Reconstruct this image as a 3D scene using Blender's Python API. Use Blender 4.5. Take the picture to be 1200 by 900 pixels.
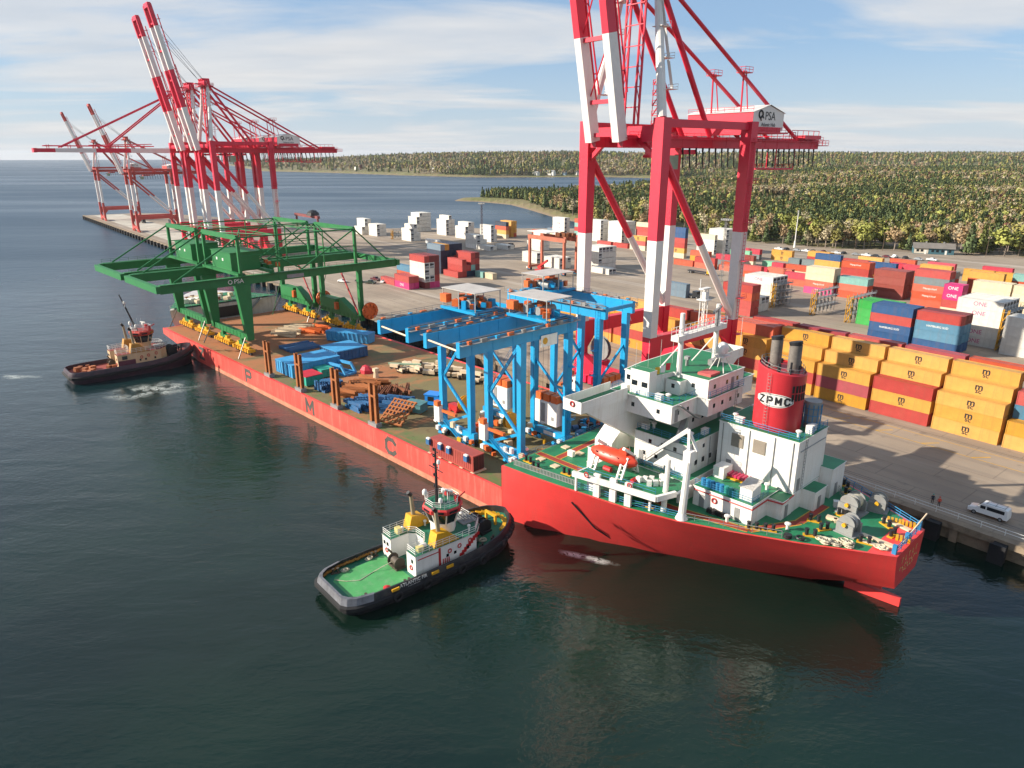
import bpy, bmesh, math, random
import numpy as np
from mathutils import Vector, Matrix
R = math.radians
random.seed(7)
scene = bpy.context.scene
COL = scene.collection
for o in list(bpy.data.objects):
    bpy.data.objects.remove(o)

# ------------------------------------------------------------------ camera
CAM_H = 57.0
cd = bpy.data.cameras.new('camera')
cam = bpy.data.objects.new('camera', cd)
COL.objects.link(cam)
cam.location = (0, 0, CAM_H)
cam.rotation_euler = (R(90 - 17.77), 0, 0)
cd.sensor_width = 36.0
cd.lens = 36.0 * 833 / 1200
cd.clip_start = 0.5
cd.clip_end = 60000
scene.camera = cam

# ------------------------------------------------------------------ light
SUN_FROM_AZ = 267.0      # compass bearing of the sun, from +Y clockwise
SUN_EL = 26.0
sd = bpy.data.lights.new('sun', 'SUN')
sd.energy = 5.0
sd.angle = R(0.5)
sd.color = (1.0, 0.90, 0.76)
sun = bpy.data.objects.new('sun', sd)
COL.objects.link(sun)
az = R(SUN_FROM_AZ)
to_sun = Vector((math.sin(az) * math.cos(R(SUN_EL)), math.cos(az) * math.cos(R(SUN_EL)), math.sin(R(SUN_EL))))
sun.rotation_euler = to_sun.to_track_quat('Z', 'Y').to_euler()
sun.location = (0, 0, 300)

world = bpy.data.worlds.new('World')
scene.world = world
world.use_nodes = True
wt = world.node_tree
for n in list(wt.nodes):
    wt.nodes.remove(n)


def nd(t, kind, **kw):
    n = t.nodes.new(kind)
    for k, v in kw.items():
        setattr(n, k, v)
    return n


def lk(t, a, b):
    t.links.new(a, b)


def ramp(t, src, stops, interp='LINEAR'):
    r = nd(t, 'ShaderNodeValToRGB')
    r.color_ramp.interpolation = interp
    e = r.color_ramp.elements
    while len(e) < len(stops):
        e.new(0.5)
    for el, (p, c) in zip(e, stops):
        el.position = p
        el.color = (c, c, c, 1) if not isinstance(c, tuple) else (*c, 1)
    lk(t, src, r.inputs['Fac'])
    return r.outputs['Color']


def math_(t, op, a, b=None, clamp=False):
    m = nd(t, 'ShaderNodeMath', operation=op, use_clamp=clamp)
    for i, x in enumerate((a, b)):
        if x is None:
            continue
        if isinstance(x, (int, float)):
            m.inputs[i].default_value = x
        else:
            lk(t, x, m.inputs[i])
    return m.outputs[0]


def mixc(t, fac, a, b, blend='MIX'):
    m = nd(t, 'ShaderNodeMix', data_type='RGBA', blend_type=blend)
    for s, x in ((0, fac), (6, a), (7, b)):
        if isinstance(x, (int, float)):
            m.inputs[s].default_value = x
        elif isinstance(x, tuple):
            m.inputs[s].default_value = (*x[:3], 1)
        else:
            lk(t, x, m.inputs[s])
    return m.outputs[2]


sky = nd(wt, 'ShaderNodeTexSky', sky_type='NISHITA', sun_disc=False)
sky.sun_elevation = R(SUN_EL)
sky.sun_rotation = R(SUN_FROM_AZ)
sky.altitude = 50
sky.air_density = 1.0
sky.dust_density = 0.25
sky.ozone_density = 3.5
tc = nd(wt, 'ShaderNodeTexCoord')
sep = nd(wt, 'ShaderNodeSeparateXYZ')
lk(wt, tc.outputs['Generated'], sep.inputs[0])
zc = math_(wt, 'MAXIMUM', sep.outputs[2], 0.0)
zz = math_(wt, 'ADD', zc, 0.07)
comb = nd(wt, 'ShaderNodeCombineXYZ')
lk(wt, math_(wt, 'DIVIDE', sep.outputs[0], zz), comb.inputs[0])
lk(wt, math_(wt, 'DIVIDE', sep.outputs[1], zz), comb.inputs[1])
mp = nd(wt, 'ShaderNodeMapping')
mp.inputs['Rotation'].default_value = (0, 0, R(14))
mp.inputs['Scale'].default_value = (0.33, 0.62, 1.0)
mp.inputs['Location'].default_value = (3.1, 0.6, 0.0)
lk(wt, comb.outputs[0], mp.inputs[0])
n1 = nd(wt, 'ShaderNodeTexNoise')
n1.inputs['Scale'].default_value = 0.85
n1.inputs['Detail'].default_value = 9
n1.inputs['Roughness'].default_value = 0.55
n1.inputs['Distortion'].default_value = 0.5
lk(wt, mp.outputs[0], n1.inputs['Vector'])
n2 = nd(wt, 'ShaderNodeTexNoise')
n2.inputs['Scale'].default_value = 2.6
n2.inputs['Detail'].default_value = 7
lk(wt, mp.outputs[0], n2.inputs['Vector'])
cl = ramp(wt, n1.outputs['Fac'], [(0.45, 0.0), (0.56, 0.8), (0.70, 1.0)])
shade = ramp(wt, n2.outputs['Fac'], [(0.3, (5.3, 5.5, 5.8)), (0.65, (6.7, 6.55, 6.4))])
hz = ramp(wt, zc, [(0.0, 0.85), (0.05, 0.35), (0.13, 0.0)])
blue = mixc(wt, 0.55, sky.outputs[0], (3.0, 4.5, 6.6))
base = mixc(wt, hz, blue, (5.4, 5.8, 6.2))
fin = mixc(wt, math_(wt, 'MULTIPLY', cl, 0.92), base, shade)
bg = nd(wt, 'ShaderNodeBackground')
bg.inputs['Strength'].default_value = 0.072
lk(wt, fin, bg.inputs['Color'])
wo = nd(wt, 'ShaderNodeOutputWorld')
lk(wt, bg.outputs[0], wo.inputs[0])

vs = scene.view_settings
vs.view_transform = 'Standard'
vs.look = 'None'
vs.exposure = 0.82
vs.gamma = 1.0
vs.use_curve_mapping = False
scene.cycles.max_bounces = 6
scene.cycles.diffuse_bounces = 3
scene.cycles.glossy_bounces = 3
scene.cycles.transparent_max_bounces = 4
scene.cycles.caustics_reflective = False
scene.cycles.caustics_refractive = False
# ------------------------------------------------------------------ frames
# ship frame: x runs aft along the ship, y towards its starboard side
# quay frame: x runs along the quay towards the viewer, y inland
def frame(ox, oy, azd):
    a = R(azd)
    return (Vector((ox, oy, 0)), Vector((math.sin(a), math.cos(a), 0)), Vector((-math.cos(a), math.sin(a), 0)), R(90 - azd))


SHIP = frame(-49.20, 155.24, 136.4)
QUAY = frame(68.13, 100.82, 141.4)


def W(F, s, n, z=0.0):
    v = F[0] + F[1] * s + F[2] * n
    return Vector((v.x, v.y, z))


# ------------------------------------------------------------------ materials
def lin(h):
    h = h.lstrip('#')
    o = []
    for i in (0, 2, 4):
        c = int(h[i:i + 2], 16) / 255
        o.append(c / 12.92 if c <= 0.04045 else ((c + 0.055) / 1.055) ** 2.4)
    return tuple(o)


MATS = {}


def M(name, hexc, rough=0.5, var=0.12, scale=0.35, metal=0.0, dirt=0.0, dirtc='#6b4a32', streak=False, seams=None, ribs=None, rnd=0.0, bump=0.0):
    """painted or bare surface: base colour with slow tone drift, optional dirt, optional pressed ribs"""
    if name in MATS:
        return MATS[name]
    m = bpy.data.materials.new(name)
    MATS[name] = m
    m.use_nodes = True
    t = m.node_tree
    b = t.nodes['Principled BSDF']
    b.inputs['Roughness'].default_value = rough
    b.inputs['Metallic'].default_value = metal
    c = lin(hexc)
    tcx = nd(t, 'ShaderNodeTexCoord')
    co = tcx.outputs['Object']
    no = nd(t, 'ShaderNodeTexNoise')
    no.inputs['Scale'].default_value = scale
    no.inputs['Detail'].default_value = 6
    no.inputs['Roughness'].default_value = 0.65
    lk(t, co, no.inputs['Vector'])
    f = ramp(t, no.outputs['Fac'], [(0.3, 0.0), (0.7, 1.0)])
    dark = tuple(x * (1 - var * 1.6) for x in c)
    lite = tuple(min(1, x * (1 + var * 0.6) + 0.01 * var) for x in c)
    out = mixc(t, f, dark, lite)
    if dirt > 0:
        mpn = nd(t, 'ShaderNodeMapping')
        mpn.inputs['Scale'].default_value = (1.4, 1.4, 0.12) if streak else (0.9, 0.9, 0.9)
        lk(t, co, mpn.inputs[0])
        n2_ = nd(t, 'ShaderNodeTexNoise')
        n2_.inputs['Scale'].default_value = 0.9
        n2_.inputs['Detail'].default_value = 8
        n2_.inputs['Roughness'].default_value = 0.7
        lk(t, mpn.outputs[0], n2_.inputs['Vector'])
        d = ramp(t, n2_.outputs['Fac'], [(0.50, 0.0), (0.72, 1.0)])
        out = mixc(t, math_(t, 'MULTIPLY', d, dirt), out, lin(dirtc))
    if seams:
        sx_ = nd(t, 'ShaderNodeSeparateXYZ')
        lk(t, co, sx_.inputs[0])
        cx_ = nd(t, 'ShaderNodeCombineXYZ')
        lk(t, math_(t, 'ADD', sx_.outputs[0], sx_.outputs[1]), cx_.inputs[0])
        lk(t, sx_.outputs[2], cx_.inputs[1])
        br = nd(t, 'ShaderNodeTexBrick')
        br.inputs['Scale'].default_value = 1.0
        br.inputs['Brick Width'].default_value = seams[0]
        br.inputs['Row Height'].default_value = seams[1]
        br.inputs['Mortar Size'].default_value = 0.02
        br.inputs['Color1'].default_value = (0.86, 0.86, 0.86, 1)
        br.inputs['Color2'].default_value = (1.06, 1.06, 1.06, 1)
        br.inputs['Mortar'].default_value = (0.62, 0.6, 0.58, 1)
        lk(t, cx_.outputs[0], br.inputs['Vector'])
        out = mixc(t, seams[2], out, br.outputs['Color'], 'MULTIPLY')
    if rnd > 0:
        oi = nd(t, 'ShaderNodeObjectInfo')
        hs = nd(t, 'ShaderNodeHueSaturation')
        v = math_(t, 'ADD', math_(t, 'MULTIPLY', oi.outputs['Random'], 2 * rnd), 1 - rnd)
        lk(t, v, hs.inputs['Value'])
        s2 = math_(t, 'ADD', math_(t, 'MULTIPLY', oi.outputs['Random'], -rnd), 1.0)
        lk(t, s2, hs.inputs['Saturation'])
        lk(t, out, hs.inputs['Color'])
        out = hs.outputs[0]
    lk(t, out, b.inputs['Base Color'])
    if ribs:
        wv = nd(t, 'ShaderNodeTexWave', wave_type='BANDS', bands_direction='X', wave_profile='SIN')
        wv.inputs['Scale'].default_value = ribs
        lk(t, co, wv.inputs['Vector'])
        bm_ = nd(t, 'ShaderNodeBump')
        bm_.inputs['Strength'].default_value = 0.6
        bm_.inputs['Distance'].default_value = 0.05
        lk(t, wv.outputs['Fac'], bm_.inputs['Height'])
        lk(t, bm_.outputs[0], b.inputs['Normal'])
    elif bump > 0:
        bm_ = nd(t, 'ShaderNodeBump')
        bm_.inputs['Strength'].default_value = bump
        bm_.inputs['Distance'].default_value = 0.08
        lk(t, no.outputs['Fac'], bm_.inputs['Height'])
        lk(t, bm_.outputs[0], b.inputs['Normal'])
    return m


# ------------------------------------------------------------------ mesh builder
class MB:
    def __init__(s):
        s.v, s.f, s.m = [], [], []

    def add(s, vs, fs, mi=0):
        o = len(s.v)
        s.v += [tuple(v) for v in vs]
        s.f += [tuple(i + o for i in f) for f in fs]
        s.m += [mi] * len(fs)
        return s

    def box(s, x0, x1, y0, y1, z0, z1, mi=0):
        return s.add([(x0, y0, z0), (x1, y0, z0), (x1, y1, z0), (x0, y1, z0), (x0, y0, z1), (x1, y0, z1), (x1, y1, z1), (x0, y1, z1)],
                     [(0, 3, 2, 1), (4, 5, 6, 7), (0, 1, 5, 4), (1, 2, 6, 5), (2, 3, 7, 6), (3, 0, 4, 7)], mi)

    def cbox(s, c, sx, sy, sz, rz=0.0, mi=0):
        ca, sa = math.cos(rz), math.sin(rz)
        vs = []
        for z in (-sz / 2, sz / 2):
            for x, y in ((-1, -1), (1, -1), (1, 1), (-1, 1)):
                x, y = x * sx / 2, y * sy / 2
                vs.append((c[0] + x * ca - y * sa, c[1] + x * sa + y * ca, c[2] + z))
        return s.add(vs, [(0, 3, 2, 1), (4, 5, 6, 7), (0, 1, 5, 4), (1, 2, 6, 5), (2, 3, 7, 6), (3, 0, 4, 7)], mi)

    def beam(s, a, b, w, h=None, w2=None, h2=None, mi=0, up=(0, 0, 1)):
        a, b = Vector(a), Vector(b)
        h = w if h is None else h
        w2 = w if w2 is None else w2
        h2 = h if h2 is None else h2
        d = (b - a).normalized()
        u = Vector(up)
        if abs(d.dot(u)) > 0.98:
            u = Vector((0, 1, 0))
        x = d.cross(u).normalized()
        y = x.cross(d).normalized()
        vs = []
        for p, ww, hh in ((a, w, h), (b, w2, h2)):
            for i, j in ((-1, -1), (1, -1), (1, 1), (-1, 1)):
                vs.append(p + x * (i * ww / 2) + y * (j * hh / 2))
        return s.add(vs, [(0, 1, 2, 3), (7, 6, 5, 4), (0, 4, 5, 1), (1, 5, 6, 2), (2, 6, 7, 3), (3, 7, 4, 0)], mi)

    def tube(s, a, b, r, r2=None, n=7, mi=0, caps=True):
        a, b = Vector(a), Vector(b)
        r2 = r if r2 is None else r2
        d = (b - a).normalized()
        u = Vector((0, 0, 1)) if abs(d.z) < 0.95 else Vector((0, 1, 0))
        x = d.cross(u).normalized()
        y = x.cross(d)
        vs = []
        for p, rr in ((a, r), (b, r2)):
            for i in range(n):
                t_ = 2 * math.pi * i / n
                vs.append(p + x * (rr * math.cos(t_)) + y * (rr * math.sin(t_)))
        fs = [(i, i + n, (i + 1) % n + n, (i + 1) % n) for i in range(n)]
        if caps:
            fs += [tuple(range(n)), tuple(range(2 * n - 1, n - 1, -1))]
        return s.add(vs, fs, mi)

    def path(s, pts, r, n=5, mi=0):
        for a, b in zip(pts[:-1], pts[1:]):
            s.tube(a, b, r, n=n, mi=mi)
        return s

    def prism(s, pts, z0, z1, mi=0, top=True, bottom=True):
        n = len(pts)
        vs = [(p[0], p[1], z0) for p in pts] + [(p[0], p[1], z1) for p in pts]
        fs = [(i, (i + 1) % n, (i + 1) % n + n, i + n) for i in range(n)]
        if top:
            fs.append(tuple(range(n, 2 * n)))
        if bottom:
            fs.append(tuple(range(n - 1, -1, -1)))
        return s.add(vs, fs, mi)

    def quad(s, a, b, c, d, mi=0):
        return s.add([a, b, c, d], [(0, 1, 2, 3)], mi)

    def lathe(s, prof, c=(0, 0, 0), n=12, mi=0, axis='z', sx=1.0, sy=1.0):
        vs = []
        for r_, h in prof:
            for i in range(n):
                t_ = 2 * math.pi * i / n
                p = (r_ * math.cos(t_) * sx, r_ * math.sin(t_) * sy, h)
                if axis == 'y':
                    p = (p[0], p[2], p[1])
                elif axis == 'x':
                    p = (p[2], p[0], p[1])
                vs.append((c[0] + p[0], c[1] + p[1], c[2] + p[2]))
        fs = []
        for k in range(len(prof) - 1):
            for i in range(n):
                j = (i + 1) % n
                fs.append((k * n + i, k * n + j, k * n + n + j, k * n + n + i))
        fs.append(tuple(range(n - 1, -1, -1)))
        fs.append(tuple(range((len(prof) - 1) * n, len(prof) * n)))
        return s.add(vs, fs, mi)

    def torus(s, c, R_, r_, axis='z', n=14, k=6, mi=0, a0=0.0, a1=2 * math.pi):
        vs, fs = [], []
        full = abs(a1 - a0 - 2 * math.pi) < 1e-6
        cnt = n if full else n + 1
        for i in range(cnt):
            t_ = a0 + (a1 - a0) * i / n
            for j in range(k):
                p_ = 2 * math.pi * j / k
                rr = R_ + r_ * math.cos(p_)
                q = (rr * math.cos(t_), rr * math.sin(t_), r_ * math.sin(p_))
                if axis == 'y':
                    q = (q[0], q[2], q[1])
                elif axis == 'x':
                    q = (q[2], q[0], q[1])
                vs.append((c[0] + q[0], c[1] + q[1], c[2] + q[2]))
        for i in range(n):
            i2 = (i + 1) % cnt if full else i + 1
            for j in range(k):
                j2 = (j + 1) % k
                fs.append((i * k + j, i2 * k + j, i2 * k + j2, i * k + j2))
        return s.add(vs, fs, mi)

    def loft(s, rings, mi=0, close=True, caps=True):
        n = len(rings[0])
        o = [p for r_ in rings for p in r_]
        fs = []
        for k in range(len(rings) - 1):
            for i in range(n if close else n - 1):
                j = (i + 1) % n
                fs.append((k * n + i, k * n + j, k * n + n + j, k * n + n + i))
        if caps:
            fs.append(tuple(range(n - 1, -1, -1)))
            fs.append(tuple(range((len(rings) - 1) * n, len(rings) * n)))
        return s.add(o, fs, mi)

    def rail(s, pts, h=1.0, r=0.035, step=1.8, bars=2, n=4, mi=0):
        """handrail along a line of points on a deck"""
        for a, b in zip(pts[:-1], pts[1:]):
            a, b = Vector(a), Vector(b)
            L = (b - a).length
            k = max(1, int(L / step))
            for i in range(k + 1):
                p = a.lerp(b, i / k)
                s.tube(p, p + Vector((0, 0, h)), r, n=n, mi=mi, caps=False)
            for j in range(bars):
                z = Vector((0, 0, h * (j + 1) / bars))
                s.tube(a + z, b + z, r, n=n, mi=mi, caps=False)
        return s

    def ladder(s, a, b, w=0.5, r=0.03, step=0.5, side=(1, 0, 0), mi=0):
        a, b, sd_ = Vector(a), Vector(b), Vector(side).normalized() * (w / 2)
        s.tube(a - sd_, b - sd_, r, n=4, mi=mi)
        s.tube(a + sd_, b + sd_, r, n=4, mi=mi)
        k = max(2, int((b - a).length / step))
        for i in range(1, k):
            p = a.lerp(b, i / k)
            s.tube(p - sd_, p + sd_, r, n=4, mi=mi, caps=False)
        return s

    def mesh(s, name, mats, smooth=False):
        me = bpy.data.meshes.new(name)
        me.from_pydata(s.v, [], s.f)
        for m in (mats if isinstance(mats, (list, tuple)) else [mats]):
            me.materials.append(m)
        if any(s.m):
            me.polygons.foreach_set('material_index', s.m)
        if smooth:
            me.polygons.foreach_set('use_smooth', [True] * len(me.polygons))
            if smooth == 'auto':
                me.set_sharp_from_angle(angle=R(35))
        me.update()
        return me


def put(name, me, parent=None, loc=None, rz=None):
    o = bpy.data.objects.new(name, me)
    COL.objects.link(o)
    if parent is not None:
        o.parent = parent
    if loc is not None:
        o.location = loc
    if rz is not None:
        o.rotation_euler = (0, 0, rz)
    return o


def P(name, mb, mats, parent, smooth=False, label=None):
    """a part: one mesh under its thing"""
    o = put(name, mb.mesh(name, mats, smooth), parent)
    if label:
        o['label'] = label
    return o


def tag(o, label, cat, group=None):
    o['label'] = label
    o['category'] = cat
    if group:
        o['group'] = group
    return o


def thing(name, label, cat, loc=(0, 0, 0), rz=0.0, group=None):
    o = put(name, None, None, loc, rz)
    o.empty_display_size = 0.5
    return tag(o, label, cat, group)


def solid(name, mb, mats, label, cat, loc=(0, 0, 0), rz=0.0, group=None, smooth=False):
    """a thing that is one mesh"""
    return tag(put(name, mb.mesh(name, mats, smooth), None, loc, rz), label, cat, group)


def struct(name, mb, mats, loc=(0, 0, 0), rz=0.0, smooth=False, kind='structure'):
    o = put(name, mb.mesh(name, mats, smooth), None, loc, rz)
    o['kind'] = kind
    return o


def copy_tree(o, parent=None):
    c = o.copy()
    COL.objects.link(c)
    if parent is not None:
        c.parent = parent
    for ch in [x for x in bpy.data.objects if x.parent == o and x != c]:
        copy_tree(ch, c)
    return c


TEXTS = {}


def text_mesh(txt, size, mat, depth=0.02, bold=0.0):
    """flat lettering as a mesh, centred, in the xz plane facing -y"""
    key = (txt, size, mat.name, bold)
    if key in TEXTS:
        return TEXTS[key]
    cu = bpy.data.curves.new('lettering', 'FONT')
    cu.body = txt
    cu.size = size
    cu.extrude = depth / 2
    cu.offset = bold * size
    cu.align_x = 'CENTER'
    cu.align_y = 'CENTER'
    cu.resolution_u = 3
    ob = bpy.data.objects.new('lettering', cu)
    COL.objects.link(ob)
    dg = bpy.context.evaluated_depsgraph_get()
    me = bpy.data.meshes.new_from_object(ob.evaluated_get(dg))
    bpy.data.objects.remove(ob)
    me.transform(Matrix.Rotation(R(90), 4, 'X'))
    me.materials.clear()
    me.materials.append(mat)
    TEXTS[key] = me
    return me


def lettering(txt, size, mat, parent, loc, rz=0.0, bold=0.0, name='lettering', tilt=None, sx=1.0):
    me = text_mesh(txt, size, mat, 0.02, bold)
    o = put(name, me, parent, loc, rz)
    if tilt is not None:
        o.rotation_euler = tilt
    o.scale = (sx, 1, 1)
    return o
# ------------------------------------------------------------------ water
def water_mat():
    m = bpy.data.materials.new('harbour_water')
    m.use_nodes = True
    t = m.node_tree
    b = t.nodes['Principled BSDF']
    b.inputs['IOR'].default_value = 1.42
    g = nd(t, 'ShaderNodeNewGeometry')
    pos = g.outputs['Position']

    def noise(scale, sx=1.0, sy=1.0, rot=0, det=3, dist=0.0, rough=0.5):
        mp_ = nd(t, 'ShaderNodeMapping')
        mp_.inputs['Rotation'].default_value = (0, 0, R(rot))
        mp_.inputs['Scale'].default_value = (sx, sy, 1)
        lk(t, pos, mp_.inputs[0])
        n_ = nd(t, 'ShaderNodeTexNoise')
        n_.inputs['Scale'].default_value = scale
        n_.inputs['Detail'].default_value = det
        n_.inputs['Distortion'].default_value = dist
        n_.inputs['Roughness'].default_value = rough
        lk(t, mp_.outputs[0], n_.inputs['Vector'])
        return n_.outputs['Fac']

    # ripples: short chop, medium wavelets and slow swell
    a = noise(0.55, 0.55, 1.0, 25, 4, 0.6)
    c = noise(0.16, 0.5, 1.0, 15, 3, 0.4)
    d = noise(0.030, 0.5, 1.0, 10, 2)
    # calm and ruffled areas
    calm = ramp(t, noise(0.010, 0.6, 1.0, 20, 3), [(0.35, 0.35), (0.65, 1.0)])
    h = math_(t, 'ADD', math_(t, 'MULTIPLY', math_(t, 'MULTIPLY', a, 0.20), calm), math_(t, 'MULTIPLY', c, 0.75))
    h = math_(t, 'ADD', h, math_(t, 'MULTIPLY', d, 0.9))
    h = math_(t, 'ADD', h, math_(t, 'MULTIPLY', noise(1.5, 0.7, 1.0, 30, 3, 0.8), 0.16))
    mo = nd(t, 'ShaderNodeVectorMath', operation='DISTANCE')
    lk(t, pos, mo.inputs[0])
    mo.inputs[1].default_value = (20, 60, 0)
    opn = ramp(t, math_(t, 'DIVIDE', mo.outputs['Value'], 900.0), [(0.10, 0.0), (0.45, 0.8), (1.0, 1.0)])
    h = math_(t, 'MULTIPLY', h, math_(t, 'ADD', math_(t, 'MULTIPLY', opn, 0.6), 0.45))
    bp = nd(t, 'ShaderNodeBump')
    bp.inputs['Strength'].default_value = 0.85
    bp.inputs['Distance'].default_value = 0.8
    lk(t, h, bp.inputs['Height'])
    lk(t, bp.outputs[0], b.inputs['Normal'])
    # open water outside the berth is ruffled by the wind
    ruf = ramp(t, noise(0.006, 0.25, 1.0, 12, 4), [(0.38, 0.55), (0.6, 1.0)])
    # foam churned up by the tugs: patches with a shape of their own
    foam = None
    for (fx, fy, rx, ry, rz) in [(-92, 173, 13, 7.5, 30), (-142, 184, 16, 2.6, 0), (-170, 174, 16, 1.6, 10),
                                 (11, 93, 6, 1.0, -25)]:
        mp_ = nd(t, 'ShaderNodeMapping', vector_type='TEXTURE')
        mp_.inputs['Location'].default_value = (fx, fy, 0)
        mp_.inputs['Rotation'].default_value = (0, 0, R(rz))
        mp_.inputs['Scale'].default_value = (rx, ry, 1)
        lk(t, pos, mp_.inputs[0])
        ln = nd(t, 'ShaderNodeVectorMath', operation='LENGTH')
        lk(t, mp_.outputs[0], ln.inputs[0])
        v = ramp(t, ln.outputs['Value'], [(0.0, 1.0), (0.45, 0.75), (1.0, 0.0)])
        foam = v if foam is None else math_(t, 'MAXIMUM', foam, v)
    fn = noise(0.55, 1, 1, 0, 7, 2.2, 0.65)
    vein = math_(t, 'ABSOLUTE', math_(t, 'SUBTRACT', fn, 0.5))
    vein = ramp(t, vein, [(0.0, 1.0), (0.05, 0.7), (0.12, 0.0)])
    fm = math_(t, 'MULTIPLY', math_(t, 'MULTIPLY', vein, foam), ramp(t, noise(0.22, 1, 1, 0, 3), [(0.42, 0.0), (0.6, 1.0)]), True)
    # rare flecks elsewhere
    col = mixc(t, ramp(t, noise(0.02, 1, 1, 0, 4), [(0.35, 0.0), (0.65, 1.0)]), lin('#0c1c17'), lin('#13291f'))
    col = mixc(t, opn, col, lin('#14384e'))
    col = mixc(t, fm, col, (0.62, 0.66, 0.62))
    lk(t, col, b.inputs['Base Color'])
    ro = math_(t, 'ADD', math_(t, 'MULTIPLY', math_(t, 'MULTIPLY', opn, ruf), 0.36), 0.07)
    lk(t, math_(t, 'ADD', math_(t, 'MULTIPLY', fm, 0.5), ro), b.inputs['Roughness'])
    return m


WATER = water_mat()
mb = MB()
N_ = 96
mb.add([(14000 * math.cos(2 * math.pi * i / N_), 14000 * math.sin(2 * math.pi * i / N_), 0) for i in range(N_)], [tuple(range(N_))])
struct('harbour_water', mb, WATER)

# ------------------------------------------------------------------ container yard ground
def asphalt_mat():
    m = bpy.data.materials.new('yard_asphalt')
    m.use_nodes = True
    t = m.node_tree
    b = t.nodes['Principled BSDF']
    b.inputs['Roughness'].default_value = 0.9
    co = nd(t, 'ShaderNodeTexCoord').outputs['Object']

    def noise(scale, sx=1.0, sy=1.0, det=5):
        mp_ = nd(t, 'ShaderNodeMapping')
        mp_.inputs['Scale'].default_value = (sx, sy, 1)
        lk(t, co, mp_.inputs[0])
        n_ = nd(t, 'ShaderNodeTexNoise')
        n_.inputs['Scale'].default_value = scale
        n_.inputs['Detail'].default_value = det
        n_.inputs['Roughness'].default_value = 0.6
        lk(t, mp_.outputs[0], n_.inputs['Vector'])
        return n_.outputs['Fac']
    c = mixc(t, ramp(t, noise(0.03), [(0.35, 0.0), (0.65, 1.0)]), lin('#867868'), lin('#a0917f'))
    # lanes worn along the quay
    c = mixc(t, ramp(t, noise(0.5, 0.02, 0.35, 4), [(0.48, 0.0), (0.66, 0.75)]), c, lin('#7b6f64'))
    c = mixc(t, ramp(t, noise(0.5, 0.015, 0.2, 3), [(0.56, 0.0), (0.70, 0.6)]), c, lin('#b9ad9f'))
    # oil and tyre stains
    c = mixc(t, ramp(t, noise(0.25, 1, 1, 8), [(0.60, 0.0), (0.75, 0.7)]), c, lin('#5d544c'))
    # slab joints
    br = nd(t, 'ShaderNodeTexBrick')
    br.inputs['Scale'].default_value = 0.1
    br.inputs['Mortar Size'].default_value = 0.012
    br.inputs['Brick Width'].default_value = 1.4
    br.inputs['Row Height'].default_value = 0.7
    lk(t, co, br.inputs['Vector'])
    c = mixc(t, math_(t, 'MULTIPLY', br.outputs['Fac'], 0.35), c, lin('#5a5048'))
    lk(t, c, b.inputs['Base Color'])
    return m


ASPH = asphalt_mat()
CONC = M('quay_concrete', '#8a7a66', 0.9, 0.25, 0.25, dirt=0.7, dirtc='#4a3c30')
CONC_PALE = M('pale_concrete', '#b9b2a4', 0.9, 0.2, 0.1, dirt=0.3, dirtc='#7d7468')
QZ = 3.0
YARD = [(260, -0.5), (260, 480), (-150, 480), (-250, 400), (-330, 330), (-385, 268), (-430, 214), (-480, 150), (-600, 112), (-746, 66), (-765, 40), (-765, -0.5)]
mb = MB()
mb.prism(YARD, -4, 0)
struct('yard_ground', mb, ASPH, W(QUAY, 0, 0, QZ), QUAY[3])
mb = MB()
mb.box(-760, -420, 6, 31, 0.004, 0.010)
struct('pier_apron', mb, CONC_PALE, W(QUAY, 0, 0, QZ), QUAY[3])

# quay edge: cap beam, face and fenders
RUB = M('black_rubber', '#17171a', 0.8, 0.3)
qw = thing('quay_wall', 'weathered concrete quay wall with dark fenders along the berth behind the ships', 'quay wall', W(QUAY, 0, 0, 0), QUAY[3])
mb = MB()
mb.box(-765, 260, -2.2, -0.5, 2.2, 3.25)
P('cap_beam', mb, CONC, qw)
mb = MB()
mb.box(-765, 260, -1.2, -0.52, -4, 2.2)
for s_ in range(-760, 258, 6):
    mb.box(s_, s_ + 1.1, -1.9, -1.2, -4, 2.2)
P('wall_face', mb, CONC, qw)
fm_ = MB()
fm_.box(-0.9, 0.9, -1.5, -0.02, -1.7, 1.6).box(-1.05, 1.05, -1.7, -1.5, -1.9, 1.8)
fme = fm_.mesh('fender', RUB)
for s_ in range(-756, 250, 9):
    if -150 < s_ < -20:
        continue
    put('fender', fme, qw, (s_, -2.2, 1.2))
STEEL = M('bare_steel', '#77716c', 0.45, 0.2, 1.0, metal=0.6)
WHITE = M('white_paint', '#e4e2dc', 0.45, 0.05, 0.3, dirt=0.25, dirtc='#8a7f70', streak=True)
YELP = M('yellow_marking', '#c99a35', 0.8, 0.2, 0.5, dirt=0.5, dirtc='#8a7c6c')
mb = MB()
for n_ in (4.0, 34.5):
    for d_ in (-0.35, 0.35):
        mb.box(-760, 255, n_ + d_ - 0.07, n_ + d_ + 0.07, 0.004, 0.03)
struct('crane_rails', mb, STEEL, W(QUAY, 0, 0, QZ), QUAY[3])
mb = MB()
for n_ in (28.2, 33.0):
    mb.box(-150, 200, n_ - 0.1, n_ + 0.1, 0.004, 0.008)
for k in range(-150, 200, 9):
    a_, b_ = Vector((k, 28.2, 0.013)), Vector((k + 2.2, 31.2, 0.013))
    dx = Vector((0.14, -0.1, 0))
    mb.quad(a_ - dx, a_ + dx, b_ + dx, b_ - dx)
struct('painted_lane_lines', mb, YELP, W(QUAY, 0, 0, QZ), QUAY[3])
mb = MB()
mb.rail([(-75, 0.2, 0), (150, 0.2, 0)], 1.0, 0.045, 3.2, 2)
solid('guard_rail', mb, WHITE, 'low white pipe railing running along the quay edge beside the stern', 'railing', W(QUAY, 0, 0, QZ), QUAY[3])

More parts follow.
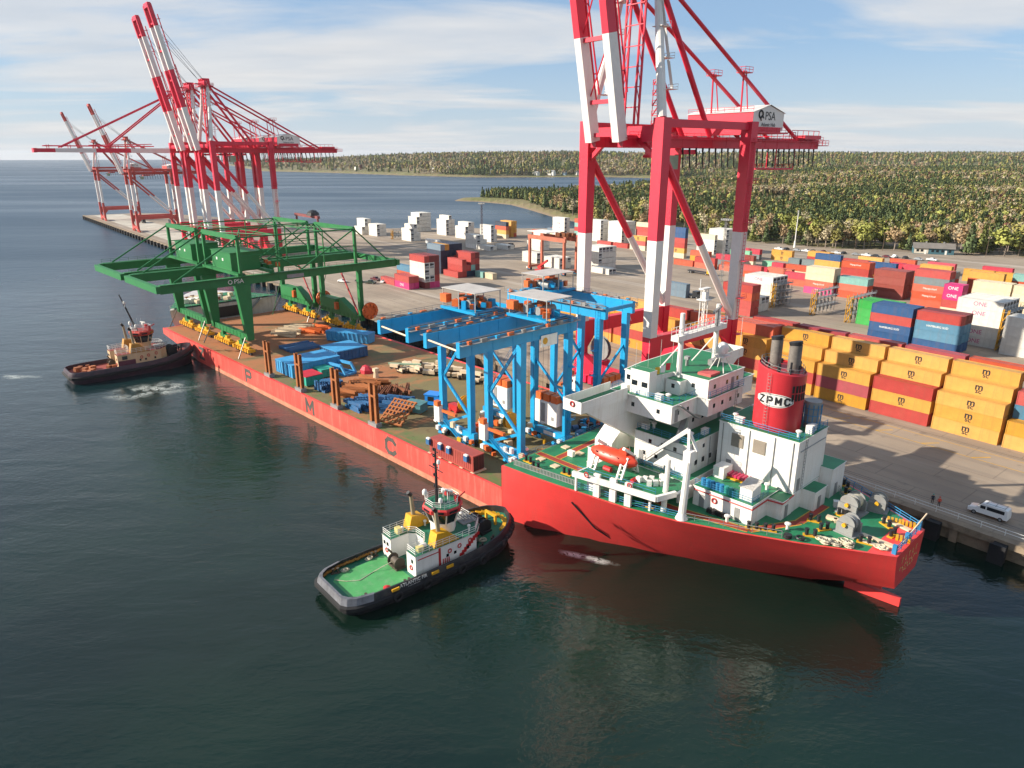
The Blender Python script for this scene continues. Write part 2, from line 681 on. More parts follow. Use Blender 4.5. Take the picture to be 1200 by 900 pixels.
# ------------------------------------------------------------------ land
def seg_dist(px, py, poly):
    d = np.full(px.shape, 1e9)
    ins = np.zeros(px.shape, bool)
    n = len(poly)
    for i in range(n):
        x0, y0 = poly[i]
        x1, y1 = poly[(i + 1) % n]
        dx, dy = x1 - x0, y1 - y0
        tt = np.clip(((px - x0) * dx + (py - y0) * dy) / (dx * dx + dy * dy), 0, 1)
        d = np.minimum(d, np.hypot(px - x0 - tt * dx, py - y0 - tt * dy))
        c = ((y0 > py) != (y1 > py)) & (px < (x1 - x0) * (py - y0) / (y1 - y0 + 1e-9) + x0)
        ins ^= c
    return np.where(ins, d, -d)


PENIN = [(60, 590), (62, 650), (44, 700), (35, 741), (18, 820), (-2, 901), (-42, 958), (-84, 984), (-70, 1016), (20, 1060), (120, 1130),
         (190, 1250), (300, 1420), (430, 1700), (520, 2000), (9000, 3500), (9000, -200), (420, -200), (360, 200), (262, 400), (190, 432), (140, 480), (110, 540)]
FAR = [(-1150, 3300), (-1010, 2960), (-760, 2760), (-600, 2600), (-350, 2310), (-96, 2085), (110, 2100), (230, 2130), (330, 2060), (430, 1930), (520, 1990), (9000, 3300), (9000, 9000), (-2600, 9000), (-2000, 5200)]


def vnoise(x, y, sc, seed=0):
    x, y = x / sc + seed * 17.3, y / sc + seed * 9.1
    xi, yi = np.floor(x), np.floor(y)
    fx, fy = x - xi, y - yi
    fx, fy = fx * fx * (3 - 2 * fx), fy * fy * (3 - 2 * fy)

    def h(a, b):
        v = np.sin(a * 127.1 + b * 311.7 + seed * 74.7) * 43758.5453
        return v - np.floor(v)
    return (h(xi, yi) * (1 - fx) + h(xi + 1, yi) * fx) * (1 - fy) + (h(xi, yi + 1) * (1 - fx) + h(xi + 1, yi + 1) * fx) * fy


def land_h(x, y):
    x, y = np.asarray(x, float), np.asarray(y, float)
    d1, d2 = seg_dist(x, y, PENIN), seg_dist(x, y, FAR)
    dist = np.hypot(x, y)
    h1 = np.clip(d1 / 10, -3, 1) * 2.9 + np.clip(d1 - 10, 0, 400) * 0.013 + np.clip(dist - 500, 0, 4200) * 0.0085 * np.clip(d1 / 300, 0, 1)
    h1 = np.where(d1 > 5, h1 + (vnoise(x, y, 170, 1) - 0.4) * 5 * np.clip(d1 / 80, 0, 1), h1)
    h1 = h1 + np.where(d1 > 5, (vnoise(x, y, 800, 8) - 0.35) * 34 * np.clip((dist - 1300) / 1800, 0, 1), 0)
    h2 = np.clip(d2 / 14, -3, 1) * 3 + 47 * (1 - np.exp(-np.clip(d2, 0, 9e3) / 560)) * np.where(d2 > 0, 1, 0)
    h2 = np.where(d2 > 8, h2 + (vnoise(x, y, 620, 2) - 0.5) * 26 * np.clip(d2 / 400, 0, 1), h2)
    return np.maximum(np.maximum(h1, h2), -6)


def ground_mat():
    m = bpy.data.materials.new('wooded_ground')
    m.use_nodes = True
    t = m.node_tree
    b = t.nodes['Principled BSDF']
    b.inputs['Roughness'].default_value = 0.95
    g = nd(t, 'ShaderNodeNewGeometry')
    n_ = nd(t, 'ShaderNodeTexNoise')
    n_.inputs['Scale'].default_value = 0.02
    n_.inputs['Detail'].default_value = 8
    lk(t, g.outputs['Position'], n_.inputs['Vector'])
    c = mixc(t, ramp(t, n_.outputs['Fac'], [(0.4, 0.0), (0.6, 1.0)]), lin('#6a6a3c'), lin('#776a4c'))
    sp = nd(t, 'ShaderNodeSeparateXYZ')
    lk(t, g.outputs['Position'], sp.inputs[0])
    beach = ramp(t, math_(t, 'DIVIDE', sp.outputs[2], 4.0), [(0.08, 1.0), (0.38, 0.0)])
    c = mixc(t, beach, c, lin('#7d6c58'))
    lk(t, c, b.inputs['Base Color'])
    return m


ts = np.linspace(-0.62, 1.25, 210)
ys = 330 * (9000 / 330) ** np.linspace(0, 1, 150)
TX, TY = np.meshgrid(ts, ys)
TX = TX * TY
TZ = land_h(TX, TY)
nr, nc = TX.shape
me = bpy.data.meshes.new('wooded_hills')
vv = np.stack([TX, TY, TZ], -1).reshape(-1, 3)
ii = (np.arange(nr - 1)[:, None] * nc + np.arange(nc - 1)[None, :]).reshape(-1)
ff = np.stack([ii, ii + 1, ii + nc + 1, ii + nc], -1)
keep = (TZ.reshape(-1)[ff].max(1) > -5.5)
me.from_pydata(vv.tolist(), [], ff[keep].tolist())
me.materials.append(ground_mat())
o = put('wooded_hills', me)
o['kind'] = 'structure'

# ------------------------------------------------------------------ trees
def leaf_mat(name, hexc, var=0.22):
    m = bpy.data.materials.new(name)
    m.use_nodes = True
    t = m.node_tree
    b = t.nodes['Principled BSDF']
    b.inputs['Roughness'].default_value = 0.8
    g = nd(t, 'ShaderNodeNewGeometry')
    oi = nd(t, 'ShaderNodeObjectInfo')
    c = lin(hexc)
    f = math_(t, 'ADD', math_(t, 'MULTIPLY', g.outputs['Random Per Island'], 0.6), math_(t, 'MULTIPLY', oi.outputs['Random'], 0.4))
    out = mixc(t, f, tuple(x * (1 - var) for x in c), tuple(min(1, x * (1 + var)) for x in c))
    lk(t, out, b.inputs['Base Color'])
    return m


BARK = M('bark', '#94867a', 0.9, 0.3, 1.0)
LEAF = {k: leaf_mat('foliage_' + k, c) for k, c in dict(evergreen='#647348', olive='#8d8748', bare='#9a825f', fresh='#8f9246', red='#7d5040', moss='#7d8446', grey='#a89c7e').items()}
rt = random.Random(3)


def crown_mesh(kind, h, n, size, seed):
    r = random.Random(seed)
    mb = MB()

    def leafq(p, s):
        a = Vector((r.gauss(0, 1), r.gauss(0, 1), r.gauss(0, 1))).normalized()
        b = a.orthogonal().normalized()
        c = a.cross(b)
        ang = r.random() * 6.28
        u = b * math.cos(ang) + c * math.sin(ang)
        w = a.cross(u)
        u, w = u * s * r.uniform(0.7, 1.3), w * s * r.uniform(0.5, 1.0)
        mb.add([p - u - w * 0.3, p + u * 0.2 - w, p + u + w * 0.2, p - u * 0.1 + w], [(0, 1, 2, 3)])
    if kind == 'cone':
        for i in range(n):
            z = r.random() ** 1.4
            rad = (1 - z) * h * 0.22 * (0.75 + 0.25 * math.sin(z * 34)) + 0.25
            t_ = r.random() * 6.28
            q = rad * (0.55 + 0.45 * r.random())
            leafq(Vector((q * math.cos(t_), q * math.sin(t_), h * (0.12 + 0.88 * z))), size)
    else:
        lobes = []
        for i in range(9 if kind == 'round' else 7):
            t_ = r.random() * 6.28
            q = h * 0.24 * math.sqrt(r.random())
            lobes.append((Vector((q * math.cos(t_), q * math.sin(t_), h * r.uniform(0.42, 0.86))), h * r.uniform(0.12, 0.2)))
        for i in range(n):
            c, rad = lobes[i % len(lobes)]
            d = Vector((r.gauss(0, 1), r.gauss(0, 1), r.gauss(0, 0.8))).normalized()
            leafq(c + d * rad * (r.random() ** 0.4), size)
        if kind == 'bare':
            for i in range(22):
                c, rad = lobes[i % len(lobes)]
                a = Vector((0, 0, h * r.uniform(0.25, 0.45)))
                e = c + Vector((r.uniform(-1, 1), r.uniform(-1, 1), r.uniform(0.3, 1.2))) * rad
                mb.tube(a, e, 0.1, 0.04, n=3, caps=False)
    return mb


def soft_normals(me, h):
    """turn every leaf outwards and round the crown's shading a little"""
    c = Vector((0, 0, h * 0.5))
    bm = bmesh.new()
    bm.from_mesh(me)
    for f in bm.faces:
        d = f.calc_center_median() - c
        if f.normal.dot(d + Vector((0, 0, h * 0.15))) < 0:
            f.normal_flip()
    bm.to_mesh(me)
    bm.free()
    for p in me.polygons:
        p.use_smooth = True
    ns = []
    for v in me.vertices:
        d = v.co - c
        ns.append(Vector((d.x, d.y, d.z * 0.8 + h * 0.12)).normalized())
    nv = []
    for p in me.polygons:
        for vi in p.vertices:
            nv.append((ns[vi] * 0.75 + p.normal * 0.45).normalized())
    me.normals_split_custom_set(nv)
    return me


def trunk_mesh(h, top, seed):
    r = random.Random(seed)
    mb = MB()
    mb.tube((0, 0, -0.6), (0.1, 0, h * top * 0.6), h * 0.022, h * 0.015, n=6)
    mb.tube((0.1, 0, h * top * 0.6), (0.15, 0.1, h * top), h * 0.015, h * 0.006, n=5)
    for i in range(4):
        t_ = r.random() * 6.28
        mb.tube((0.1, 0, h * top * r.uniform(0.35, 0.7)), (h * 0.14 * math.cos(t_), h * 0.14 * math.sin(t_), h * top * r.uniform(0.75, 1.0)), h * 0.009, h * 0.003, n=4)
    return mb


# kind -> (form, leaf, height, leaf count, leaf size, label, group)
KINDS = {
    'evergreen': ('cone', 'evergreen', 13, 420, 0.75, 'dark pointed evergreen standing in the forest edge behind the container yard', 'dark evergreens at the forest edge'),
    'olive': ('round', 'olive', 12, 420, 0.72, 'olive green budding tree standing in the forest edge behind the container yard', 'olive trees at the forest edge'),
    'bare': ('bare', 'bare', 12, 210, 0.55, 'brown nearly leafless tree standing in the forest edge behind the container yard', 'bare brown trees at the forest edge'),
    'fresh': ('round', 'fresh', 13, 480, 0.75, 'bright yellow-green leafy tree at the forest edge behind the container yard', 'yellow-green trees at the forest edge'),
    'red': ('round', 'red', 11, 420, 0.7, 'dark red leafy tree standing among green trees at the forest edge', 'dark red trees at the forest edge'),
    'moss': ('cone', 'moss', 12, 420, 0.8, 'moss green bushy conifer in the forest edge behind the container yard', 'moss green conifers at the forest edge'),
    'grey': ('bare', 'grey', 13, 150, 0.5, 'pale grey leafless tree standing in the forest edge behind the container yard', 'pale bare trees at the forest edge'),
}
TMESH = {}
for k, (form, leaf, h, n, s_, lab, grp) in KINDS.items():
    TMESH[k] = []
    for v in range(2):
        c = soft_normals(crown_mesh(form, h, n, s_, sum(map(ord, k)) + v * 91).mesh('crown', LEAF[leaf]), h)
        tr = trunk_mesh(h, 0.62 if form != 'cone' else 0.9, v + 5).mesh('trunk', BARK)
        TMESH[k].append((tr, c))
rt = random.Random(11)
cnt = 0
# front trees, one by one
taken = []
tries = 0
while cnt < 290 and tries < 20000:
    tries += 1
    tx = rt.uniform(0.02, 0.86)
    y = rt.uniform(405, 640) if tx > 0.25 else rt.uniform(560, 800)
    x = tx * y
    d1 = float(seg_dist(np.array([x]), np.array([y]), PENIN)[0])
    if d1 < 9 or d1 > 62:
        continue
    if min([(x - a) ** 2 + (y - b) ** 2 for a, b in taken] or [99]) < 20:
        continue
    if abs(x - 243) < 18 and abs(y - 415) < 14:
        continue
    taken.append((x, y))
    u = rt.random()
    near_house = abs(x - 215) < 32
    if near_house and u < 0.26:
        k = 'fresh'
    else:
        k = rt.choices(['evergreen', 'olive', 'bare', 'fresh', 'red', 'moss', 'grey'], [20, 25, 27, 4, 2, 15, 12])[0]
    form, leaf, h, n, s_, lab, grp = KINDS[k]
    u_ = 600 + 875 * tx
    zone = 'on the shore of the inlet' if y > 640 or u_ < 760 else 'left of the slim white mast' if u_ < 925 else 'between the white mast and the blue house' if u_ < 1065 else 'right of the blue house'
    lab = lab.replace('behind the container yard', '').replace('standing ', '').replace('among green trees at the forest edge', 'in the forest edge').strip() + ' ' + zone
    grp = grp + ', ' + zone
    sc = rt.uniform(0.8, 1.45)
    root = thing('fir_tree' if form == 'cone' else 'broadleaf_tree', lab, 'tree', (x, y, float(land_h([x], [y])[0]) - 0.2), rt.random() * 6.28, grp)
    root.scale = (sc * rt.uniform(0.9, 1.15), sc * rt.uniform(0.9, 1.15), sc)
    tr, c = TMESH[k][rt.randrange(2)]
    put('trunk', tr, root)
    put('crown', c, root)
    cnt += 1

# the rest of the forest: one mass, instanced
lib = bpy.data.collections.new('tree_library')
for i, (k, n, s_, sc_) in enumerate([('evergreen', 150, 1.2, 1), ('olive', 150, 1.2, 1), ('bare', 130, 0.95, 1), ('moss', 150, 1.25, 1), ('fresh', 150, 1.2, 1), ('grey', 90, 0.9, 1), ('red', 130, 1.1, 1), ('evergreen', 150, 1.3, 1)]):
    form, leaf, h = KINDS[k][:3]
    mbx = crown_mesh(form, h, n, s_, 400 + i)
    mbx.m = [0] * len(mbx.f)
    tb = trunk_mesh(h, 0.6, i)
    mbx.add(tb.v, tb.f, 1)
    ob = bpy.data.objects.new('tree_form_%s' % 'abcdefgh'[i], soft_normals(mbx.mesh('tree_form', [LEAF[leaf], BARK]), h))
    lib.objects.link(ob)

rng = np.random.default_rng(5)


def scatter(n, d0, d1, t0, t1, sc0, sc1):
    d = np.sqrt(rng.uniform(d0 ** 2, d1 ** 2, n))
    t_ = rng.uniform(t0, t1, n)
    x, y = d * t_, d
    z = land_h(x, y)
    a, b_ = seg_dist(x, y, PENIN), seg_dist(x, y, FAR)
    ok = (np.maximum(a, b_) > np.where(a > b_, 16, 22)) & (z > 2.4)
    if d0 < 900:
        ok &= ~((a < 62) & (x / y > 0.02) & (y < 800) & (x > 60))
        # grassy point
        ok &= ~((x < 22) & (y < 1010) & (a < 30))
    keepn = vnoise(x, y, 60, 4)
    ok &= (keepn > 0.12)
    return np.stack([x, y, z - 0.3, np.full(n, 0.0) + rng.uniform(sc0, sc1, n)], -1)[ok]


pts = np.concatenate([scatter(30000, 400, 1050, -0.12, 1.0, 0.5, 0.95), scatter(30000, 1050, 2300, -0.12, 1.0, 0.7, 1.2), scatter(26000, 1900, 5200, -0.5, 1.0, 1.1, 2.0)])
kindn = vnoise(pts[:, 0], pts[:, 1], 130, 6) + rng.uniform(-0.45, 0.45, len(pts))
me = bpy.data.meshes.new('forest')
me.from_pydata(pts[:, :3].tolist(), [], [])
at = me.attributes.new('tree_scale', 'FLOAT', 'POINT')
at.data.foreach_set('value', pts[:, 3].astype(np.float32))
ki = np.where(kindn < 0.12, 0, np.where(kindn < 0.3, 7, np.where(kindn < 0.48, 3, np.where(kindn < 0.66, 1, np.where(kindn < 0.9, 2, 5)))))
rr = rng.random(len(pts))
ki = np.where(rr < 0.02, 4, np.where(rr < 0.04, 6, ki))
at = me.attributes.new('tree_kind', 'INT', 'POINT')
at.data.foreach_set('value', ki.astype(np.int32))
fo = put('forest', me)
fo['kind'] = 'stuff'
ng = bpy.data.node_groups.new('scatter_trees', 'GeometryNodeTree')
ng.interface.new_socket('Geometry', in_out='INPUT', socket_type='NodeSocketGeometry')
ng.interface.new_socket('Geometry', in_out='OUTPUT', socket_type='NodeSocketGeometry')
gi, go = ng.nodes.new('NodeGroupInput'), ng.nodes.new('NodeGroupOutput')
ip = ng.nodes.new('GeometryNodeInstanceOnPoints')
ci = ng.nodes.new('GeometryNodeCollectionInfo')
ci.inputs['Collection'].default_value = lib
ci.inputs['Separate Children'].default_value = True
ci.inputs['Reset Children'].default_value = True
na1 = ng.nodes.new('GeometryNodeInputNamedAttribute')
na1.data_type = 'FLOAT'
na1.inputs['Name'].default_value = 'tree_scale'
na2 = ng.nodes.new('GeometryNodeInputNamedAttribute')
na2.data_type = 'INT'
na2.inputs['Name'].default_value = 'tree_kind'
rv = ng.nodes.new('FunctionNodeRandomValue')
rv.data_type = 'FLOAT_VECTOR'
rv.inputs[0].default_value = (0, 0, 0)
rv.inputs[1].default_value = (0.12, 0.12, 6.28)
ng.links.new(gi.outputs[0], ip.inputs['Points'])
ng.links.new(ci.outputs[0], ip.inputs['Instance'])
ip.inputs['Pick Instance'].default_value = True
ng.links.new(na2.outputs[0], ip.inputs['Instance Index'])
ng.links.new(rv.outputs[0], ip.inputs['Rotation'])
vm_ = ng.nodes.new('ShaderNodeVectorMath')
vm_.operation = 'SCALE'
vm_.inputs[0].default_value = (0.82, 0.82, 1.12)
ng.links.new(na1.outputs[0], vm_.inputs['Scale'])
ng.links.new(vm_.outputs[0], ip.inputs['Scale'])
ng.links.new(ip.outputs[0], go.inputs[0])
fo.modifiers.new('scatter', 'NODES').node_group = ng
# ------------------------------------------------------------------ the red heavy lift ship
HULLFADE = M('faded_hull_red', '#d94f45', 0.5, 0.12, 0.12, dirt=0.4, dirtc='#e39a88', streak=True, seams=(9.0, 1.8, 0.45))
HULLRED = M('hull_red_paint', '#de4240', 0.42, 0.10, 0.12, dirt=0.3, dirtc='#b8584c', streak=True, seams=(9.0, 2.4, 0.4))
BOOT = M('waterline_scum', '#d58468', 0.7, 0.25, 0.4, dirt=0.6, dirtc='#5c5040')
SWHITE = M('ship_white', '#e6e3dd', 0.45, 0.05, 0.25, dirt=0.30, dirtc='#a88862', streak=True, seams=(4.5, 2.9, 0.3))
SGREEN = M('deck_green', '#1f7a50', 0.55, 0.16, 0.3, dirt=0.5, dirtc='#3e5a45')
BDECK = None


def barge_deck_mat():
    m = bpy.data.materials.new('worn_cargo_deck')
    m.use_nodes = True
    t = m.node_tree
    b = t.nodes['Principled BSDF']
    b.inputs['Roughness'].default_value = 0.85
    co = nd(t, 'ShaderNodeTexCoord').outputs['Object']
    sp = nd(t, 'ShaderNodeSeparateXYZ')
    lk(t, co, sp.inputs[0])

    def noise(sc, det=6, sx=1, sy=1):
        mp_ = nd(t, 'ShaderNodeMapping')
        mp_.inputs['Scale'].default_value = (sx, sy, 1)
        lk(t, co, mp_.inputs[0])
        n_ = nd(t, 'ShaderNodeTexNoise')
        n_.inputs['Scale'].default_value = sc
        n_.inputs['Detail'].default_value = det
        n_.inputs['Roughness'].default_value = 0.65
        lk(t, mp_.outputs[0], n_.inputs['Vector'])
        return n_.outputs['Fac']
    c = mixc(t, ramp(t, noise(0.12), [(0.4, 0.0), (0.62, 1.0)]), lin('#6e6040'), lin('#746c46'))
    # rust: heavier towards the bow half of the deck
    rs = math_(t, 'ADD', noise(0.09, 8, 1, 0.6), math_(t, 'MULTIPLY', sp.outputs[0], -0.0022))
    c = mixc(t, ramp(t, rs, [(0.48, 0.0), (0.60, 0.9)]), c, lin('#a2663f'))
    # green paint surviving along the edge
    ed = ramp(t, math_(t, 'DIVIDE', sp.outputs[1], 10.0), [(0.25, 1.0), (0.6, 0.0)])
    gn = ramp(t, noise(0.35, 8), [(0.45, 0.0), (0.6, 1.0)])
    aft = ramp(t, math_(t, 'DIVIDE', math_(t, 'ADD', sp.outputs[0], 50.0), 70.0), [(0.2, 0.0), (0.6, 1.0)])
    c = mixc(t, math_(t, 'MULTIPLY', math_(t, 'MULTIPLY', ed, gn), math_(t, 'MULTIPLY', aft, 0.8)), c, lin('#4d6b35'))
    c = mixc(t, ramp(t, noise(0.8, 8), [(0.6, 0.0), (0.72, 0.8)]), c, lin('#4a3424'))
    c = mixc(t, ramp(t, noise(0.6, 6, 0.03, 1.0), [(0.6, 0.0), (0.7, 0.6)]), c, lin('#a5562f'))
    lk(t, c, b.inputs['Base Color'])
    return m


BDECK = barge_deck_mat()
DARK = M('dark_opening', '#15161a', 0.5, 0.2)
GLASS = M('dark_window_glass', '#1b2228', 0.08, 0.1)
GREYP = M('grey_paint', '#8c8d8c', 0.5, 0.12, 0.6, dirt=0.3)
BLUEP = M('rail_blue_paint', '#2c7fae', 0.45, 0.12, 0.5, dirt=0.2)
YELO = M('machinery_yellow', '#dba321', 0.5, 0.15, 0.8, dirt=0.3)
ORANGE = M('machinery_orange', '#d8672a', 0.5, 0.18, 0.8, dirt=0.25)
REDP = M('signal_red', '#b9282b', 0.5, 0.12, 0.6, dirt=0.2)
RUST = M('rusty_steel', '#8a5232', 0.85, 0.35, 0.7, dirt=0.6, dirtc='#4b2a18')
CREAM = M('cream_paint', '#d8c3a4', 0.6, 0.1, 0.6, dirt=0.3)
BLACKP = M('black_paint', '#202024', 0.55, 0.25, 0.6)
WALK = M('red_walkway_paint', '#a23a2c', 0.7, 0.2, 0.7, dirt=0.4)
YLINE = M('yellow_line_paint', '#cfa43a', 0.7, 0.15, 0.7)
ROPE = M('pale_rope', '#c7bda5', 0.9, 0.25, 3.0)
CY = 21.8
ship = thing('heavy_lift_ship', 'long red heavy lift ship with open cargo deck and white superstructure berthed along the quay', 'ship', W(SHIP, 0, 0, 0), SHIP[3])


def mir(r):
    return r + [(x, 2 * CY - n, z) for x, n, z in reversed(r)]


mb = MB()
secs = []
for s_, zb in ((-89, 3.4), (-80, 2.5), (-70, 1.2), (-57, -0.6), (-48, -5), (0, -5), (69, -5)):
    secs.append(mir([(s_, 0, 5.2), (s_, 0, min(4.9, max(zb, 0.9) + 0.0) if zb > 0.9 else 0.9), (s_, 0.0, zb)]))
mb.loft(secs)
P('cargo_hull', mb, HULLFADE, ship)
mb = MB()
rows = []
for s_, nd_, zd, nm, zm, nb, zb in ((68.9, 0.0, 9.4, 0.0, 3, 0.0, -5), (75, 0.4, 9.4, 0.9, 4, 2.0, -5), (80, 1.0, 9.4, 2.2, 4, 5.4, -5), (85, 1.8, 9.4, 3.6, 4, 8.5, -5),
                                    (92, 2.8, 9.4, 6.2, 4, 12.5, -5), (99, 4.8, 9.4, 9.0, 4, 15.6, -4), (106, 7.8, 9.4, 11.8, 4, 18.2, -2.5), (113, 11.2, 9.4, 14.6, 4.5, 19.6, 0.3), (118, 14.0, 9.45, 15.9, 5.5, 18.9, 2.6), (123.2, 16.8, 9.5, 17.3, 6.5, 18.0, 4.4)):
    k1, k2 = 0.35, 0.7
    rows.append(mir([(s_, nd_, zd), (s_ - 0.05, nd_ * (1 - k1) + nm * k1, zd * (1 - k1) + zm * k1), (s_, nm, zm), (s_, nm * (1 - k2) + nb * k2, zm * (1 - k2) + zb * k2), (s_, nb, zb)]))
mb.loft(rows)
P('stern_hull', mb, HULLRED, ship, smooth='auto')
# pale scum line at the waterline
mb = MB()
mb.box(-52, 68.8, -0.03, -0.003, -0.2, 1.05)
mb.box(-52, 68.8, 43.603, 43.63, -0.2, 1.05)
P('waterline_band', mb, BOOT, ship)
mb = MB()
mb.prism([(-88.5, 1.0), (-88.5, 42.6), (68.8, 43.2), (68.8, 0.4)], 5.18, 5.22)
P('cargo_deck', mb, BDECK, ship)
# raised edge along the cargo deck
mb = MB()
mb.box(-88.8, 68.8, 0.0, 0.35, 5.2, 5.34)
mb.box(-88.8, 68.8, 43.25, 43.6, 5.2, 5.34)
P('deck_edge', mb, HULLRED, ship)
# bow block
mb = MB()
fo_ = []
for s_, n0, zt, zb in ((-91.5, 3.7, 9.9, 2.0), (-100, 7.6, 10.1, 0.0), (-108, 12.2, 10.4, -3), (-113, 16.5, 10.7, -3), (-116, 20.5, 11.0, 0)):
    fo_.append(mir([(s_, n0, zt), (s_, n0 + 0.4, (zt + zb) / 2), (s_, n0 + 1.5, zb)]))
mb.loft(fo_)
P('bow_block', mb, M('bow_shaded_white', '#cfcac8', 0.6, 0.12, 0.3, dirt=0.4, streak=True), ship)  # white paint standing in shade: the shade is put into this greyer base
mb = MB()
mb.prism([(-91.6, 3.9), (-100, 7.9), (-108, 12.6), (-108, 31.0), (-100, 35.7), (-91.6, 39.7)][::-1], 10.40, 10.44)
P('bow_deck', mb, SGREEN, ship)
mb = MB()
mb.box(-91.55, -91.3, 18.5, 26.5, 5.2, 8.8)
P('bow_doorway', mb, DARK, ship)
mb = MB()
mb.box(-91.56, -91.2, 26.5, 27.6, 5.2, 9.0)
P('door_post', mb, M('maroon_paint', '#6d1f2c', 0.6), ship)
mb = MB()
mb.beam((-90.4, 28, 5.3), (-91.0, 34, 10.0), 0.9, 0.15).rail([(-90.4, 28, 5.3), (-91.0, 34, 10.0)], 1, 0.05, 1.5)
P('bow_stair', mb, GREYP, ship)
mb = MB()
mb.beam((-90.6, 8, 10.2), (-90.4, 13, 5.3), 0.8, 0.15)
P('bow_stair', mb, GREYP, ship)
rs = random.Random(4)
mb = MB()
for k in range(16):
    x, y = rs.uniform(-103, -93), rs.uniform(12, 32)
    mb.cbox((x, y, 10.5 + 0.6), rs.uniform(0.8, 2.2), rs.uniform(0.8, 2.0), rs.uniform(0.6, 1.5), rs.random())
P('mooring_winch', mb, CREAM, ship)
mb = MB()
for k in range(10):
    x, y = rs.uniform(-104, -94), rs.uniform(12, 32)
    mb.tube((x, y - 0.6, 11.2), (x, y + 0.6, 11.2), 0.6, n=9)
P('winch_drum', mb, RUST, ship)
mb = MB()
for k in range(6):
    mb.cbox((-97, 10.5 + k * 2.2, 11.3), 2.2, 1.6, 1.4, 0.2)
P('deck_locker', mb, SWHITE, ship)
mb = MB()
mb.rail([(-91.6, 3.9, 10.42), (-91.6, 39.6, 10.42)], 1.0, 0.05, 2.2)
P('bow_railing', mb, SWHITE, ship)
# name letters on the side
def strokes(txt, h, w, th, gap, mat_):
    """heavy block letters from straight strokes, flat in the xz plane, centred"""
    forms = {'Z': [(0, 1, 1, 1), (1, 1, 0, 0), (0, 0, 1, 0)], 'P': [(0, 0, 0, 1), (0, 1, .8, 1), (.8, 1, 1, .85), (1, .85, 1, .6), (1, .6, .8, .45), (.8, .45, 0, .45)],
             'M': [(0, 0, 0, 1), (0, 1, .5, .3), (.5, .3, 1, 1), (1, 1, 1, 0)], 'C': [(1, .8, .75, 1), (.75, 1, .25, 1), (.25, 1, 0, .75), (0, .75, 0, .25), (0, .25, .25, 0), (.25, 0, .75, 0), (.75, 0, 1, .2)]}
    mb = MB()
    x0 = -(len(txt) * w + (len(txt) - 1) * gap) / 2
    k = 0
    for ch in txt:
        for ax, az_, bx_, bz in forms[ch]:
            a = Vector((x0 + th / 2 + ax * (w - th), 0, -h / 2 + th / 2 + az_ * (h - th)))
            b = Vector((x0 + th / 2 + bx_ * (w - th), 0, -h / 2 + th / 2 + bz * (h - th)))
            d = (b - a).normalized() * (th * 0.42)
            y = k * 0.0012
            k += 1
            p = Vector((-d.z, 0, d.x)).normalized() * (th / 2)
            o_ = Vector((0, -y, 0))
            mb.quad(a - d - p + o_, b + d - p + o_, b + d + p + o_, a - d + p + o_)
        x0 += w + gap
    return mb.mesh('hull_letter', mat_)


GRLET = M('hull_letter_grey', '#4a4a44', 0.7, 0.25, 0.6, dirt=0.5, dirtc='#8a5a50')
for ch, s_ in (('Z', -58), ('P', -27), ('M', 5), ('C', 37)):
    put('hull_letter', strokes(ch, 3.7, 3.9, 0.85, 0, GRLET), ship, (s_, -0.012, 3.05))
# draught marks and small fittings on the stern quarter
# ---------------- stern deck
mb = MB()
mb.prism([(69.05, 0.35), (69.05, 43.25), (75, 42.8), (80, 42.2), (85, 41.4), (92, 40.4), (99, 38.4), (106, 35.4), (113, 32.0), (118, 29.2), (123.0, 26.5), (123.0, 17.1), (118, 14.4), (113, 11.6), (106, 8.2), (99, 5.2), (92, 3.2), (85, 2.2), (80, 1.4), (75, 0.8)][::-1], 9.40, 9.47)
P('stern_deck', mb, SGREEN, ship)
DZ = 9.474


def strip(mb, a, b, w, z, mi=0):
    a, b = Vector((*a, z)), Vector((*b, z))
    d = (b - a).normalized()
    p = Vector((-d.y, d.x, 0)) * (w / 2)
    mb.quad(a - p, b - p, b + p, a + p, mi)


mb = MB()
route = [((69.4, 7.9), (81, 7.9)), ((73.2, 8.6), (72.6, 19.5)), ((96.0, 7.6), (102, 8.6)), ((102, 8.6), (107, 9.6)), ((107, 9.6), (110.7, 16.5)), ((110.7, 16.5), (111, 24)), ((86, 8.0), (96, 7.6))]
for i, (a, b) in enumerate(route):
    strip(mb, a, b, 1.05, DZ + 0.002 * i, 0)
    d = (Vector(b) - Vector(a)).normalized()
    p = Vector((-d.y, d.x)) * 0.62
    for sg in (-1, 1):
        strip(mb, Vector(a) + p * sg, Vector(b) + p * sg, 0.14, DZ + 0.016 + 0.002 * i, 1)
P('walkway_marking', mb, [WALK, YLINE], ship)
hm = MB().box(-0.6, 0.6, -0.6, 0.6, 0, 0.18).mesh('deck_hatch', CREAM)
for a, b in ((71.1, 12.9), (74.5, 12.6), (71.7, 6.2), (75.2, 5.9)):
    put('deck_hatch', hm, ship, (a, b, DZ))
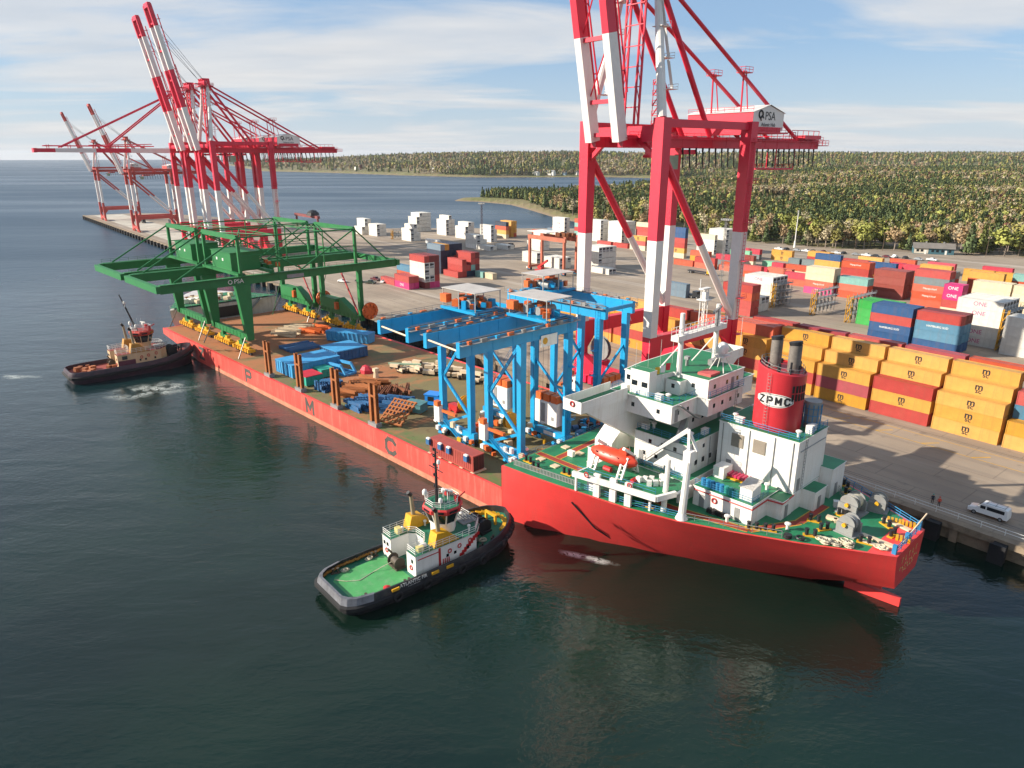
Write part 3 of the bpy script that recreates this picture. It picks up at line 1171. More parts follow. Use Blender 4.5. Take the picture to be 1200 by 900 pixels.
# fence panel along the forward port edge
mb = MB()
mb.beam((70.3, 1.5, 10.4), (82.4, 2.9, 10.4), 0.08).beam((70.3, 1.5, 9.6), (82.4, 2.9, 9.6), 0.08)
for k in range(44):
    f = k / 43
    x, y = 70.3 + 12.1 * f, 1.5 + 1.4 * f
    mb.box(x - 0.06, x + 0.06, y - 0.03, y + 0.03, 9.5, 10.4)
P('picket_railing', mb, GREYP, ship)
mb = MB()
mb.rail([(83, 2.5, DZ), (92, 3.7, DZ), (99, 5.7, DZ)], 1.0, 0.04, 1.6, 3)
mb.rail([(69.3, 1.2, 9.5), (69.3, 42, 9.5)], 1.0, 0.04, 2.0, 3)
P('side_railing', mb, BLUEP, ship)
mb = MB()
mb.rail([(122.8, 17.4, DZ), (122.8, 26.2, DZ), (118, 28.9, DZ), (113, 31.7, DZ), (106, 35.1, DZ), (97, 38.6, DZ)], 1.1, 0.06, 1.5, 3)
for n_ in (17.4, 21.8, 26.2):
    mb.cbox((122.6, n_, DZ + 0.6), 0.5, 0.5, 1.3)
P('stern_railing', mb, BLUEP, ship)
mb = MB()
mb.rail([(99, 5.7, DZ), (106, 8.6, DZ), (111, 10.9, DZ)], 1.0, 0.04, 1.8, 2)
P('side_railing', mb, GREYP, ship)
# ---------------- houses: white walls, green tops
WINM = MB().box(-0.02, 0.03, -0.3, 0.3, -0.35, 0.35).mesh('window', GLASS)   # faces +x


def house(name, x0, x1, y0, y1, z0, z1, lip=0.12):
    mb = MB()
    mb.box(x0, x1, y0, y1, z0, z1 - 0.02, 0)
    mb.box(x0 - lip, x1 + lip, y0 - lip, y1 + lip, z1 - 0.02, z1 + 0.06, 0)
    mb.box(x0 - lip + 0.08, x1 + lip - 0.08, y0 - lip + 0.08, y1 + lip - 0.08, z1 + 0.06, z1 + 0.075, 1)
    return P(name, mb, [SWHITE, SGREEN], ship)


def wins(pts, face, big=1.0):
    rz = {'port': -90, 'aft': 0, 'fwd': 180, 'stbd': 90}[face]
    for p in pts:
        o = put('window', WINM, ship, p, R(rz))
        o.scale = (1, big, big if big < 1.5 else 1.1)


D = 9.47
house('deck_house', 78, 96.4, 10.6, 33.0, D, 12.4)
house('deck_house', 86.2, 95.3, 11.8, 31.8, 12.4, 17.4)
house('deck_house', 77.6, 86.2, 15.5, 28.1, 12.4, 15.2)
house('deck_house', 79.5, 86.2, 16.2, 27.4, 15.2, 17.6)
house('deck_house', 82.4, 92.2, 16.8, 26.8, 17.4, 20.5)
mb = MB()
mb.prism([(83.5, 10.4), (93.3, 10.4), (93.3, 16.9), (95.2, 16.9), (95.2, 26.7), (93.3, 26.7), (93.3, 33.2), (83.5, 33.2)], 20.5, 23.2, 0)
mb.prism([(82.0, 10.2), (93.5, 10.2), (93.5, 16.7), (95.5, 16.7), (95.5, 26.9), (93.5, 26.9), (93.5, 33.4), (82.0, 33.4)], 23.2, 23.3, 0)
mb.prism([(82.3, 10.5), (93.3, 10.5), (93.3, 17.0), (95.3, 17.0), (95.3, 26.6), (93.3, 26.6), (93.3, 33.1), (82.3, 33.1)], 23.3, 23.33, 1)
P('bridge_deck', mb, [SWHITE, SGREEN], ship)
for sg in (1, -1):
    def yy(v):
        return v if sg == 1 else 2 * CY - v
    mb = MB()
    a = [(82.2, yy(-0.3), 22.7), (85.6, yy(-0.3), 22.7), (85.6, yy(10.3), 22.5), (82.2, yy(10.3), 22.5)]
    b = [(x, y, 23.28) for x, y, z in a]
    mb.add(a + b, [(0, 3, 2, 1), (4, 5, 6, 7), (0, 1, 5, 4), (1, 2, 6, 5), (2, 3, 7, 6), (3, 0, 4, 7)])
    mb.add([(82.4, yy(0), 23.285), (85.4, yy(0), 23.285), (85.4, yy(10.2), 23.285), (82.4, yy(10.2), 23.285)], [(0, 1, 2, 3)], 1)
    y0_, y1_ = sorted((yy(-0.3), yy(10.2)))
    mb.box(82.2, 82.3, y0_, y1_, 23.28, 24.5)
    mb.box(85.5, 85.6, y0_, y1_, 23.28, 24.35)
    e0, e1 = sorted((yy(-0.3), yy(-0.2)))
    mb.box(82.3, 85.5, e0, e1, 23.28, 24.4)
    P('bridge_wing', mb, [SWHITE, SGREEN], ship)
    # wedge shaped bracket under the wing
    mb = MB()
    prof = [(yy(1.0), 22.6), (yy(16.8), 22.6), (yy(16.8), 12.5), (yy(14.2), 14.8)]
    mb.add([(83.4, y, z) for y, z in prof] + [(85.4, y, z) for y, z in prof], [(0, 1, 2, 3), (7, 6, 5, 4), (0, 4, 5, 1), (1, 5, 6, 2), (2, 6, 7, 3), (3, 7, 4, 0)])
    P('wing_bracket', mb, SWHITE, ship)
    # slanted side casing below the bracket
    mb = MB()
    prof = [(yy(10.8), 12.5), (yy(16.0), 12.5), (yy(16.0), 17.2), (yy(14.6), 17.2), (yy(10.8), 14.2)]
    n_ = len(prof)
    mb.add([(79.2, y, z) for y, z in prof] + [(82.6, y, z) for y, z in prof], [tuple(range(n_)), tuple(range(2 * n_ - 1, n_ - 1, -1))] + [(i, i + n_, (i + 1) % n_ + n_, (i + 1) % n_) for i in range(n_)])
    P('side_casing', mb, SWHITE, ship)
mb = MB()
wh = [(83, 12.8), (88.2, 12.8), (88.9, 16.8), (95, 16.8), (95, 26.8), (88.9, 26.8), (88.2, 30.8), (83, 30.8), (82.4, 26), (82.4, 17.6)]
mb.prism(wh, 23.33, 26.0, 0)
c_ = Vector((88.5, CY))
up = [tuple(c_ + (Vector(p) - c_) * 1.02) for p in wh]
mb.prism(up, 26.0, 26.12, 0)
mb.prism([tuple(c_ + (Vector(p) - c_) * 0.985) for p in wh], 26.12, 26.14, 1)
P('wheelhouse', mb, [SWHITE, SGREEN], ship)
house('wheelhouse_locker', 85.2, 88.6, 11.2, 13.0, 23.33, 27.0, 0.03)
house('wheelhouse_locker', 88.9, 91.4, 15.0, 16.9, 23.33, 25.4, 0.03)
wins([(86.0, 11.2, 25.0), (87.8, 11.2, 25.0)], 'port', 1.7)
wins([(83.8, 12.8, 25.0)], 'port', 1.6)
wins([(92.5, 16.8, 24.8), (90.2, 15.0, 24.6)], 'port', 0.9)
wins([(95.0, 18.6, 24.8), (95.0, 22.0, 24.8), (95.0, 25.0, 24.8)], 'aft', 0.9)
wins([(82.4, 18 + 1.3 * k, 25.1) for k in range(7)], 'fwd', 1.6)
wins([(91.0, 10.4, 21.9), (86.5, 10.4, 21.9)], 'port', 0.9)
wins([(95.2, 18.5 + 2.3 * k, 21.9) for k in range(4)] + [(93.3, 12, 21.9), (93.3, 14.5, 21.9), (93.3, 29, 21.9)], 'aft', 0.9)
wins([(92.2, 18.0 + 2.6 * k, 19.0) for k in range(3)], 'aft', 0.9)
wins([(95.3, 12.7 + 1.9 * k, 14.0) for k in range(4)], 'aft', 1.1)
wins([(95.3, 13.4, 16.2), (95.3, 16.4, 16.2)], 'aft', 0.8)
wins([(88 + 2.2 * k, 11.8, 14.2) for k in range(3)] + [(89 + 2.2 * k, 11.8, 16.3) for k in range(3)], 'port', 0.9)
wins([(79 + 2.2 * k, 15.5, 14.0) for k in range(2)], 'port', 0.8)
wins([(80.5 + 2.6 * k, 10.6, 11.3) for k in range(6)], 'port', 0.8)
mb = MB()
mb.rail([(82.4, 10.5, 23.33), (82.4, 33.1, 23.33)], 1.0, 0.04, 1.6)
mb.rail([(86, 10.5, 23.33), (93.3, 10.5, 23.33), (93.3, 17, 23.33), (95.3, 17, 23.33), (95.3, 26.6, 23.33)], 1.0, 0.035, 1.4, 3)
mb.rail([(86.4, 12.0, 17.47), (95.2, 12.0, 17.47), (95.2, 18, 17.47)], 1.0, 0.035, 1.4, 3)
mb.rail([(86.0, 10.8, 12.47), (96.3, 10.8, 12.47)], 1.0, 0.035, 1.4, 3)
P('deck_railing', mb, BLUEP, ship)
mb = MB()
mb.beam((93.6, 11.6, 17.5), (92.2, 16.0, 20.5), 0.8, 0.1).rail([(93.6, 11.6, 17.5), (92.2, 16.0, 20.5)], 0.9, 0.03, 1.0)
mb.beam((94.4, 15.5, 20.5), (93.8, 11.5, 23.3), 0.8, 0.1)
mb.beam((87.8, 11.2, 12.5), (93, 11.2, 17.4), 0.7, 0.1).rail([(87.8, 11.2, 12.5), (93, 11.2, 17.4)], 0.9, 0.03, 1.2)
P('outside_stair', mb, GREYP, ship)
# monkey island fittings
mb = MB()
for n_ in (16.9, 26.7):
    mb.tube((89.8, n_, 26.1), (89.8, n_, 35.2), 0.45, 0.34, n=10)
    mb.tube((87.4, n_ - 2.6, 26.1), (89.7, n_, 30.4), 0.12, n=5)
mb.beam((89.8, 15.2, 31.6), (89.8, 28.6, 31.6), 1.3, 0.8)
mb.rail([(89.2, 15.2, 32.0), (89.2, 28.6, 32.0)], 1.1, 0.05, 1.2)
mb.rail([(90.4, 15.2, 32.0), (90.4, 28.6, 32.0)], 1.1, 0.05, 1.2)
P('radar_gantry', mb, SWHITE, ship)
mb = MB()
for dx, dy in ((-0.4, -0.4), (0.4, -0.4), (0.4, 0.4), (-0.4, 0.4)):
    mb.tube((89.8 + dx, 22.3 + dy, 31.9), (89.8 + dx, 22.3 + dy, 38.2), 0.08, n=5)
for k in range(8):
    z = 32.1 + k * 0.75
    mb.beam((89.4, 21.9, z), (90.2, 22.7, z + 0.7), 0.06).beam((90.2, 21.9, z), (89.4, 22.7, z + 0.7), 0.06)
mb.box(89.0, 90.6, 21.5, 23.1, 36.4, 36.55)
mb.box(89.4, 90.2, 21.2, 23.4, 38.1, 38.25)
mb.cbox((89.8, 22.3, 37.2), 0.8, 0.7, 0.9)
mb.tube((89.4, 21.6, 38.2), (89.4, 21.6, 39.6), 0.06, n=5)
P('signal_mast', mb, SWHITE, ship)
mb = MB()
mb.tube((90.3, 25.6, 32.0), (90.3, 25.6, 34.4), 0.3, n=8)
mb.cbox((90.3, 25.6, 34.6), 0.4, 5.4, 0.35, 0.35)
P('radar_scanner', mb, GREYP, ship)
mb = MB()
mb.lathe([(0.1, 0), (0.75, 0.25), (0.95, 0.9), (0.85, 1.4), (0.4, 1.85), (0.05, 1.95)], (93.4, 22.6, 28.6), 12)
mb.box(92.4, 94.4, 21.6, 23.6, 28.35, 28.5)
for dx, dy in ((-0.9, -0.9), (0.9, -0.9), (0.9, 0.9), (-0.9, 0.9)):
    mb.tube((93.4 + dx * 1.4, 22.6 + dy * 1.4, 26.1), (93.4 + dx * 0.4, 22.6 + dy * 0.4, 28.4), 0.08, n=5)
mb.rail([(92.4, 21.6, 28.5), (94.4, 21.6, 28.5), (94.4, 23.6, 28.5)], 0.8, 0.03, 0.9)
P('satellite_dome', mb, SWHITE, ship, smooth='auto')
mb = MB()
mb.box(92.2, 94.4, 18.2, 20.8, 26.14, 26.5)
P('roof_hatch', mb, M('faded_red_paint', '#c25a58', 0.6), ship)
mb = MB()
mb.tube((88.5, 21, 26.1), (88.5, 21, 27.3), 0.25, n=7).cbox((88.5, 21, 27.4), 0.7, 0.7, 0.5)
mb.cbox((91.0, 24.8, 26.6), 0.8, 2.6, 0.9)
P('compass_stand', mb, GREYP, ship)
mb = MB()
for k in range(4):
    mb.tube((84 + k * 0.7, 14 + 2.2 * k, 26.1), (84 + k * 0.7, 14 + 2.2 * k, 30.2), 0.03, n=4)
mb.tube((94.5, 25.8, 26.1), (94.5, 25.8, 34), 0.035, n=4)
P('aerial', mb, SWHITE, ship)
# flags on the gantry
for (x, y, z, m_) in ((88.6, 15.2, 26.6, 'red'), (88.4, 14.2, 26.4, 'white'), (88.2, 13.1, 26.3, 'yellow'), (90.5, 27.5, 26.8, 'red')):
    fl2 = MB().add([(x, y, z), (x + 0.15, y + 0.9, z - 0.1), (x + 0.2, y + 0.9, z + 1.0), (x, y, z + 1.1)], [(0, 1, 2, 3)])
    P('signal_flag', fl2, M('flag_' + m_, {'red': '#c8203a', 'white': '#e8e8e8', 'yellow': '#d8b030'}[m_], 0.7), ship)
# ---------------- engine casing and funnel
house('engine_casing', 96.5, 108.6, 18.3, 27.2, 12.4, 20.0)
house('engine_casing_base', 96.5, 108.6, 18.3, 33.0, D, 12.4)
house('casing_annex', 108.6, 110.6, 21.0, 24.6, D, 12.3)
house('casing_annex', 104.5, 110.4, 26.6, 31.0, D, 14.0)
vm = MB()
vm.box(-0.95, 0.95, -0.05, 0.06, -1.0, 1.0)
for k in range(8):
    vm.box(-0.85, 0.85, -0.09, -0.05, -0.9 + k * 0.23, -0.8 + k * 0.23)
vme = vm.mesh('louvre_panel', M('louvre_grey', '#8f8578', 0.6))
for x, z in ((99.6, 17.7), (103.0, 17.7)):
    put('louvre_panel', vme, ship, (x, 18.25, z))
mb = MB()
mb.rail([(96.6, 18.4, 20.08), (108.5, 18.4, 20.08), (108.5, 27.1, 20.08)], 1.0, 0.04, 1.4, 3)
P('casing_railing', mb, BLUEP, ship)
FUNRED = M('funnel_red', '#c02f37', 0.4, 0.08, 0.3, dirt=0.15, dirtc='#7c2028', streak=True)
fun = put('funnel', None, ship, (103.2, 22.2, 20.07))
mb = MB()
mb.lathe([(3.35, 0), (3.35, 8.6), (3.2, 8.75), (3.2, 8.5)], n=32, sx=1.0, sy=0.92)
for i, v in enumerate(mb.v):
    if v[2] > 8:
        mb.v[i] = (v[0], v[1], v[2] + 0.16 * (-v[0]) + 0.1)
P('funnel_shell', mb, FUNRED, fun, smooth='auto')
mb = MB()
for x, y, r_, h in ((-1.1, -0.2, 0.78, 12.6), (1.5, 0.1, 0.85, 12.2)):
    mb.tube((x, y, 7.5), (x, y, h), r_, n=14)
    mb.tube((x, y, h), (x - 0.1, y, h + 0.45), r_ * 1.02, r_ * 1.08, n=14, mi=1)
for k in range(9):
    a = k * 0.7
    mb.tube((2.3 * math.cos(a), 2.1 * math.sin(a), 7.5), (2.3 * math.cos(a), 2.1 * math.sin(a), 9.4 + (k % 3) * 0.3), 0.16 + 0.08 * (k % 2), n=7, mi=1)
P('exhaust_pipe', mb, [M('sooty_steel', '#7d766f', 0.6, 0.3, 0.8, dirt=0.6, dirtc='#2a2624'), BLACKP], fun, smooth='auto')
mb = MB()
mb.rail([(3.0 * math.cos(a), 2.75 * math.sin(a), 8.6 - 0.5 * math.cos(a)) for a in [i * 0.42 for i in range(16)]], 0.9, 0.04, 1.1)
P('funnel_railing', mb, GREYP, fun)
mb = MB()
for a in (-0.62, -0.45, -0.28, -0.1, 0.08):
    for z in (5.2, 6.4):
        x, y = 3.37 * math.cos(a), 3.37 * 0.92 * math.sin(a)
        mb.cbox((x, y, z), 0.12, 0.3, 1.0, a)
P('funnel_louvre', mb, DARK, fun)


def wrap(me, rx, ry, off, ang0):
    """bend flat lettering (x, z) round the funnel"""
    for v in me.vertices:
        a = ang0 + v.co.x / rx
        d = off - v.co.y
        v.co = Vector(((rx + d) * math.cos(a), (ry + d) * math.sin(a), v.co.z))


AFACE = R(-78)
pl = MB()


def ring_patch(fr, mi, off, hw, hh, inner=None):
    cols = 36
    for i in range(cols):
        x0, x1 = -hw + 2 * hw * i / cols, -hw + 2 * hw * (i + 1) / cols

        def hh_(x):
            t_ = min(1, abs(x) / hw)
            return hh * (1 - t_ ** 2.6 * 0.72)
        pts_ = []
        for x, z in ((x0, -hh_(x0)), (x1, -hh_(x1)), (x1, hh_(x1)), (x0, hh_(x0))):
            a = AFACE + x / 3.35
            pts_.append(((3.35 + off) * math.cos(a), (3.35 * 0.92 + off) * math.sin(a), 4.6 + z))
        pl.add(pts_, [(0, 1, 2, 3)], mi)


ring_patch(pl, 0, 0.012, 2.75, 0.98)
ring_patch(pl, 1, 0.020, 2.62, 0.87)
ring_patch(pl, 0, 0.028, 2.54, 0.80)
P('funnel_badge', pl, [WHITE, BLACKP], fun)
lm = strokes('ZPMC', 1.22, 0.92, 0.27, 0.28, BLACKP)
for v in lm.vertices:
    v.co.x *= 1.0
    v.co.z *= 0.95
# slice long faces so the letters follow the curve
bm = bmesh.new()
bm.from_mesh(lm)
bmesh.ops.triangulate(bm, faces=bm.faces)
bmesh.ops.subdivide_edges(bm, edges=[e for e in bm.edges if e.calc_length() > 0.35], cuts=2)
bm.to_mesh(lm)
bm.free()
wrap(lm, 3.35, 3.35 * 0.92, 0.04, AFACE)
put('badge_lettering', lm, fun, (0, 0, 4.6))
mb = MB()
mb.tube((106.8, 25.4, 20.0), (106.8, 25.4, 23.2), 1.05, n=16)
mb.tube((106.8, 25.4, 23.2), (106.8, 25.4, 24.0), 1.2, 1.2, n=16)
P('ventilator', mb, GREYP, ship, smooth='auto')
mb = MB()
for k in range(12):
    a = k * 0.5236
    mb.tube((106.8 + 1.25 * math.cos(a), 25.4 + 1.25 * math.sin(a), 20.1), (106.8 + 1.25 * math.cos(a), 25.4 + 1.25 * math.sin(a), 23.6), 0.06, n=4)
for z in (21, 22, 23):
    mb.torus((106.8, 25.4, z), 1.27, 0.05, n=16, k=4)
P('ventilator_cage', mb, BLUEP, ship)
mb = MB()
mb.cbox((108.0, 22.6, 20.7), 0.9, 0.9, 1.2)
P('roof_locker', mb, SWHITE, ship)
# ---------------- low house on the port quarter with drums
house('store_house', 97.6, 106.6, 10.8, 18.3, D, 12.4)
house('store_house_step', 106.6, 108.7, 15.2, 18.3, D, 12.2)
drm = MB().lathe([(0.3, 0), (0.3, 0.88), (0.25, 0.9)], n=10).mesh('oil_drum', BLUEP)
drg = MB().lathe([(0.3, 0), (0.3, 0.88), (0.25, 0.9)], n=10).mesh('oil_drum', M('teal_drum', '#2f8f86', 0.45))
for k in range(8):
    o = put('oil_drum', drm if k < 5 else drg, ship, (98.6 + k * 0.72, 11.6 + 0.05 * (k % 2), 12.48))
    o.scale = (1.15, 1.15, 1.25)
btm = MB().tube((0, 0, 0.25), (0, 1.5, 0.25), 0.24, n=8).mesh('gas_bottle', M('pink_bottle', '#c42f5a', 0.4))
for k in range(7):
    put('gas_bottle', btm, ship, (99.2 + 0.55 * k, 16.2, 12.48 + 0.3))
mb = MB().box(98.8, 103.2, 16.0, 17.9, 12.48, 12.72)
P('bottle_rack', mb, YELO, ship)
mb = MB()
mb.box(104.2, 106.0, 11.6, 14.0, 12.48, 14.3)
mb.add([(104.0, 11.4, 14.3), (106.2, 11.4, 14.3), (106.2, 14.2, 14.9), (104.0, 14.2, 14.9)], [(0, 1, 2, 3), (3, 2, 1, 0)])
P('deck_kiosk', mb, SWHITE, ship)
mb = MB().box(97.9, 99.6, 15.2, 17.6, 12.48, 14.2)
P('deck_kiosk', mb, SWHITE, ship)
mb = MB()
mb.rail([(97.7, 10.9, 12.47), (106.5, 10.9, 12.47), (106.5, 15.2, 12.47)], 1.0, 0.03, 1.3, 3)
P('store_railing', mb, BLUEP, ship)
pip = MB().path([(97.7, 10.72, 11.9), (106.68, 10.72, 11.9), (106.68, 14.9, 11.95), (108.75, 15.1, 12.0), (108.8, 18.2, 12.3)], 0.1, 6)
P('fire_main_pipe', pip, REDP, ship)
mb = MB()
for k in range(9):
    mb.cbox((100.5 + 0.35 * k, 10.2, D + 0.3), 0.3, 0.5 + 0.2 * (k % 3), 0.6 + 0.25 * (k % 2), 0.3 * k)
P('deck_valve', mb, BLACKP, ship)
# doors, vents, lockers and pipes on the houses
drm2 = MB().box(-0.03, 0.05, -0.4, 0.4, 0, 1.9).box(0.05, 0.07, -0.12, 0.12, 1.3, 1.6)
drm2 = drm2.mesh('steel_door', GREYP)
for (x, y, z, f) in ((95.3, 20.5, 12.47, 0), (95.3, 12.4, 15.0, 0), (93.3, 11.6, 20.6, 0), (92.2, 25.5, 17.5, 0), (84.5, 10.6, 9.5, -90), (88.5, 10.6, 9.5, -90), (99.0, 10.8, 9.5, -90), (104.5, 10.8, 9.5, -90), (108.6, 19.5, 12.45, 0), (108.72, 16.5, 9.5, 0), (110.62, 22.5, 9.5, 0), (110.42, 28.5, 9.5, 0), (87.5, 11.8, 12.5, -90), (95.0, 23.6, 23.35, 0), (80, 15.5, 12.5, -90), (98.5, 18.3, 12.5, -90)):
    put('steel_door', drm2, ship, (x, y, z), R(f))
vt = MB().tube((0, 0, 0), (0, 0, 0.9), 0.22, n=9).lathe([(0.42, 0.75), (0.42, 0.95), (0.1, 1.1)], n=9)
vt = vt.mesh('mushroom_vent', SWHITE, 'auto')
for (x, y, z) in ((80.5, 17.5, 15.2), (81.5, 20, 15.2), (84.4, 12.4, 23.35), (91.5, 12.0, 23.35), (92.8, 29.5, 23.35), (88.0, 14.0, 17.5), (94.2, 14.5, 17.5), (94.5, 29, 17.5), (98.0, 20, 20.1), (98.0, 25.5, 20.1), (107.6, 20, 20.1), (76.5, 14, 9.5), (75.0, 17.5, 9.5), (76.0, 24, 9.5), (103.8, 9.6, 9.5), (110.5, 13.5, 9.5), (105.5, 16.8, 12.45), (84.5, 4.5, 9.5)):
    put('mushroom_vent', vt, ship, (x, y, z))
mb = MB()
for x in (97.2, 101.4, 105.2, 107.9):
    mb.tube((x, 18.2, 12.5), (x, 18.2, 19.8), 0.06, n=5)
for y in (13.2, 18.0, 23.6, 28.4):
    mb.tube((95.38, y, 12.5), (95.38, y, 17.2), 0.05, n=5)
mb.path([(86.3, 11.7, 15.9), (95.2, 11.7, 15.9)], 0.06, 5).path([(108.68, 19, 18.5), (108.68, 26.8, 18.5)], 0.07, 5)
P('wall_pipe', mb, GREYP, ship)
mb = MB()
mb.ladder((108.75, 20.4, 12.5), (108.75, 20.4, 20.0), 0.5, 0.035, 0.45, side=(0, 1, 0)).ladder((95.4, 24.5, 17.5), (95.4, 24.5, 23.3), 0.5, 0.035, 0.45, side=(0, 1, 0)).ladder((103.0, 18.9, 20.1), (103.0, 18.95, 28.5), 0.45, 0.03, 0.45)
P('wall_ladder', mb, GREYP, ship)
rl = random.Random(17)
lkm = MB().box(-0.55, 0.55, -0.35, 0.35, 0, 0.85).box(-0.6, 0.6, -0.4, 0.4, 0.85, 0.92).mesh('deck_locker', SWHITE)
for (x, y, z, a) in ((87.2, 13.0, 17.48, 0), (94.6, 17.6, 17.48, 90), (91.5, 17.5, 20.56, 0), (84.2, 11.4, 23.35, 0), (90.5, 11.2, 23.35, 0), (94.9, 25.9, 23.35, 90), (99.2, 19.2, 20.1, 0), (107.8, 23.9, 20.1, 90), (101.2, 26.2, 20.1, 0), (74.2, 10.9, 9.5, 0), (79.3, 9.9, 9.5, 0), (82.0, 8.6, 12.4, 20), (93.8, 8.8, 12.4, 0), (112.4, 24.8, 9.5, 30)):
    put('deck_locker', lkm, ship, (x, y, z), R(a))
mb = MB()
for (x, y) in ((72.2, 22.0), (73.0, 25.5), (71.5, 30.0), (74.5, 33.0), (72.5, 36.5)):
    mb.cbox((x, y, DZ + 0.6), rl.uniform(1, 2), rl.uniform(1, 2.2), 1.2, rl.random())
P('deck_machinery', mb, BLACKP, ship)
mb = MB().torus((74.6, 22.5, DZ + 1.5), 1.1, 0.35, axis='x', n=16, k=6)
P('cable_drum', mb, GREYP, ship)
rings_ = MB().torus((0, -0.06, 0), 0.36, 0.1, axis='y', n=12, k=5).mesh('life_ring', REDP)
for (x, y, z) in ((85.5, 1.55, 12.9), (92.0, 3.2, 12.9), (84.0, -0.3, 23.9), (101.0, 10.8, 11.2)):
    put('life_ring', rings_, ship, (x, y - 0.05, z))
# ---------------- boat deck on white pillars
mb = MB()
mb.prism([(82.9, 1.3), (96.2, 3.4), (97.4, 6.2), (97.4, 10.6), (82.9, 10.6)], 12.05, 12.35, 0)
mb.prism([(83.2, 2.3), (95.6, 4.2), (97.1, 6.5), (97.1, 10.5), (83.2, 10.5)], 12.35, 12.37, 1)
mb.beam((82.9, 1.4, 12.3), (96.3, 3.5, 12.3), 0.5, 0.8)
mb.beam((96.3, 3.5, 12.3), (97.5, 6.4, 12.5), 0.5, 0.8)
P('boat_deck', mb, [SWHITE, SGREEN], ship)
pm = MB().box(-0.5, 0.5, -0.25, 0.25, 0, 3.6).mesh('deck_pillar', SWHITE)
for x, y in ((86.6, 2.6), (89.2, 3.1), (91.6, 3.5)):
    o = put('deck_pillar', pm, ship, (x, y, D - 0.02), R(9))
pm2 = MB().box(-0.15, 0.15, -0.15, 0.15, 0, 2.6).mesh('deck_pillar', SWHITE)
for x, y in ((83.2, 1.9), (94.6, 4.6), (84, 9), (90, 9), (96, 9.5)):
    put('deck_pillar', pm2, ship, (x, y, D - 0.02))
mb = MB()
mb.box(84.2, 86.0, 3.2, 3.5, D, 12.0)
P('wind_screen', mb, SWHITE, ship)
mb = MB()
mb.rail([(83, 2.4, 12.37), (95.6, 4.3, 12.37)], 0.9, 0.03, 1.6, 2)
P('boat_deck_railing', mb, BLUEP, ship)
for x in (83.6, 88.6):
    mb = MB()
    for y0_, y1_ in ((4.6, 6.0), (8.6, 7.6)):
        mb.beam((x, y0_, 12.37), (x, y1_, 15.4), 0.28, 0.28)
        mb.beam((x + 0.8, y0_, 12.37), (x + 0.8, y1_, 15.4), 0.28, 0.28)
        for k in range(5):
            f = k / 5
            mb.beam((x, y0_ + (y1_ - y0_) * f, 12.4 + 3 * f), (x + 0.8, y0_ + (y1_ - y0_) * f, 12.4 + 3 * f), 0.1)
    mb.beam((x + 0.4, 7.6, 15.4), (x + 0.4, 5.4, 16.9), 0.4, 0.4)
    P('boat_davit', mb, SWHITE, ship)
mb = MB()
for k in range(6):
    mb.cbox((91.5 + k * 0.6, 6.0 + 0.7 * (k % 3), 12.8), 0.7, 0.6, 0.8, 0.2 * k)
P('deck_locker', mb, SWHITE, ship)
mb = MB()
mb.tube((91, 5, 12.6), (91, 6, 12.6), 0.35, n=9).tube((85.5, 5.5, 12.8), (86.8, 5.5, 12.8), 0.4, n=9)
P('boat_winch', mb, REDP, ship)
# provision crane: two white posts with folded jib
mb = MB()
mb.tube((96.0, 5.9, D), (96.0, 6.4, 17.2), 0.42, 0.32, n=10)
mb.tube((99.0, 5.9, D), (99.0, 6.6, 18.8), 0.55, 0.4, n=10)
mb.lathe([(0.9, 0), (0.5, 0.9)], (99.0, 5.9, D), 10)
mb.cbox((99.0, 6.6, 18.6), 1.1, 1.3, 1.5)
mb.beam((98.8, 6.6, 19.3), (97.4, 8.6, 21.4), 0.35, 0.35)
mb.beam((97.4, 8.6, 21.4), (93.2, 7.0, 17.4), 0.5, 0.55, 0.3, 0.3)
mb.beam((97.4, 8.6, 21.4), (99.2, 8.2, 18.8), 0.28, 0.28)
P('provision_crane', mb, SWHITE, ship, smooth='auto')
# ---------------- mooring gear on the stern deck
def winch(x, y, rz, r_, w, mat_):
    w_ = put('mooring_winch', None, ship, (x, y, DZ), rz)
    mb = MB()
    mb.tube((0, -w / 2, r_ + 0.35), (0, w / 2, r_ + 0.35), r_ * 0.8, n=18)
    P('winch_drum', mb, mat_, w_, smooth='auto')
    mb = MB()
    for yv in (-w / 2, -w / 6, w / 2):
        mb.tube((0, yv - 0.06, r_ + 0.35), (0, yv + 0.06, r_ + 0.35), r_, n=20)
    P('drum_flange', mb, GREYP, w_, smooth='auto')
    mb = MB()
    mb.box(-r_, r_, -w / 2 - 0.4, -w / 2 - 0.1, 0, r_ + 0.4).box(-r_, r_, w / 2 + 0.1, w / 2 + 0.5, 0, r_ + 0.4)
    mb.box(-r_ * 1.3, r_ * 1.3, -w / 2 - 0.5, w / 2 + 0.6, 0, 0.2)
    P('winch_frame', mb, GREYP, w_)
    mb = MB()
    mb.tube((0, -w / 2 - 0.75, r_ + 0.35), (0, -w / 2 - 0.4, r_ + 0.35), 0.28, n=10)
    P('drum_hub', mb, YELO, w_)


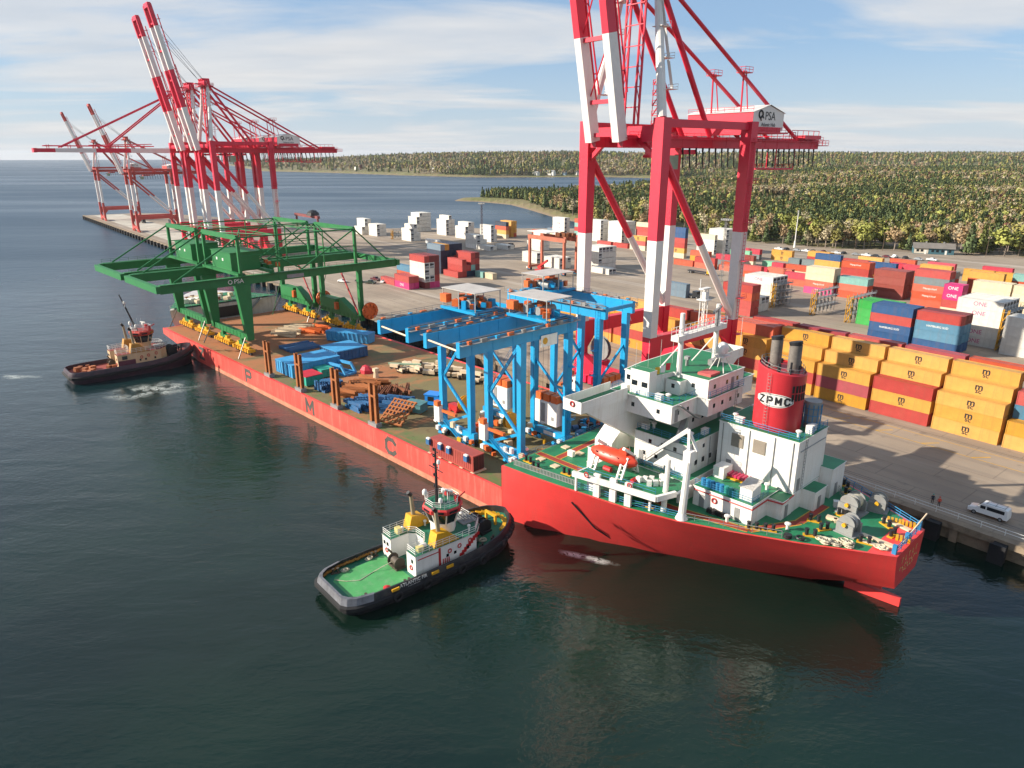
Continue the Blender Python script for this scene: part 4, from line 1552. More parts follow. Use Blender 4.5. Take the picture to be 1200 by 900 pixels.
winch(116.4, 18.6, R(-8), 1.15, 1.4, GREYP)
winch(114.4, 24.6, R(-5), 1.3, 2.2, ROPE)
winch(116.6, 28.0, R(10), 1.1, 1.3, ROPE)
winch(108.4, 31.5, R(35), 0.8, 1.2, BLACKP)
bol = MB()
for d_ in (-0.5, 0.5):
    bol.tube((d_, 0, 0.15), (d_, 0, 0.95), 0.24, n=9).tube((d_, 0, 0.95), (d_, 0, 1.05), 0.3, n=9)
bol.box(-0.95, 0.95, -0.35, 0.35, 0, 0.15, 1)
bome = bol.mesh('mooring_bollard', [BLACKP, YELO])
for x, y, rz in ((112.0, 18.3, 20), (113.9, 17.0, 60), (113.4, 14.1, 25), (114.0, 22.6, 0), (119.2, 24.2, -30), (107.2, 10.3, 30), (109.0, 11.4, 30), (119.0, 17.4, 15), (111.8, 29.6, -40), (113.5, 29.0, -30), (120.8, 22, 85), (110.5, 32.2, -35), (73.5, 3.2, 5), (71, 4.0, 0), (78.5, 5.0, 5), (93.8, 5.4, 10)):
    put('mooring_bollard', bome, ship, (x, y, DZ), R(rz))
mb = MB()
for a, b in (((118.2, 25.9), (122.0, 24.9)), ((118.0, 19.3), (122.2, 19.0)), ((118.6, 17.6), (121.8, 17.9))):
    mb.beam((*a, DZ + 0.12), (*b, DZ + 0.12), 0.75, 0.2)
mb.cbox((114.9, 20.8, DZ + 0.2), 2.4, 0.9, 0.4, 0.5).cbox((113.4, 20.6, DZ + 0.2), 1.4, 0.8, 0.4, 0.1)
P('rope_guide', mb, CREAM, ship)
rr_ = random.Random(9)
mb = MB()
for cx, cy, n_ in ((115.2, 13.9, 14), (117.6, 15.2, 18), (116.4, 14.6, 8), (121.0, 17.6, 6)):
    for k in range(n_):
        mb.torus((cx + rr_.uniform(-0.5, 0.5), cy + rr_.uniform(-0.3, 0.3), DZ + 0.1 + 0.035 * k), rr_.uniform(0.3, 0.7), 0.09, n=9, k=4)
P('rope_coil', mb, ROPE, ship)
mb = MB().tube((111.5, 11.5, DZ), (111.5, 11.5, DZ + 0.5), 0.55, n=12)
mb.torus((112.9, 12.2, DZ + 0.3), 0.5, 0.15, n=12, k=5)
P('hose_reel', mb, BLACKP, ship)
mb = MB().tube((122.4, 20.6, DZ), (122.9, 27.5, DZ + 2.0), 0.11, n=6)
P('stern_boom', mb, CREAM, ship)
mb = MB()
for (x, y) in ((118.9, 25.8), (121.5, 21.5), (120.6, 26.2)):
    for k in range(4):
        mb.cbox((x + 0.45 * k, y + 0.1 * k, DZ + 0.25), 0.3, 0.9, 0.5, 0.3)
P('roller_fairlead', mb, YELO, ship)
mb = MB()
mb.rail([(108, 33.0, DZ), (112.5, 27.0, DZ)], 1.0, 0.05, 1.1, 3)
mb.beam((109.5, 31.0, 9.6), (106.2, 32.6, 13.0), 0.7, 0.1)
P('stern_stair', mb, GREYP, ship)
# hull marks: weathered side markings and stern name strokes
mb = MB()
rr_ = random.Random(2)
PALE = M('pale_stern_mark', '#d9c27a', 0.7)
for row, (z, nn, hh) in enumerate(((8.0, 5, 0.75), (6.9, 8, 0.4), (6.2, 5, 0.35))):
    for k in range(nn):
        y = CY - (nn - 1) * 0.42 * (1.0 if row else 1.5) + k * 0.84 * (1.0 if row else 1.5)
        mb.box(123.215 if z > 6.5 else 123.22, 123.245, y - 0.22, y - 0.12, z - hh / 2, z + hh / 2)
        mb.box(123.215, 123.245, y - 0.12, y + 0.2, z + (-hh / 2 if k % 2 else hh / 2 - 0.09), z + (-hh / 2 + 0.09 if k % 2 else hh / 2))
P('stern_lettering', mb, PALE, ship)['kind'] = 'stuff'
# rudder head and skeg under the counter
mb = MB()
mb.prism([(116.2, 21.0), (123.2, 21.5), (123.2, 22.1), (116.2, 22.6)], -3, 1.2)
mb.prism([(116.5, 20.9), (120.8, 21.2), (120.8, 22.4), (116.5, 22.7)], 1.7, 3.4)
P('rudder', mb, HULLRED, ship)
# anchor scar: dark rope marks on the flare
mb = MB()
mb.path([(82.4, 1.9, 7.2), (85.4, 4.0, 3.2), (87.2, 6.8, 0.6)], 0.12, 5)
mb.path([(82.9, 2.0, 7.0), (85.0, 3.5, 4.0)], 0.1, 5)
P('hanging_hose', mb, BLACKP, ship)

# lifeboat (hangs in its davits: a thing of its own)
LBO = M('lifeboat_orange', '#d8472c', 0.4, 0.1, 0.6, dirt=0.2)
lb = thing('lifeboat', 'enclosed orange-red lifeboat hanging in white davits over the green boat deck', 'lifeboat', W(SHIP, 86.4, 6.5, 13.4), SHIP[3] + R(2))
mb = MB()
rings = []
for f in (-1, -0.93, -0.75, -0.4, 0, 0.4, 0.75, 0.93, 1):
    x = f * 4.0
    w_ = 1.45 * max(0.08, (1 - abs(f) ** 3.2)) ** 0.6
    h = 1.0
    ring = []
    for k in range(14):
        a = 2 * math.pi * k / 14
        zz = math.sin(a)
        ring.append((x, w_ * math.cos(a) * (1.0 if zz > 0 else 0.9), 1.25 + (1.15 if zz > 0 else 1.25) * zz * max(0.15, (1 - abs(f) ** 4)) ** 0.5))
    rings.append(ring)
mb.loft(rings)
P('boat_hull', mb, LBO, lb, smooth='auto')
mb = MB()
mb.loft([[(f * 4.05, 1.52 * max(0.08, (1 - abs(f) ** 3.2)) ** 0.6 * sg, 1.2 + dz) for sg, dz in ((-1, -0.1), (-1, 0.1), (1, 0.1), (1, -0.1))] for f in (-1, -0.75, -0.4, 0, 0.4, 0.75, 1)])
P('rubbing_strake', mb, M('boat_red', '#b8332a', 0.5), lb)
mb = MB().cbox((1.9, 0, 2.55), 1.3, 1.1, 0.7)
P('steering_hatch', mb, LBO, lb)
mb = MB()
for x in (-2.2, -1.0, 0.2, 1.6):
    mb.cbox((x, -1.22, 1.75), 0.35, 0.08, 0.22)
P('porthole', mb, GLASS, lb)
mb = MB()
for x in (-2.7, 2.7):
    mb.tube((x, 0, 2.3), (x, 0, 3.6), 0.05, n=5)
P('fall_hook', mb, GREYP, lb)
# ------------------------------------------------------------------ green gantry cranes on the bow half of the deck
CGREEN = M('crane_green', '#177238', 0.5, 0.10, 0.3, dirt=0.12, dirtc='#24552f')
DK = 5.22
bogie = MB()
for k in (-1.5, 1.5):
    bogie.box(k - 1.1, k + 1.1, -0.45, 0.45, 0.9, 1.7)
    for j in (-0.6, 0.6):
        bogie.tube((k + j, -0.25, 0.55), (k + j, 0.25, 0.55), 0.5, n=10, mi=1)
bogie.box(-1.9, 1.9, -0.35, 0.35, 1.7, 2.3)
for k in (-2.2, -0.7, 0.8, 2.3):
    bogie.cbox((k, -0.75, 1.35), 0.7, 0.6, 0.9)
    bogie.cbox((k + 0.1, 0.75, 1.35), 0.6, 0.6, 0.8)
bogie.cbox((0, 0, 2.6), 1.2, 0.9, 0.9)
bogm = bogie.mesh('wheel_bogie', [YELO, BLACKP])


def green_crane(s0, label):
    g = thing('gantry_crane', label, 'gantry crane', W(SHIP, s0, 0, DK), SHIP[3], 'green gantry cranes shipped on the cargo deck')
    SEP = 22.7
    GB, GT = 19.6, 21.7
    Y0, Y1 = -15.0, 54.0
    PY, SY = 6.0, 41.0
    for x in (0, -SEP):
        mb = MB()
        mb.box(x - 0.55, x + 0.55, Y0, Y1, GB, GT)
        for k in range(int((Y1 - Y0) / 4.6)):
            y = Y0 + 3 + k * 4.6
            mb.box(x + 0.55, x + 0.62, y - 0.07, y + 0.07, GB + 0.15, GT - 0.15)
        mb.box(x - 0.68, x + 0.68, Y0 + 0.02, Y1 - 0.02, GT, GT + 0.1)
        P('main_girder', mb, CGREEN, g)
        mb = MB()
        e = 1 if x == 0 else -1
        mb.box(x + e * 0.8 - 0.5, x + e * 0.8 + 0.5, Y0 + 1, Y1 - 1, GT + 0.1, GT + 0.16)
        mb.rail([(x + e * 1.3, Y0 + 1, GT + 0.15), (x + e * 1.3, Y1 - 1, GT + 0.15)], 1.0, 0.035, 2.4)
        P('girder_walkway', mb, CGREEN, g)
        # tapering box legs towards the sea, slim legs towards the quay
        mb = MB()
        mb.add([(x - 0.75, PY - 0.9, 4.6), (x + 0.75, PY - 0.9, 4.6), (x + 0.75, PY + 0.9, 4.6), (x - 0.75, PY + 0.9, 4.6),
                (x - 0.75, PY - 2.6, GB), (x + 0.75, PY - 2.6, GB), (x + 0.75, PY + 1.5, GB), (x - 0.75, PY + 1.5, GB)],
               [(0, 3, 2, 1), (4, 5, 6, 7), (0, 1, 5, 4), (1, 2, 6, 5), (2, 3, 7, 6), (3, 0, 4, 7)])
        P('leg', mb, CGREEN, g)
        mb = MB().beam((x, SY, 4.6), (x, SY, GB), 1.3, 1.3)
        P('leg', mb, CGREEN, g)
        for yb in (PY, SY):
            o = put('wheel_bogie', bogm, g, (x + (2.6 if x else -2.6), yb, 0))
            o = put('wheel_bogie', bogm, g, (x + (7.4 if x else -7.4), yb, 0))
            mb = MB()
            e = 1 if x else -1
            mb.beam((x + e * 2.6, yb, 2.7), (x + e * 7.4, yb, 2.7), 0.8, 0.9).beam((x + e * 5, yb, 3.0), (x + e * 5, yb, 4.4), 1.2, 1.0)
            P('equalizer_beam', mb, CGREEN, g)
            mb = MB()
            sd_ = -1 if yb == PY else 1
            mb.tube((x, yb - 1.2, 5.4), (x - e * 0.6, yb - 4.0, 0.05), 0.16, n=6)
            P('lashing_strut', mb, STEEL, g)
        # tower frame on top
        for yt in (PY - 0.5, SY - 0.8):
            mb = MB().beam((x, yt, GT), (x, yt, GT + 10.2), 0.75, 0.75)
            P('tower_post', mb, CGREEN, g)
        mb = MB()
        mb.tube((x, PY - 0.5, GT + 10), (x, Y0 + 3.5, GT + 0.3), 0.22, n=6)
        mb.tube((x, SY - 0.8, GT + 10), (x, Y1 - 3, GT + 0.3), 0.2, n=6)
        mb.tube((x, PY - 0.5, GT + 10), (x, 23, GT + 0.3), 0.2, n=6)
        mb.tube((x, SY - 0.8, GT + 10), (x, 23, GT + 0.3), 0.2, n=6)
        P('stay_rod', mb, CGREEN, g)
        mb = MB()
        mb.tube((x, PY - 0.5, GT + 10), (x, SY - 0.8, GT + 10), 0.2, n=6)
        mb.tube((x, PY - 0.5, GT + 5.2), (x, SY - 0.8, GT + 5.2), 0.13, n=5)
        for yq in (16, 30):
            mb.tube((x, yq, GT), (x, yq, GT + 10), 0.18, n=5)
        P('top_chord', mb, CGREEN, g)
    for y in (Y0, Y1):
        e = -1 if y < 0 else 1
        mb = MB().box(-SEP - 0.9, 0.9, min(y, y + e * 1.1), max(y, y + e * 1.1), GB + 0.3, GT - 0.1)
        P('end_beam', mb, CGREEN, g)
    for yt in (PY - 0.5, SY - 0.8):
        mb = MB().box(-SEP, 0, yt - 0.4, yt + 0.4, GT + 9.4, GT + 10.6)
        P('tower_cross_beam', mb, CGREEN, g)
    mb = MB()
    for a, b in (((0, PY - 0.5), (-SEP, 16)), ((-SEP, PY - 0.5), (0, 16)), ((0, 30), (-SEP, SY - 0.8)), ((-SEP, 30), (0, SY - 0.8)), ((0, 16), (-SEP, 16)), ((0, 30), (-SEP, 30))):
        mb.tube((*a, GT + 10), (*b, GT + 10), 0.13, n=5)
    P('top_bracing', mb, CGREEN, g)
    for yb in (PY, SY):
        mb = MB()
        mb.box(-SEP - 0.6, 0.6, yb - 0.65, yb + 0.65, 4.4, 6.0)
        for k in range(9):
            mb.box(-SEP + 2 + k * 2.3, -SEP + 2.15 + k * 2.3, yb - 0.72, yb - 0.65, 4.5, 5.9)
        P('sill_beam', mb, CGREEN, g)
    # trolley and its machine house
    mb = MB()
    mb.box(-SEP + 4.5, -5.5, 5.5, 13.5, GT + 0.8, GT + 5.4)
    mb.box(-SEP + 4.3, -5.3, 5.3, 13.7, GT + 5.4, GT + 5.6)
    P('machine_house', mb, CGREEN, g)
    for k in (0, 1):
        mb = MB().cbox((-SEP + 8 + 4 * k, 5.47, GT + 3.4), 0.8, 0.06, 0.7)
        P('house_window', mb, WHITE, g)
    mb = MB()
    mb.box(-SEP - 0.6, 0.6, 4.5, 5.6, GT + 0.2, GT + 0.9).box(-SEP - 0.6, 0.6, 13.4, 14.5, GT + 0.2, GT + 0.9)
    for k in range(5):
        mb.cbox((-SEP + 3 + 4 * k, 15.5, GT + 1.0), 1.4, 1.2, 1.4)
    P('trolley_frame', mb, CGREEN, g)
    for k in range(6):
        mb = MB().cbox((-SEP + 2.5 + 3.6 * k, 16.2 + 0.8 * (k % 2), GT + 1.9), 1.0, 0.9, 1.1)
        P('hoist_motor', mb, ORANGE, g)
    # electrical houses, braces and cable reel on the quay side
    mb = MB()
    mb.box(-SEP + 0.8, -13, SY - 1.2, SY + 1.4, 6.0, 9.3)
    mb.add([(-11, SY - 1, 6), (-1.5, SY - 1, 6), (-11, SY - 1, 10), (-11, SY + 1, 6), (-1.5, SY + 1, 6), (-11, SY + 1, 10)], [(0, 1, 2), (5, 4, 3), (0, 3, 4, 1), (1, 4, 5, 2), (2, 5, 3, 0)])
    P('electric_house', mb, CGREEN, g)
    mb = MB().cbox((-12.2, SY - 1.3, 7.4), 1.2, 1.0, 2.2)
    P('motor_box', mb, ORANGE, g)
    mb = MB().tube((-1.5, SY, 6.0), (-11.5, SY, GB), 0.3, n=6)
    P('leg_brace', mb, REDP, g)
    mb = MB()
    mb.tube((1.4, SY + 2.0, 7.4), (2.0, SY + 2.0, 7.4), 2.6, n=18)
    for k in range(9):
        a = k * 0.7
        mb.tube((1.1, SY + 2 + 1.9 * math.cos(a), 7.4 + 1.9 * math.sin(a)), (2.5, SY + 2 + 1.9 * math.cos(a), 7.4 + 1.9 * math.sin(a)), 0.5, n=7)
    P('cable_reel', mb, ORANGE, g)
    mb = MB()
    mb.ladder((0.9, SY, 6), (0.9, SY, GB), 0.6, 0.04, 0.7, side=(0, 1, 0))
    mb.tube((-SEP + 6, SY - 0.6, GB), (-SEP + 9, SY - 9, 1.0), 0.1, n=5)
    P('access_ladder', mb, CGREEN, g)
    lettering('PSA', 1.6, WHITE, g, (0.64, 4.5, 20.65), R(90), name='girder_lettering')
    mb = MB().torus((0.66, 2.2, 20.65), 0.5, 0.12, axis='x', n=10, k=4)
    P('girder_emblem', mb, WHITE, g)
    mb = MB().box(0.63, 0.68, 18, 23, 19.9, 20.9)
    P('girder_plate', mb, GREYP, g)
    return g


green_crane(-37.5, 'green rail gantry crane standing nearer the white bridge, lettered on its long girder')
green_crane(-65.2, 'green rail gantry crane standing right at the bow, behind its green twin')

# ------------------------------------------------------------------ blue yard cranes
CBLUE = M('crane_blue', '#1497cc', 0.40, 0.10, 0.3, dirt=0.15, dirtc='#1d5f82')
rb = random.Random(21)


def blue_crane(loc, rz, label, trolley_y, cab=True):
    g = thing('yard_crane', label, 'yard crane', loc, rz, 'blue yard cranes shipped on the cargo deck')
    SEP, L2, H = 8.3, 11.6, 22.3
    Y0, Y1 = -13.6, 13.4
    for x in (0, SEP):
        mb = MB()
        mb.box(x - 0.42, x + 0.42, Y0, Y1, H, H + 2.4)
        for k in range(6):
            y = Y0 + 2.5 + 4.4 * k
            mb.box(x - 0.48, x + 0.48, y - 0.06, y + 0.06, H + 0.05, H + 2.35)
        P('main_girder', mb, CBLUE, g)
        mb = MB()
        e = 1 if x else -1
        mb.box(min(x + e * 0.46, x + e * 1.3), max(x + e * 0.46, x + e * 1.3), Y0, Y1, H + 2.0, H + 2.08)
        mb.rail([(x + e * 1.2, Y0, H + 2.08), (x + e * 1.2, Y1, H + 2.08)], 1.0, 0.035, 1.8, 3)
        for k in range(12):
            y = Y0 + 1.5 + k * 2.1
            mb.tube((x - e * 0.2, y, H + 2.4), (x - e * 0.2, y + 0.9, H + 2.4), 0.12, n=4)
        P('girder_walkway', mb, GREYP, g)
        mb = MB().box(x - 0.1, x + 0.1, Y0 + 0.3, Y1 - 0.3, H + 2.4, H + 2.56)
        P('trolley_rail', mb, STEEL, g)
        for k in range(9):
            mb = MB().cbox((x + e * 0.9, Y0 + 1.6 + 2.9 * k, H + 2.35), 0.5, 0.7 + 0.5 * (k % 2), 0.5)
            P('cable_box', mb, [ORANGE, GREYP, CBLUE][k % 3], g)
        for y in (0, L2):
            mb = MB().beam((x, y, 2.4), (x, y, H), 0.95, 1.1, 1.1, 1.3, up=(0, 1, 0))
            mb.box(x - 0.5, x + 0.5, y - 0.62, y + 0.62, 6.0, 6.1)
            P('leg', mb, CBLUE, g)
            # wheels and drive gear
            o = put('wheel_bogie', rtgw, g, (x, y, 0))
    for y in (0, L2):
        mb = MB().box(-1.2, SEP + 1.2, y - 0.5, y + 0.5, 1.5, 2.7)
        P('sill_beam', mb, CBLUE, g)
        mb = MB().cbox((SEP * 0.55, y - 0.53, 2.1), 3.0, 0.05, 0.7)
        P('nameplate', mb, WHITE, g)
    mb = MB()
    mb.beam((SEP - 0.4, -0.1, H - 0.5), (0.5, -0.1, 12.0), 0.4, 0.5).beam((0.5, -0.1, 12.0), (SEP - 0.5, -0.1, 5.9), 0.4, 0.5).beam((SEP - 0.5, -0.1, 5.9), (0.8, -0.1, 2.6), 0.45, 0.5)
    P('diagonal_brace', mb, CBLUE, g)
    mb = MB()
    mb.rail([(SEP - 0.4, -0.7, H - 0.3), (0.5, -0.7, 12.2)], 1.0, 0.035, 1.6).rail([(0.5, -0.7, 12.2), (SEP - 0.5, -0.7, 6.1)], 1.0, 0.035, 1.6)
    mb.rail([(1.5, -1.2, 3.5), (SEP - 0.5, -1.2, -0.2)], 1.0, 0.04, 1.2).beam((1.5, -1.0, 3.5), (SEP - 0.5, -1.0, -0.2), 0.8, 0.12)
    P('brace_stair', mb, CBLUE, g)
    mb = MB().beam((0, L2, 16), (SEP, L2, 9), 0.35, 0.4).beam((0, L2, 9.5), (SEP, L2, 9.5), 0.4, 0.5)
    P('diagonal_brace', mb, CBLUE, g)
    # tie between the girder ends
    mb = MB().box(-0.4, SEP + 0.4, Y1 - 0.5, Y1 + 0.05, H + 1.4, H + 2.1)
    P('end_tie', mb, CBLUE, g)
    mb = MB().tube((0.5, Y0 + 0.3, H + 1.4), (SEP - 0.5, Y0 + 0.3, H + 1.0), 0.16, n=6)
    P('shipping_tie', mb, CREAM, g)
    # electrical cabin
    mb = MB().box(1.6, SEP - 1.2, L2 - 1.4, L2 + 1.4, 4.2, 8.6)
    P('electric_cabin', mb, WHITE, g)
    mb = MB().cbox((SEP - 2.2, L2 - 1.43, 5.6), 0.6, 0.06, 0.7).cbox((3.7, L2 - 1.43, 6.4), 1.0, 0.05, 3.6)
    P('cabin_panel', mb, GREYP, g)
    for k in range(3):
        mb = MB().cbox((2.4 + 1.9 * k, L2 - 0.3, 9.3), 1.5, 1.9, 1.4).tube((2.4 + 1.9 * k, L2 - 1.3, 9.3), (2.4 + 1.9 * k, L2 - 1.2, 9.3), 0.5, n=10)
        P('cooling_unit', mb, ORANGE, g)
    mb = MB().box(-1.0, 0.6, -1.6, -0.7, 2.9, 6.3)
    P('control_cabinet', mb, WHITE, g)
    mb = MB().cbox((0.6, -1.9, 6.9), 1.1, 0.9, 1.0).cbox((3.2, -1.1, 5.4), 4.0, 0.6, 0.5)
    P('cable_guide', mb, ORANGE, g)
    mb = MB().lathe([(0.15, -0.4), (1.6, -0.4), (1.6, -0.3), (0.5, -0.25), (0.5, 0.25), (1.6, 0.3), (1.6, 0.4), (0.15, 0.4)], (-1.2, L2 * 0.55, 4.4), 16, axis='x')
    P('cable_reel', mb, YELO, g, smooth='auto')
    # trolley with roofed machinery
    ty = trolley_y
    mb = MB().box(-0.8, SEP + 0.8, ty - 3.4, ty - 2.8, H + 2.5, H + 3.0).box(-0.8, SEP + 0.8, ty + 2.8, ty + 3.4, H + 2.5, H + 3.0)
    mb.box(0.4, SEP - 0.4, ty - 2.8, ty + 2.8, H + 2.85, H + 2.95)
    for k in range(12):
        mb.cbox((rb.uniform(0.6, SEP - 0.6), ty + rb.uniform(-2.6, 2.6), H + 3.5 + rb.uniform(0, 0.7)), rb.uniform(0.5, 1.3), rb.uniform(0.5, 1.2), rb.uniform(0.6, 1.6), rb.random())
    P('trolley_frame', mb, CBLUE, g)
    for k in range(12):
        mb = MB().cbox((0.3 + 0.7 * k, ty + rb.uniform(-3.2, 2.8), H + 3.7 + rb.uniform(0, 0.8)), rb.uniform(0.7, 1.3), rb.uniform(0.6, 1.2), rb.uniform(0.8, 1.4), rb.random())
        P('hoist_motor', mb, ORANGE, g)
    mb = MB().cbox((0.4, ty - 3.0, H + 4.6), 1.8, 1.3, 1.5)
    P('motor_housing', mb, ORANGE, g)
    mb = MB()
    for x in (2.6, 5.6):
        mb.tube((x, ty - 2, H + 4.0), (x, ty + 2, H + 4.0), 0.75, n=14)
    P('hoist_drum', mb, GREYP, g, smooth='auto')
    mb = MB()
    mb.box(-0.6, SEP + 0.6, ty - 3.2, ty + 3.2, H + 6.3, H + 6.42)
    for x in (-0.4, SEP * 0.5, SEP + 0.4):
        for y in (ty - 3, ty + 3):
            mb.tube((x, y, H + 2.9), (x, y, H + 6.3), 0.1, n=5)
    P('trolley_roof', mb, M('roof_sheet_grey', '#b9b4ad', 0.5, 0.1, 0.5, dirt=0.3), g)
    # motors, covers and gear round the wheels and under the cabin
    for k in range(22):
        mb = MB()
        y = rb.choice((-1.2, -0.9, L2 - 1.6, L2 + 1.3, 0.9))
        if k % 3:
            mb.cbox((0, 0, 0), rb.uniform(0.4, 1.0), rb.uniform(0.4, 0.8), rb.uniform(0.5, 1.1))
        else:
            mb.tube((-0.4, 0, 0), (0.4, 0, 0), 0.32, n=9)
        o = P('drive_motor', mb, [WHITE, ORANGE, CREAM, CBLUE, WHITE, YELO][k % 6], g)
        o.location = (rb.uniform(-1.4, SEP + 1.4), y, rb.uniform(0.5, 1.6) if k % 4 else rb.uniform(2.6, 3.4))
        o.rotation_euler = (0, 0, rb.uniform(-0.4, 0.4))
    # hanging ropes and ladders
    mb = MB()
    for k in range(5):
        mb.tube((1.5 + 1.2 * k, L2 - 3, H), (1.5 + 1.2 * k, L2 - 3, 8 + k), 0.03, n=3, caps=False)
    P('hoist_rope', mb, BLACKP, g)
    mb = MB().ladder((SEP + 0.8, L2, 3), (SEP + 0.8, L2, H + 2), 0.6, 0.045, 0.6, side=(0, 1, 0))
    for z in (6, 11, 16):
        mb.box(SEP + 0.6, SEP + 1.6, L2 - 0.6, L2 + 0.6, z, z + 0.08)
        mb.rail([(SEP + 1.6, L2 - 0.6, z), (SEP + 1.6, L2 + 0.6, z)], 1.0, 0.035, 1.2)
    P('access_ladder', mb, CBLUE, g)
    return g


rw = MB()
for k in (-0.75, 0.75):
    rw.tube((k, -0.35, 0.72), (k, 0.35, 0.72), 0.72, n=14, mi=1)
    rw.tube((k, -0.4, 0.72), (k, 0.4, 0.72), 0.34, n=10, mi=2)
rw.box(-1.2, 1.2, -0.55, -0.4, 0.5, 1.5).box(-1.2, 1.2, 0.4, 0.55, 0.5, 1.5)
rw.cbox((-0.9, -0.8, 1.3), 0.8, 0.6, 0.8, 0, 2).cbox((0.9, -0.85, 1.2), 0.7, 0.7, 0.7, 0, 3).cbox((0, 0.85, 1.2), 0.9, 0.6, 0.8, 0, 3)
rtgw = rw.mesh('wheel_bogie', [CBLUE, RUB, WHITE, ORANGE])
b1 = blue_crane(W(SHIP, 43.2, 8.5, DK), SHIP[3], 'blue yard crane farthest from the bridge, girders reaching out to sea', 4.0)
b2 = blue_crane(W(SHIP, 56.4, 8.5, DK), SHIP[3], 'blue yard crane nearest the white bridge, with white board hung on its girder', 8.5)
mb = MB().box(8.9, 8.96, 4.0, 8.0, 20.9, 22.9)
P('girder_board', mb, WHITE, b2)
mb = MB().tube((8.97, 5.0, 21.9), (9.0, 5.0, 21.9), 0.6, n=14)
P('board_emblem', mb, YELO, b2)
blue_crane(W(SHIP, 49.8, 40.8, DK), SHIP[3] - R(90), 'blue yard crane turned along the ship beside the quay, sunlit girder facing the sea', -6.0)

# ------------------------------------------------------------------ other deck cargo
def at(s, n, z=DK):
    return W(SHIP, s, n, z)


RZ = SHIP[3]
BROWN = M('brown_steel', '#a8622f', 0.8, 0.3, 0.8, dirt=0.5, dirtc='#4c2c1a')
PBLUE = M('box_blue', '#3f9ad0', 0.5, 0.12, 0.6, dirt=0.2)
NAVY = M('frame_blue', '#2d6596', 0.5, 0.2, 0.6, dirt=0.3)
TEAL = M('box_teal', '#2fa08b', 0.5, 0.12, 0.6)
TARP = M('red_tarpaulin', '#c2263a', 0.6, 0.15, 0.6)
POSTL = ['nearest the bow, by the yellow wheels of the green crane', 'second from the bow, before the big blue crate', 'third from the bow, before the heap of brown beams', 'nearest the bridge, before the slanted brown grille']
for k, (s_, n_) in enumerate(((-16.4, 0.9), (-0.5, 0.9), (15.6, 0.9), (30.4, 0.9))):
    g = thing('sea_fastening_post', 'tall twin brown steel post ' + POSTL[k], 'post', at(s_, n_), RZ, 'twin brown posts along the port edge')
    for x in (-0.9, 0.9):
        mb = MB()
        mb.box(x - 0.35, x + 0.35, -0.35, -0.25, 0.1, 8.9).box(x - 0.35, x + 0.35, 0.25, 0.35, 0.1, 8.9).box(x - 0.07, x + 0.07, -0.25, 0.25, 0.1, 8.9)
        P('post', mb, BROWN, g)
    mb = MB().box(-1.25, 1.25, -0.42, -0.3, 6.3, 6.7).box(-1.25, 1.25, 0.3, 0.42, 6.3, 6.7)
    P('tie_plate', mb, BROWN, g)
    mb = MB().box(-1.5, 1.5, -0.7, 0.7, 0, 0.9)
    P('post_foot', mb, GREYP, g)


def crate(name, label, s, n, sx, sy, h, m_side, m_top=None, rz=0.0, ribs=True, cat='crate'):
    g = thing(name, label, cat, at(s, n), RZ + R(rz))
    mb = MB()
    mb.box(-sx / 2, sx / 2, -sy / 2, sy / 2, 0.2, h)
    if ribs:
        k = int(sx / 1.1)
        for i in range(k + 1):
            x = -sx / 2 + sx * i / k
            mb.box(x - 0.1, x + 0.1, -sy / 2 - 0.12, -sy / 2, 0.2, h)
        k = int(sy / 1.1)
        for i in range(k + 1):
            y = -sy / 2 + sy * i / k
            mb.box(sx / 2, sx / 2 + 0.12, y - 0.1, y + 0.1, 0.2, h)
    P('crate_body', mb, m_side, g)
    mb = MB()
    mb.box(-sx / 2 - 0.15, sx / 2 + 0.15, -sy / 2 - 0.15, sy / 2 + 0.15, h, h + 0.15)
    P('crate_lid', mb, m_top or m_side, g)
    mb = MB()
    for y in (-sy / 2 + 0.3, sy / 2 - 0.3):
        mb.box(-sx / 2, sx / 2, y - 0.15, y + 0.15, 0, 0.2)
    P('crate_skid', mb, BROWN, g)
    return g


crate('cargo_crate', 'large bright blue ribbed crate behind the twin brown posts', -14.5, 10.5, 8.5, 13, 3.3, PBLUE)
crate('cargo_crate', 'dark topped blue crate behind the large bright blue ribbed one', -20.0, 24.0, 9, 9, 2.8, NAVY, PBLUE)
mb = MB()
g = crate('cargo_crate', 'teal crate under a crimson sheet by the second twin post', -4.6, 5.4, 5.0, 4.2, 2.4, TEAL, TARP)
crate('cargo_crate', 'small teal crate next to the crimson sheeted crate', -7.8, 11.0, 4.0, 3.2, 2.0, TEAL)
g = thing('open_steel_frame', 'open light blue steel frame lying behind the teal crates', 'steel frame', at(-6.5, 15.5), RZ + R(10))
mb = MB()
for y in (-1.6, 1.6):
    mb.beam((-3, y, 0.3), (3, y, 0.3), 0.6, 0.6).beam((-3, y, 2.4), (1.5, y, 2.4), 0.6, 0.6)
for x in (-3, 1.5, 3):
    mb.beam((x, -1.6, 0.3), (x, 1.6, 0.3), 0.5, 0.5)
mb.beam((-3, -1.6, 0.3), (-3, -1.6, 2.4), 0.5).beam((-3, 1.6, 0.3), (-3, 1.6, 2.4), 0.5).beam((3, -1.6, 0.3), (1.5, -1.6, 2.4), 0.5).beam((3, 1.6, 0.3), (1.5, 1.6, 2.4), 0.5)
P('frame_member', mb, PBLUE, g)
solid('tarpaulin_heap', MB().lathe([(1.6, 0), (1.5, 0.9), (0.8, 1.7), (0.1, 2.0)], n=7, sx=1.2), TARP, 'small heap under a bright red sheet beside the blue steel frame', 'tarpaulin', at(-2.8, 20.0), RZ)
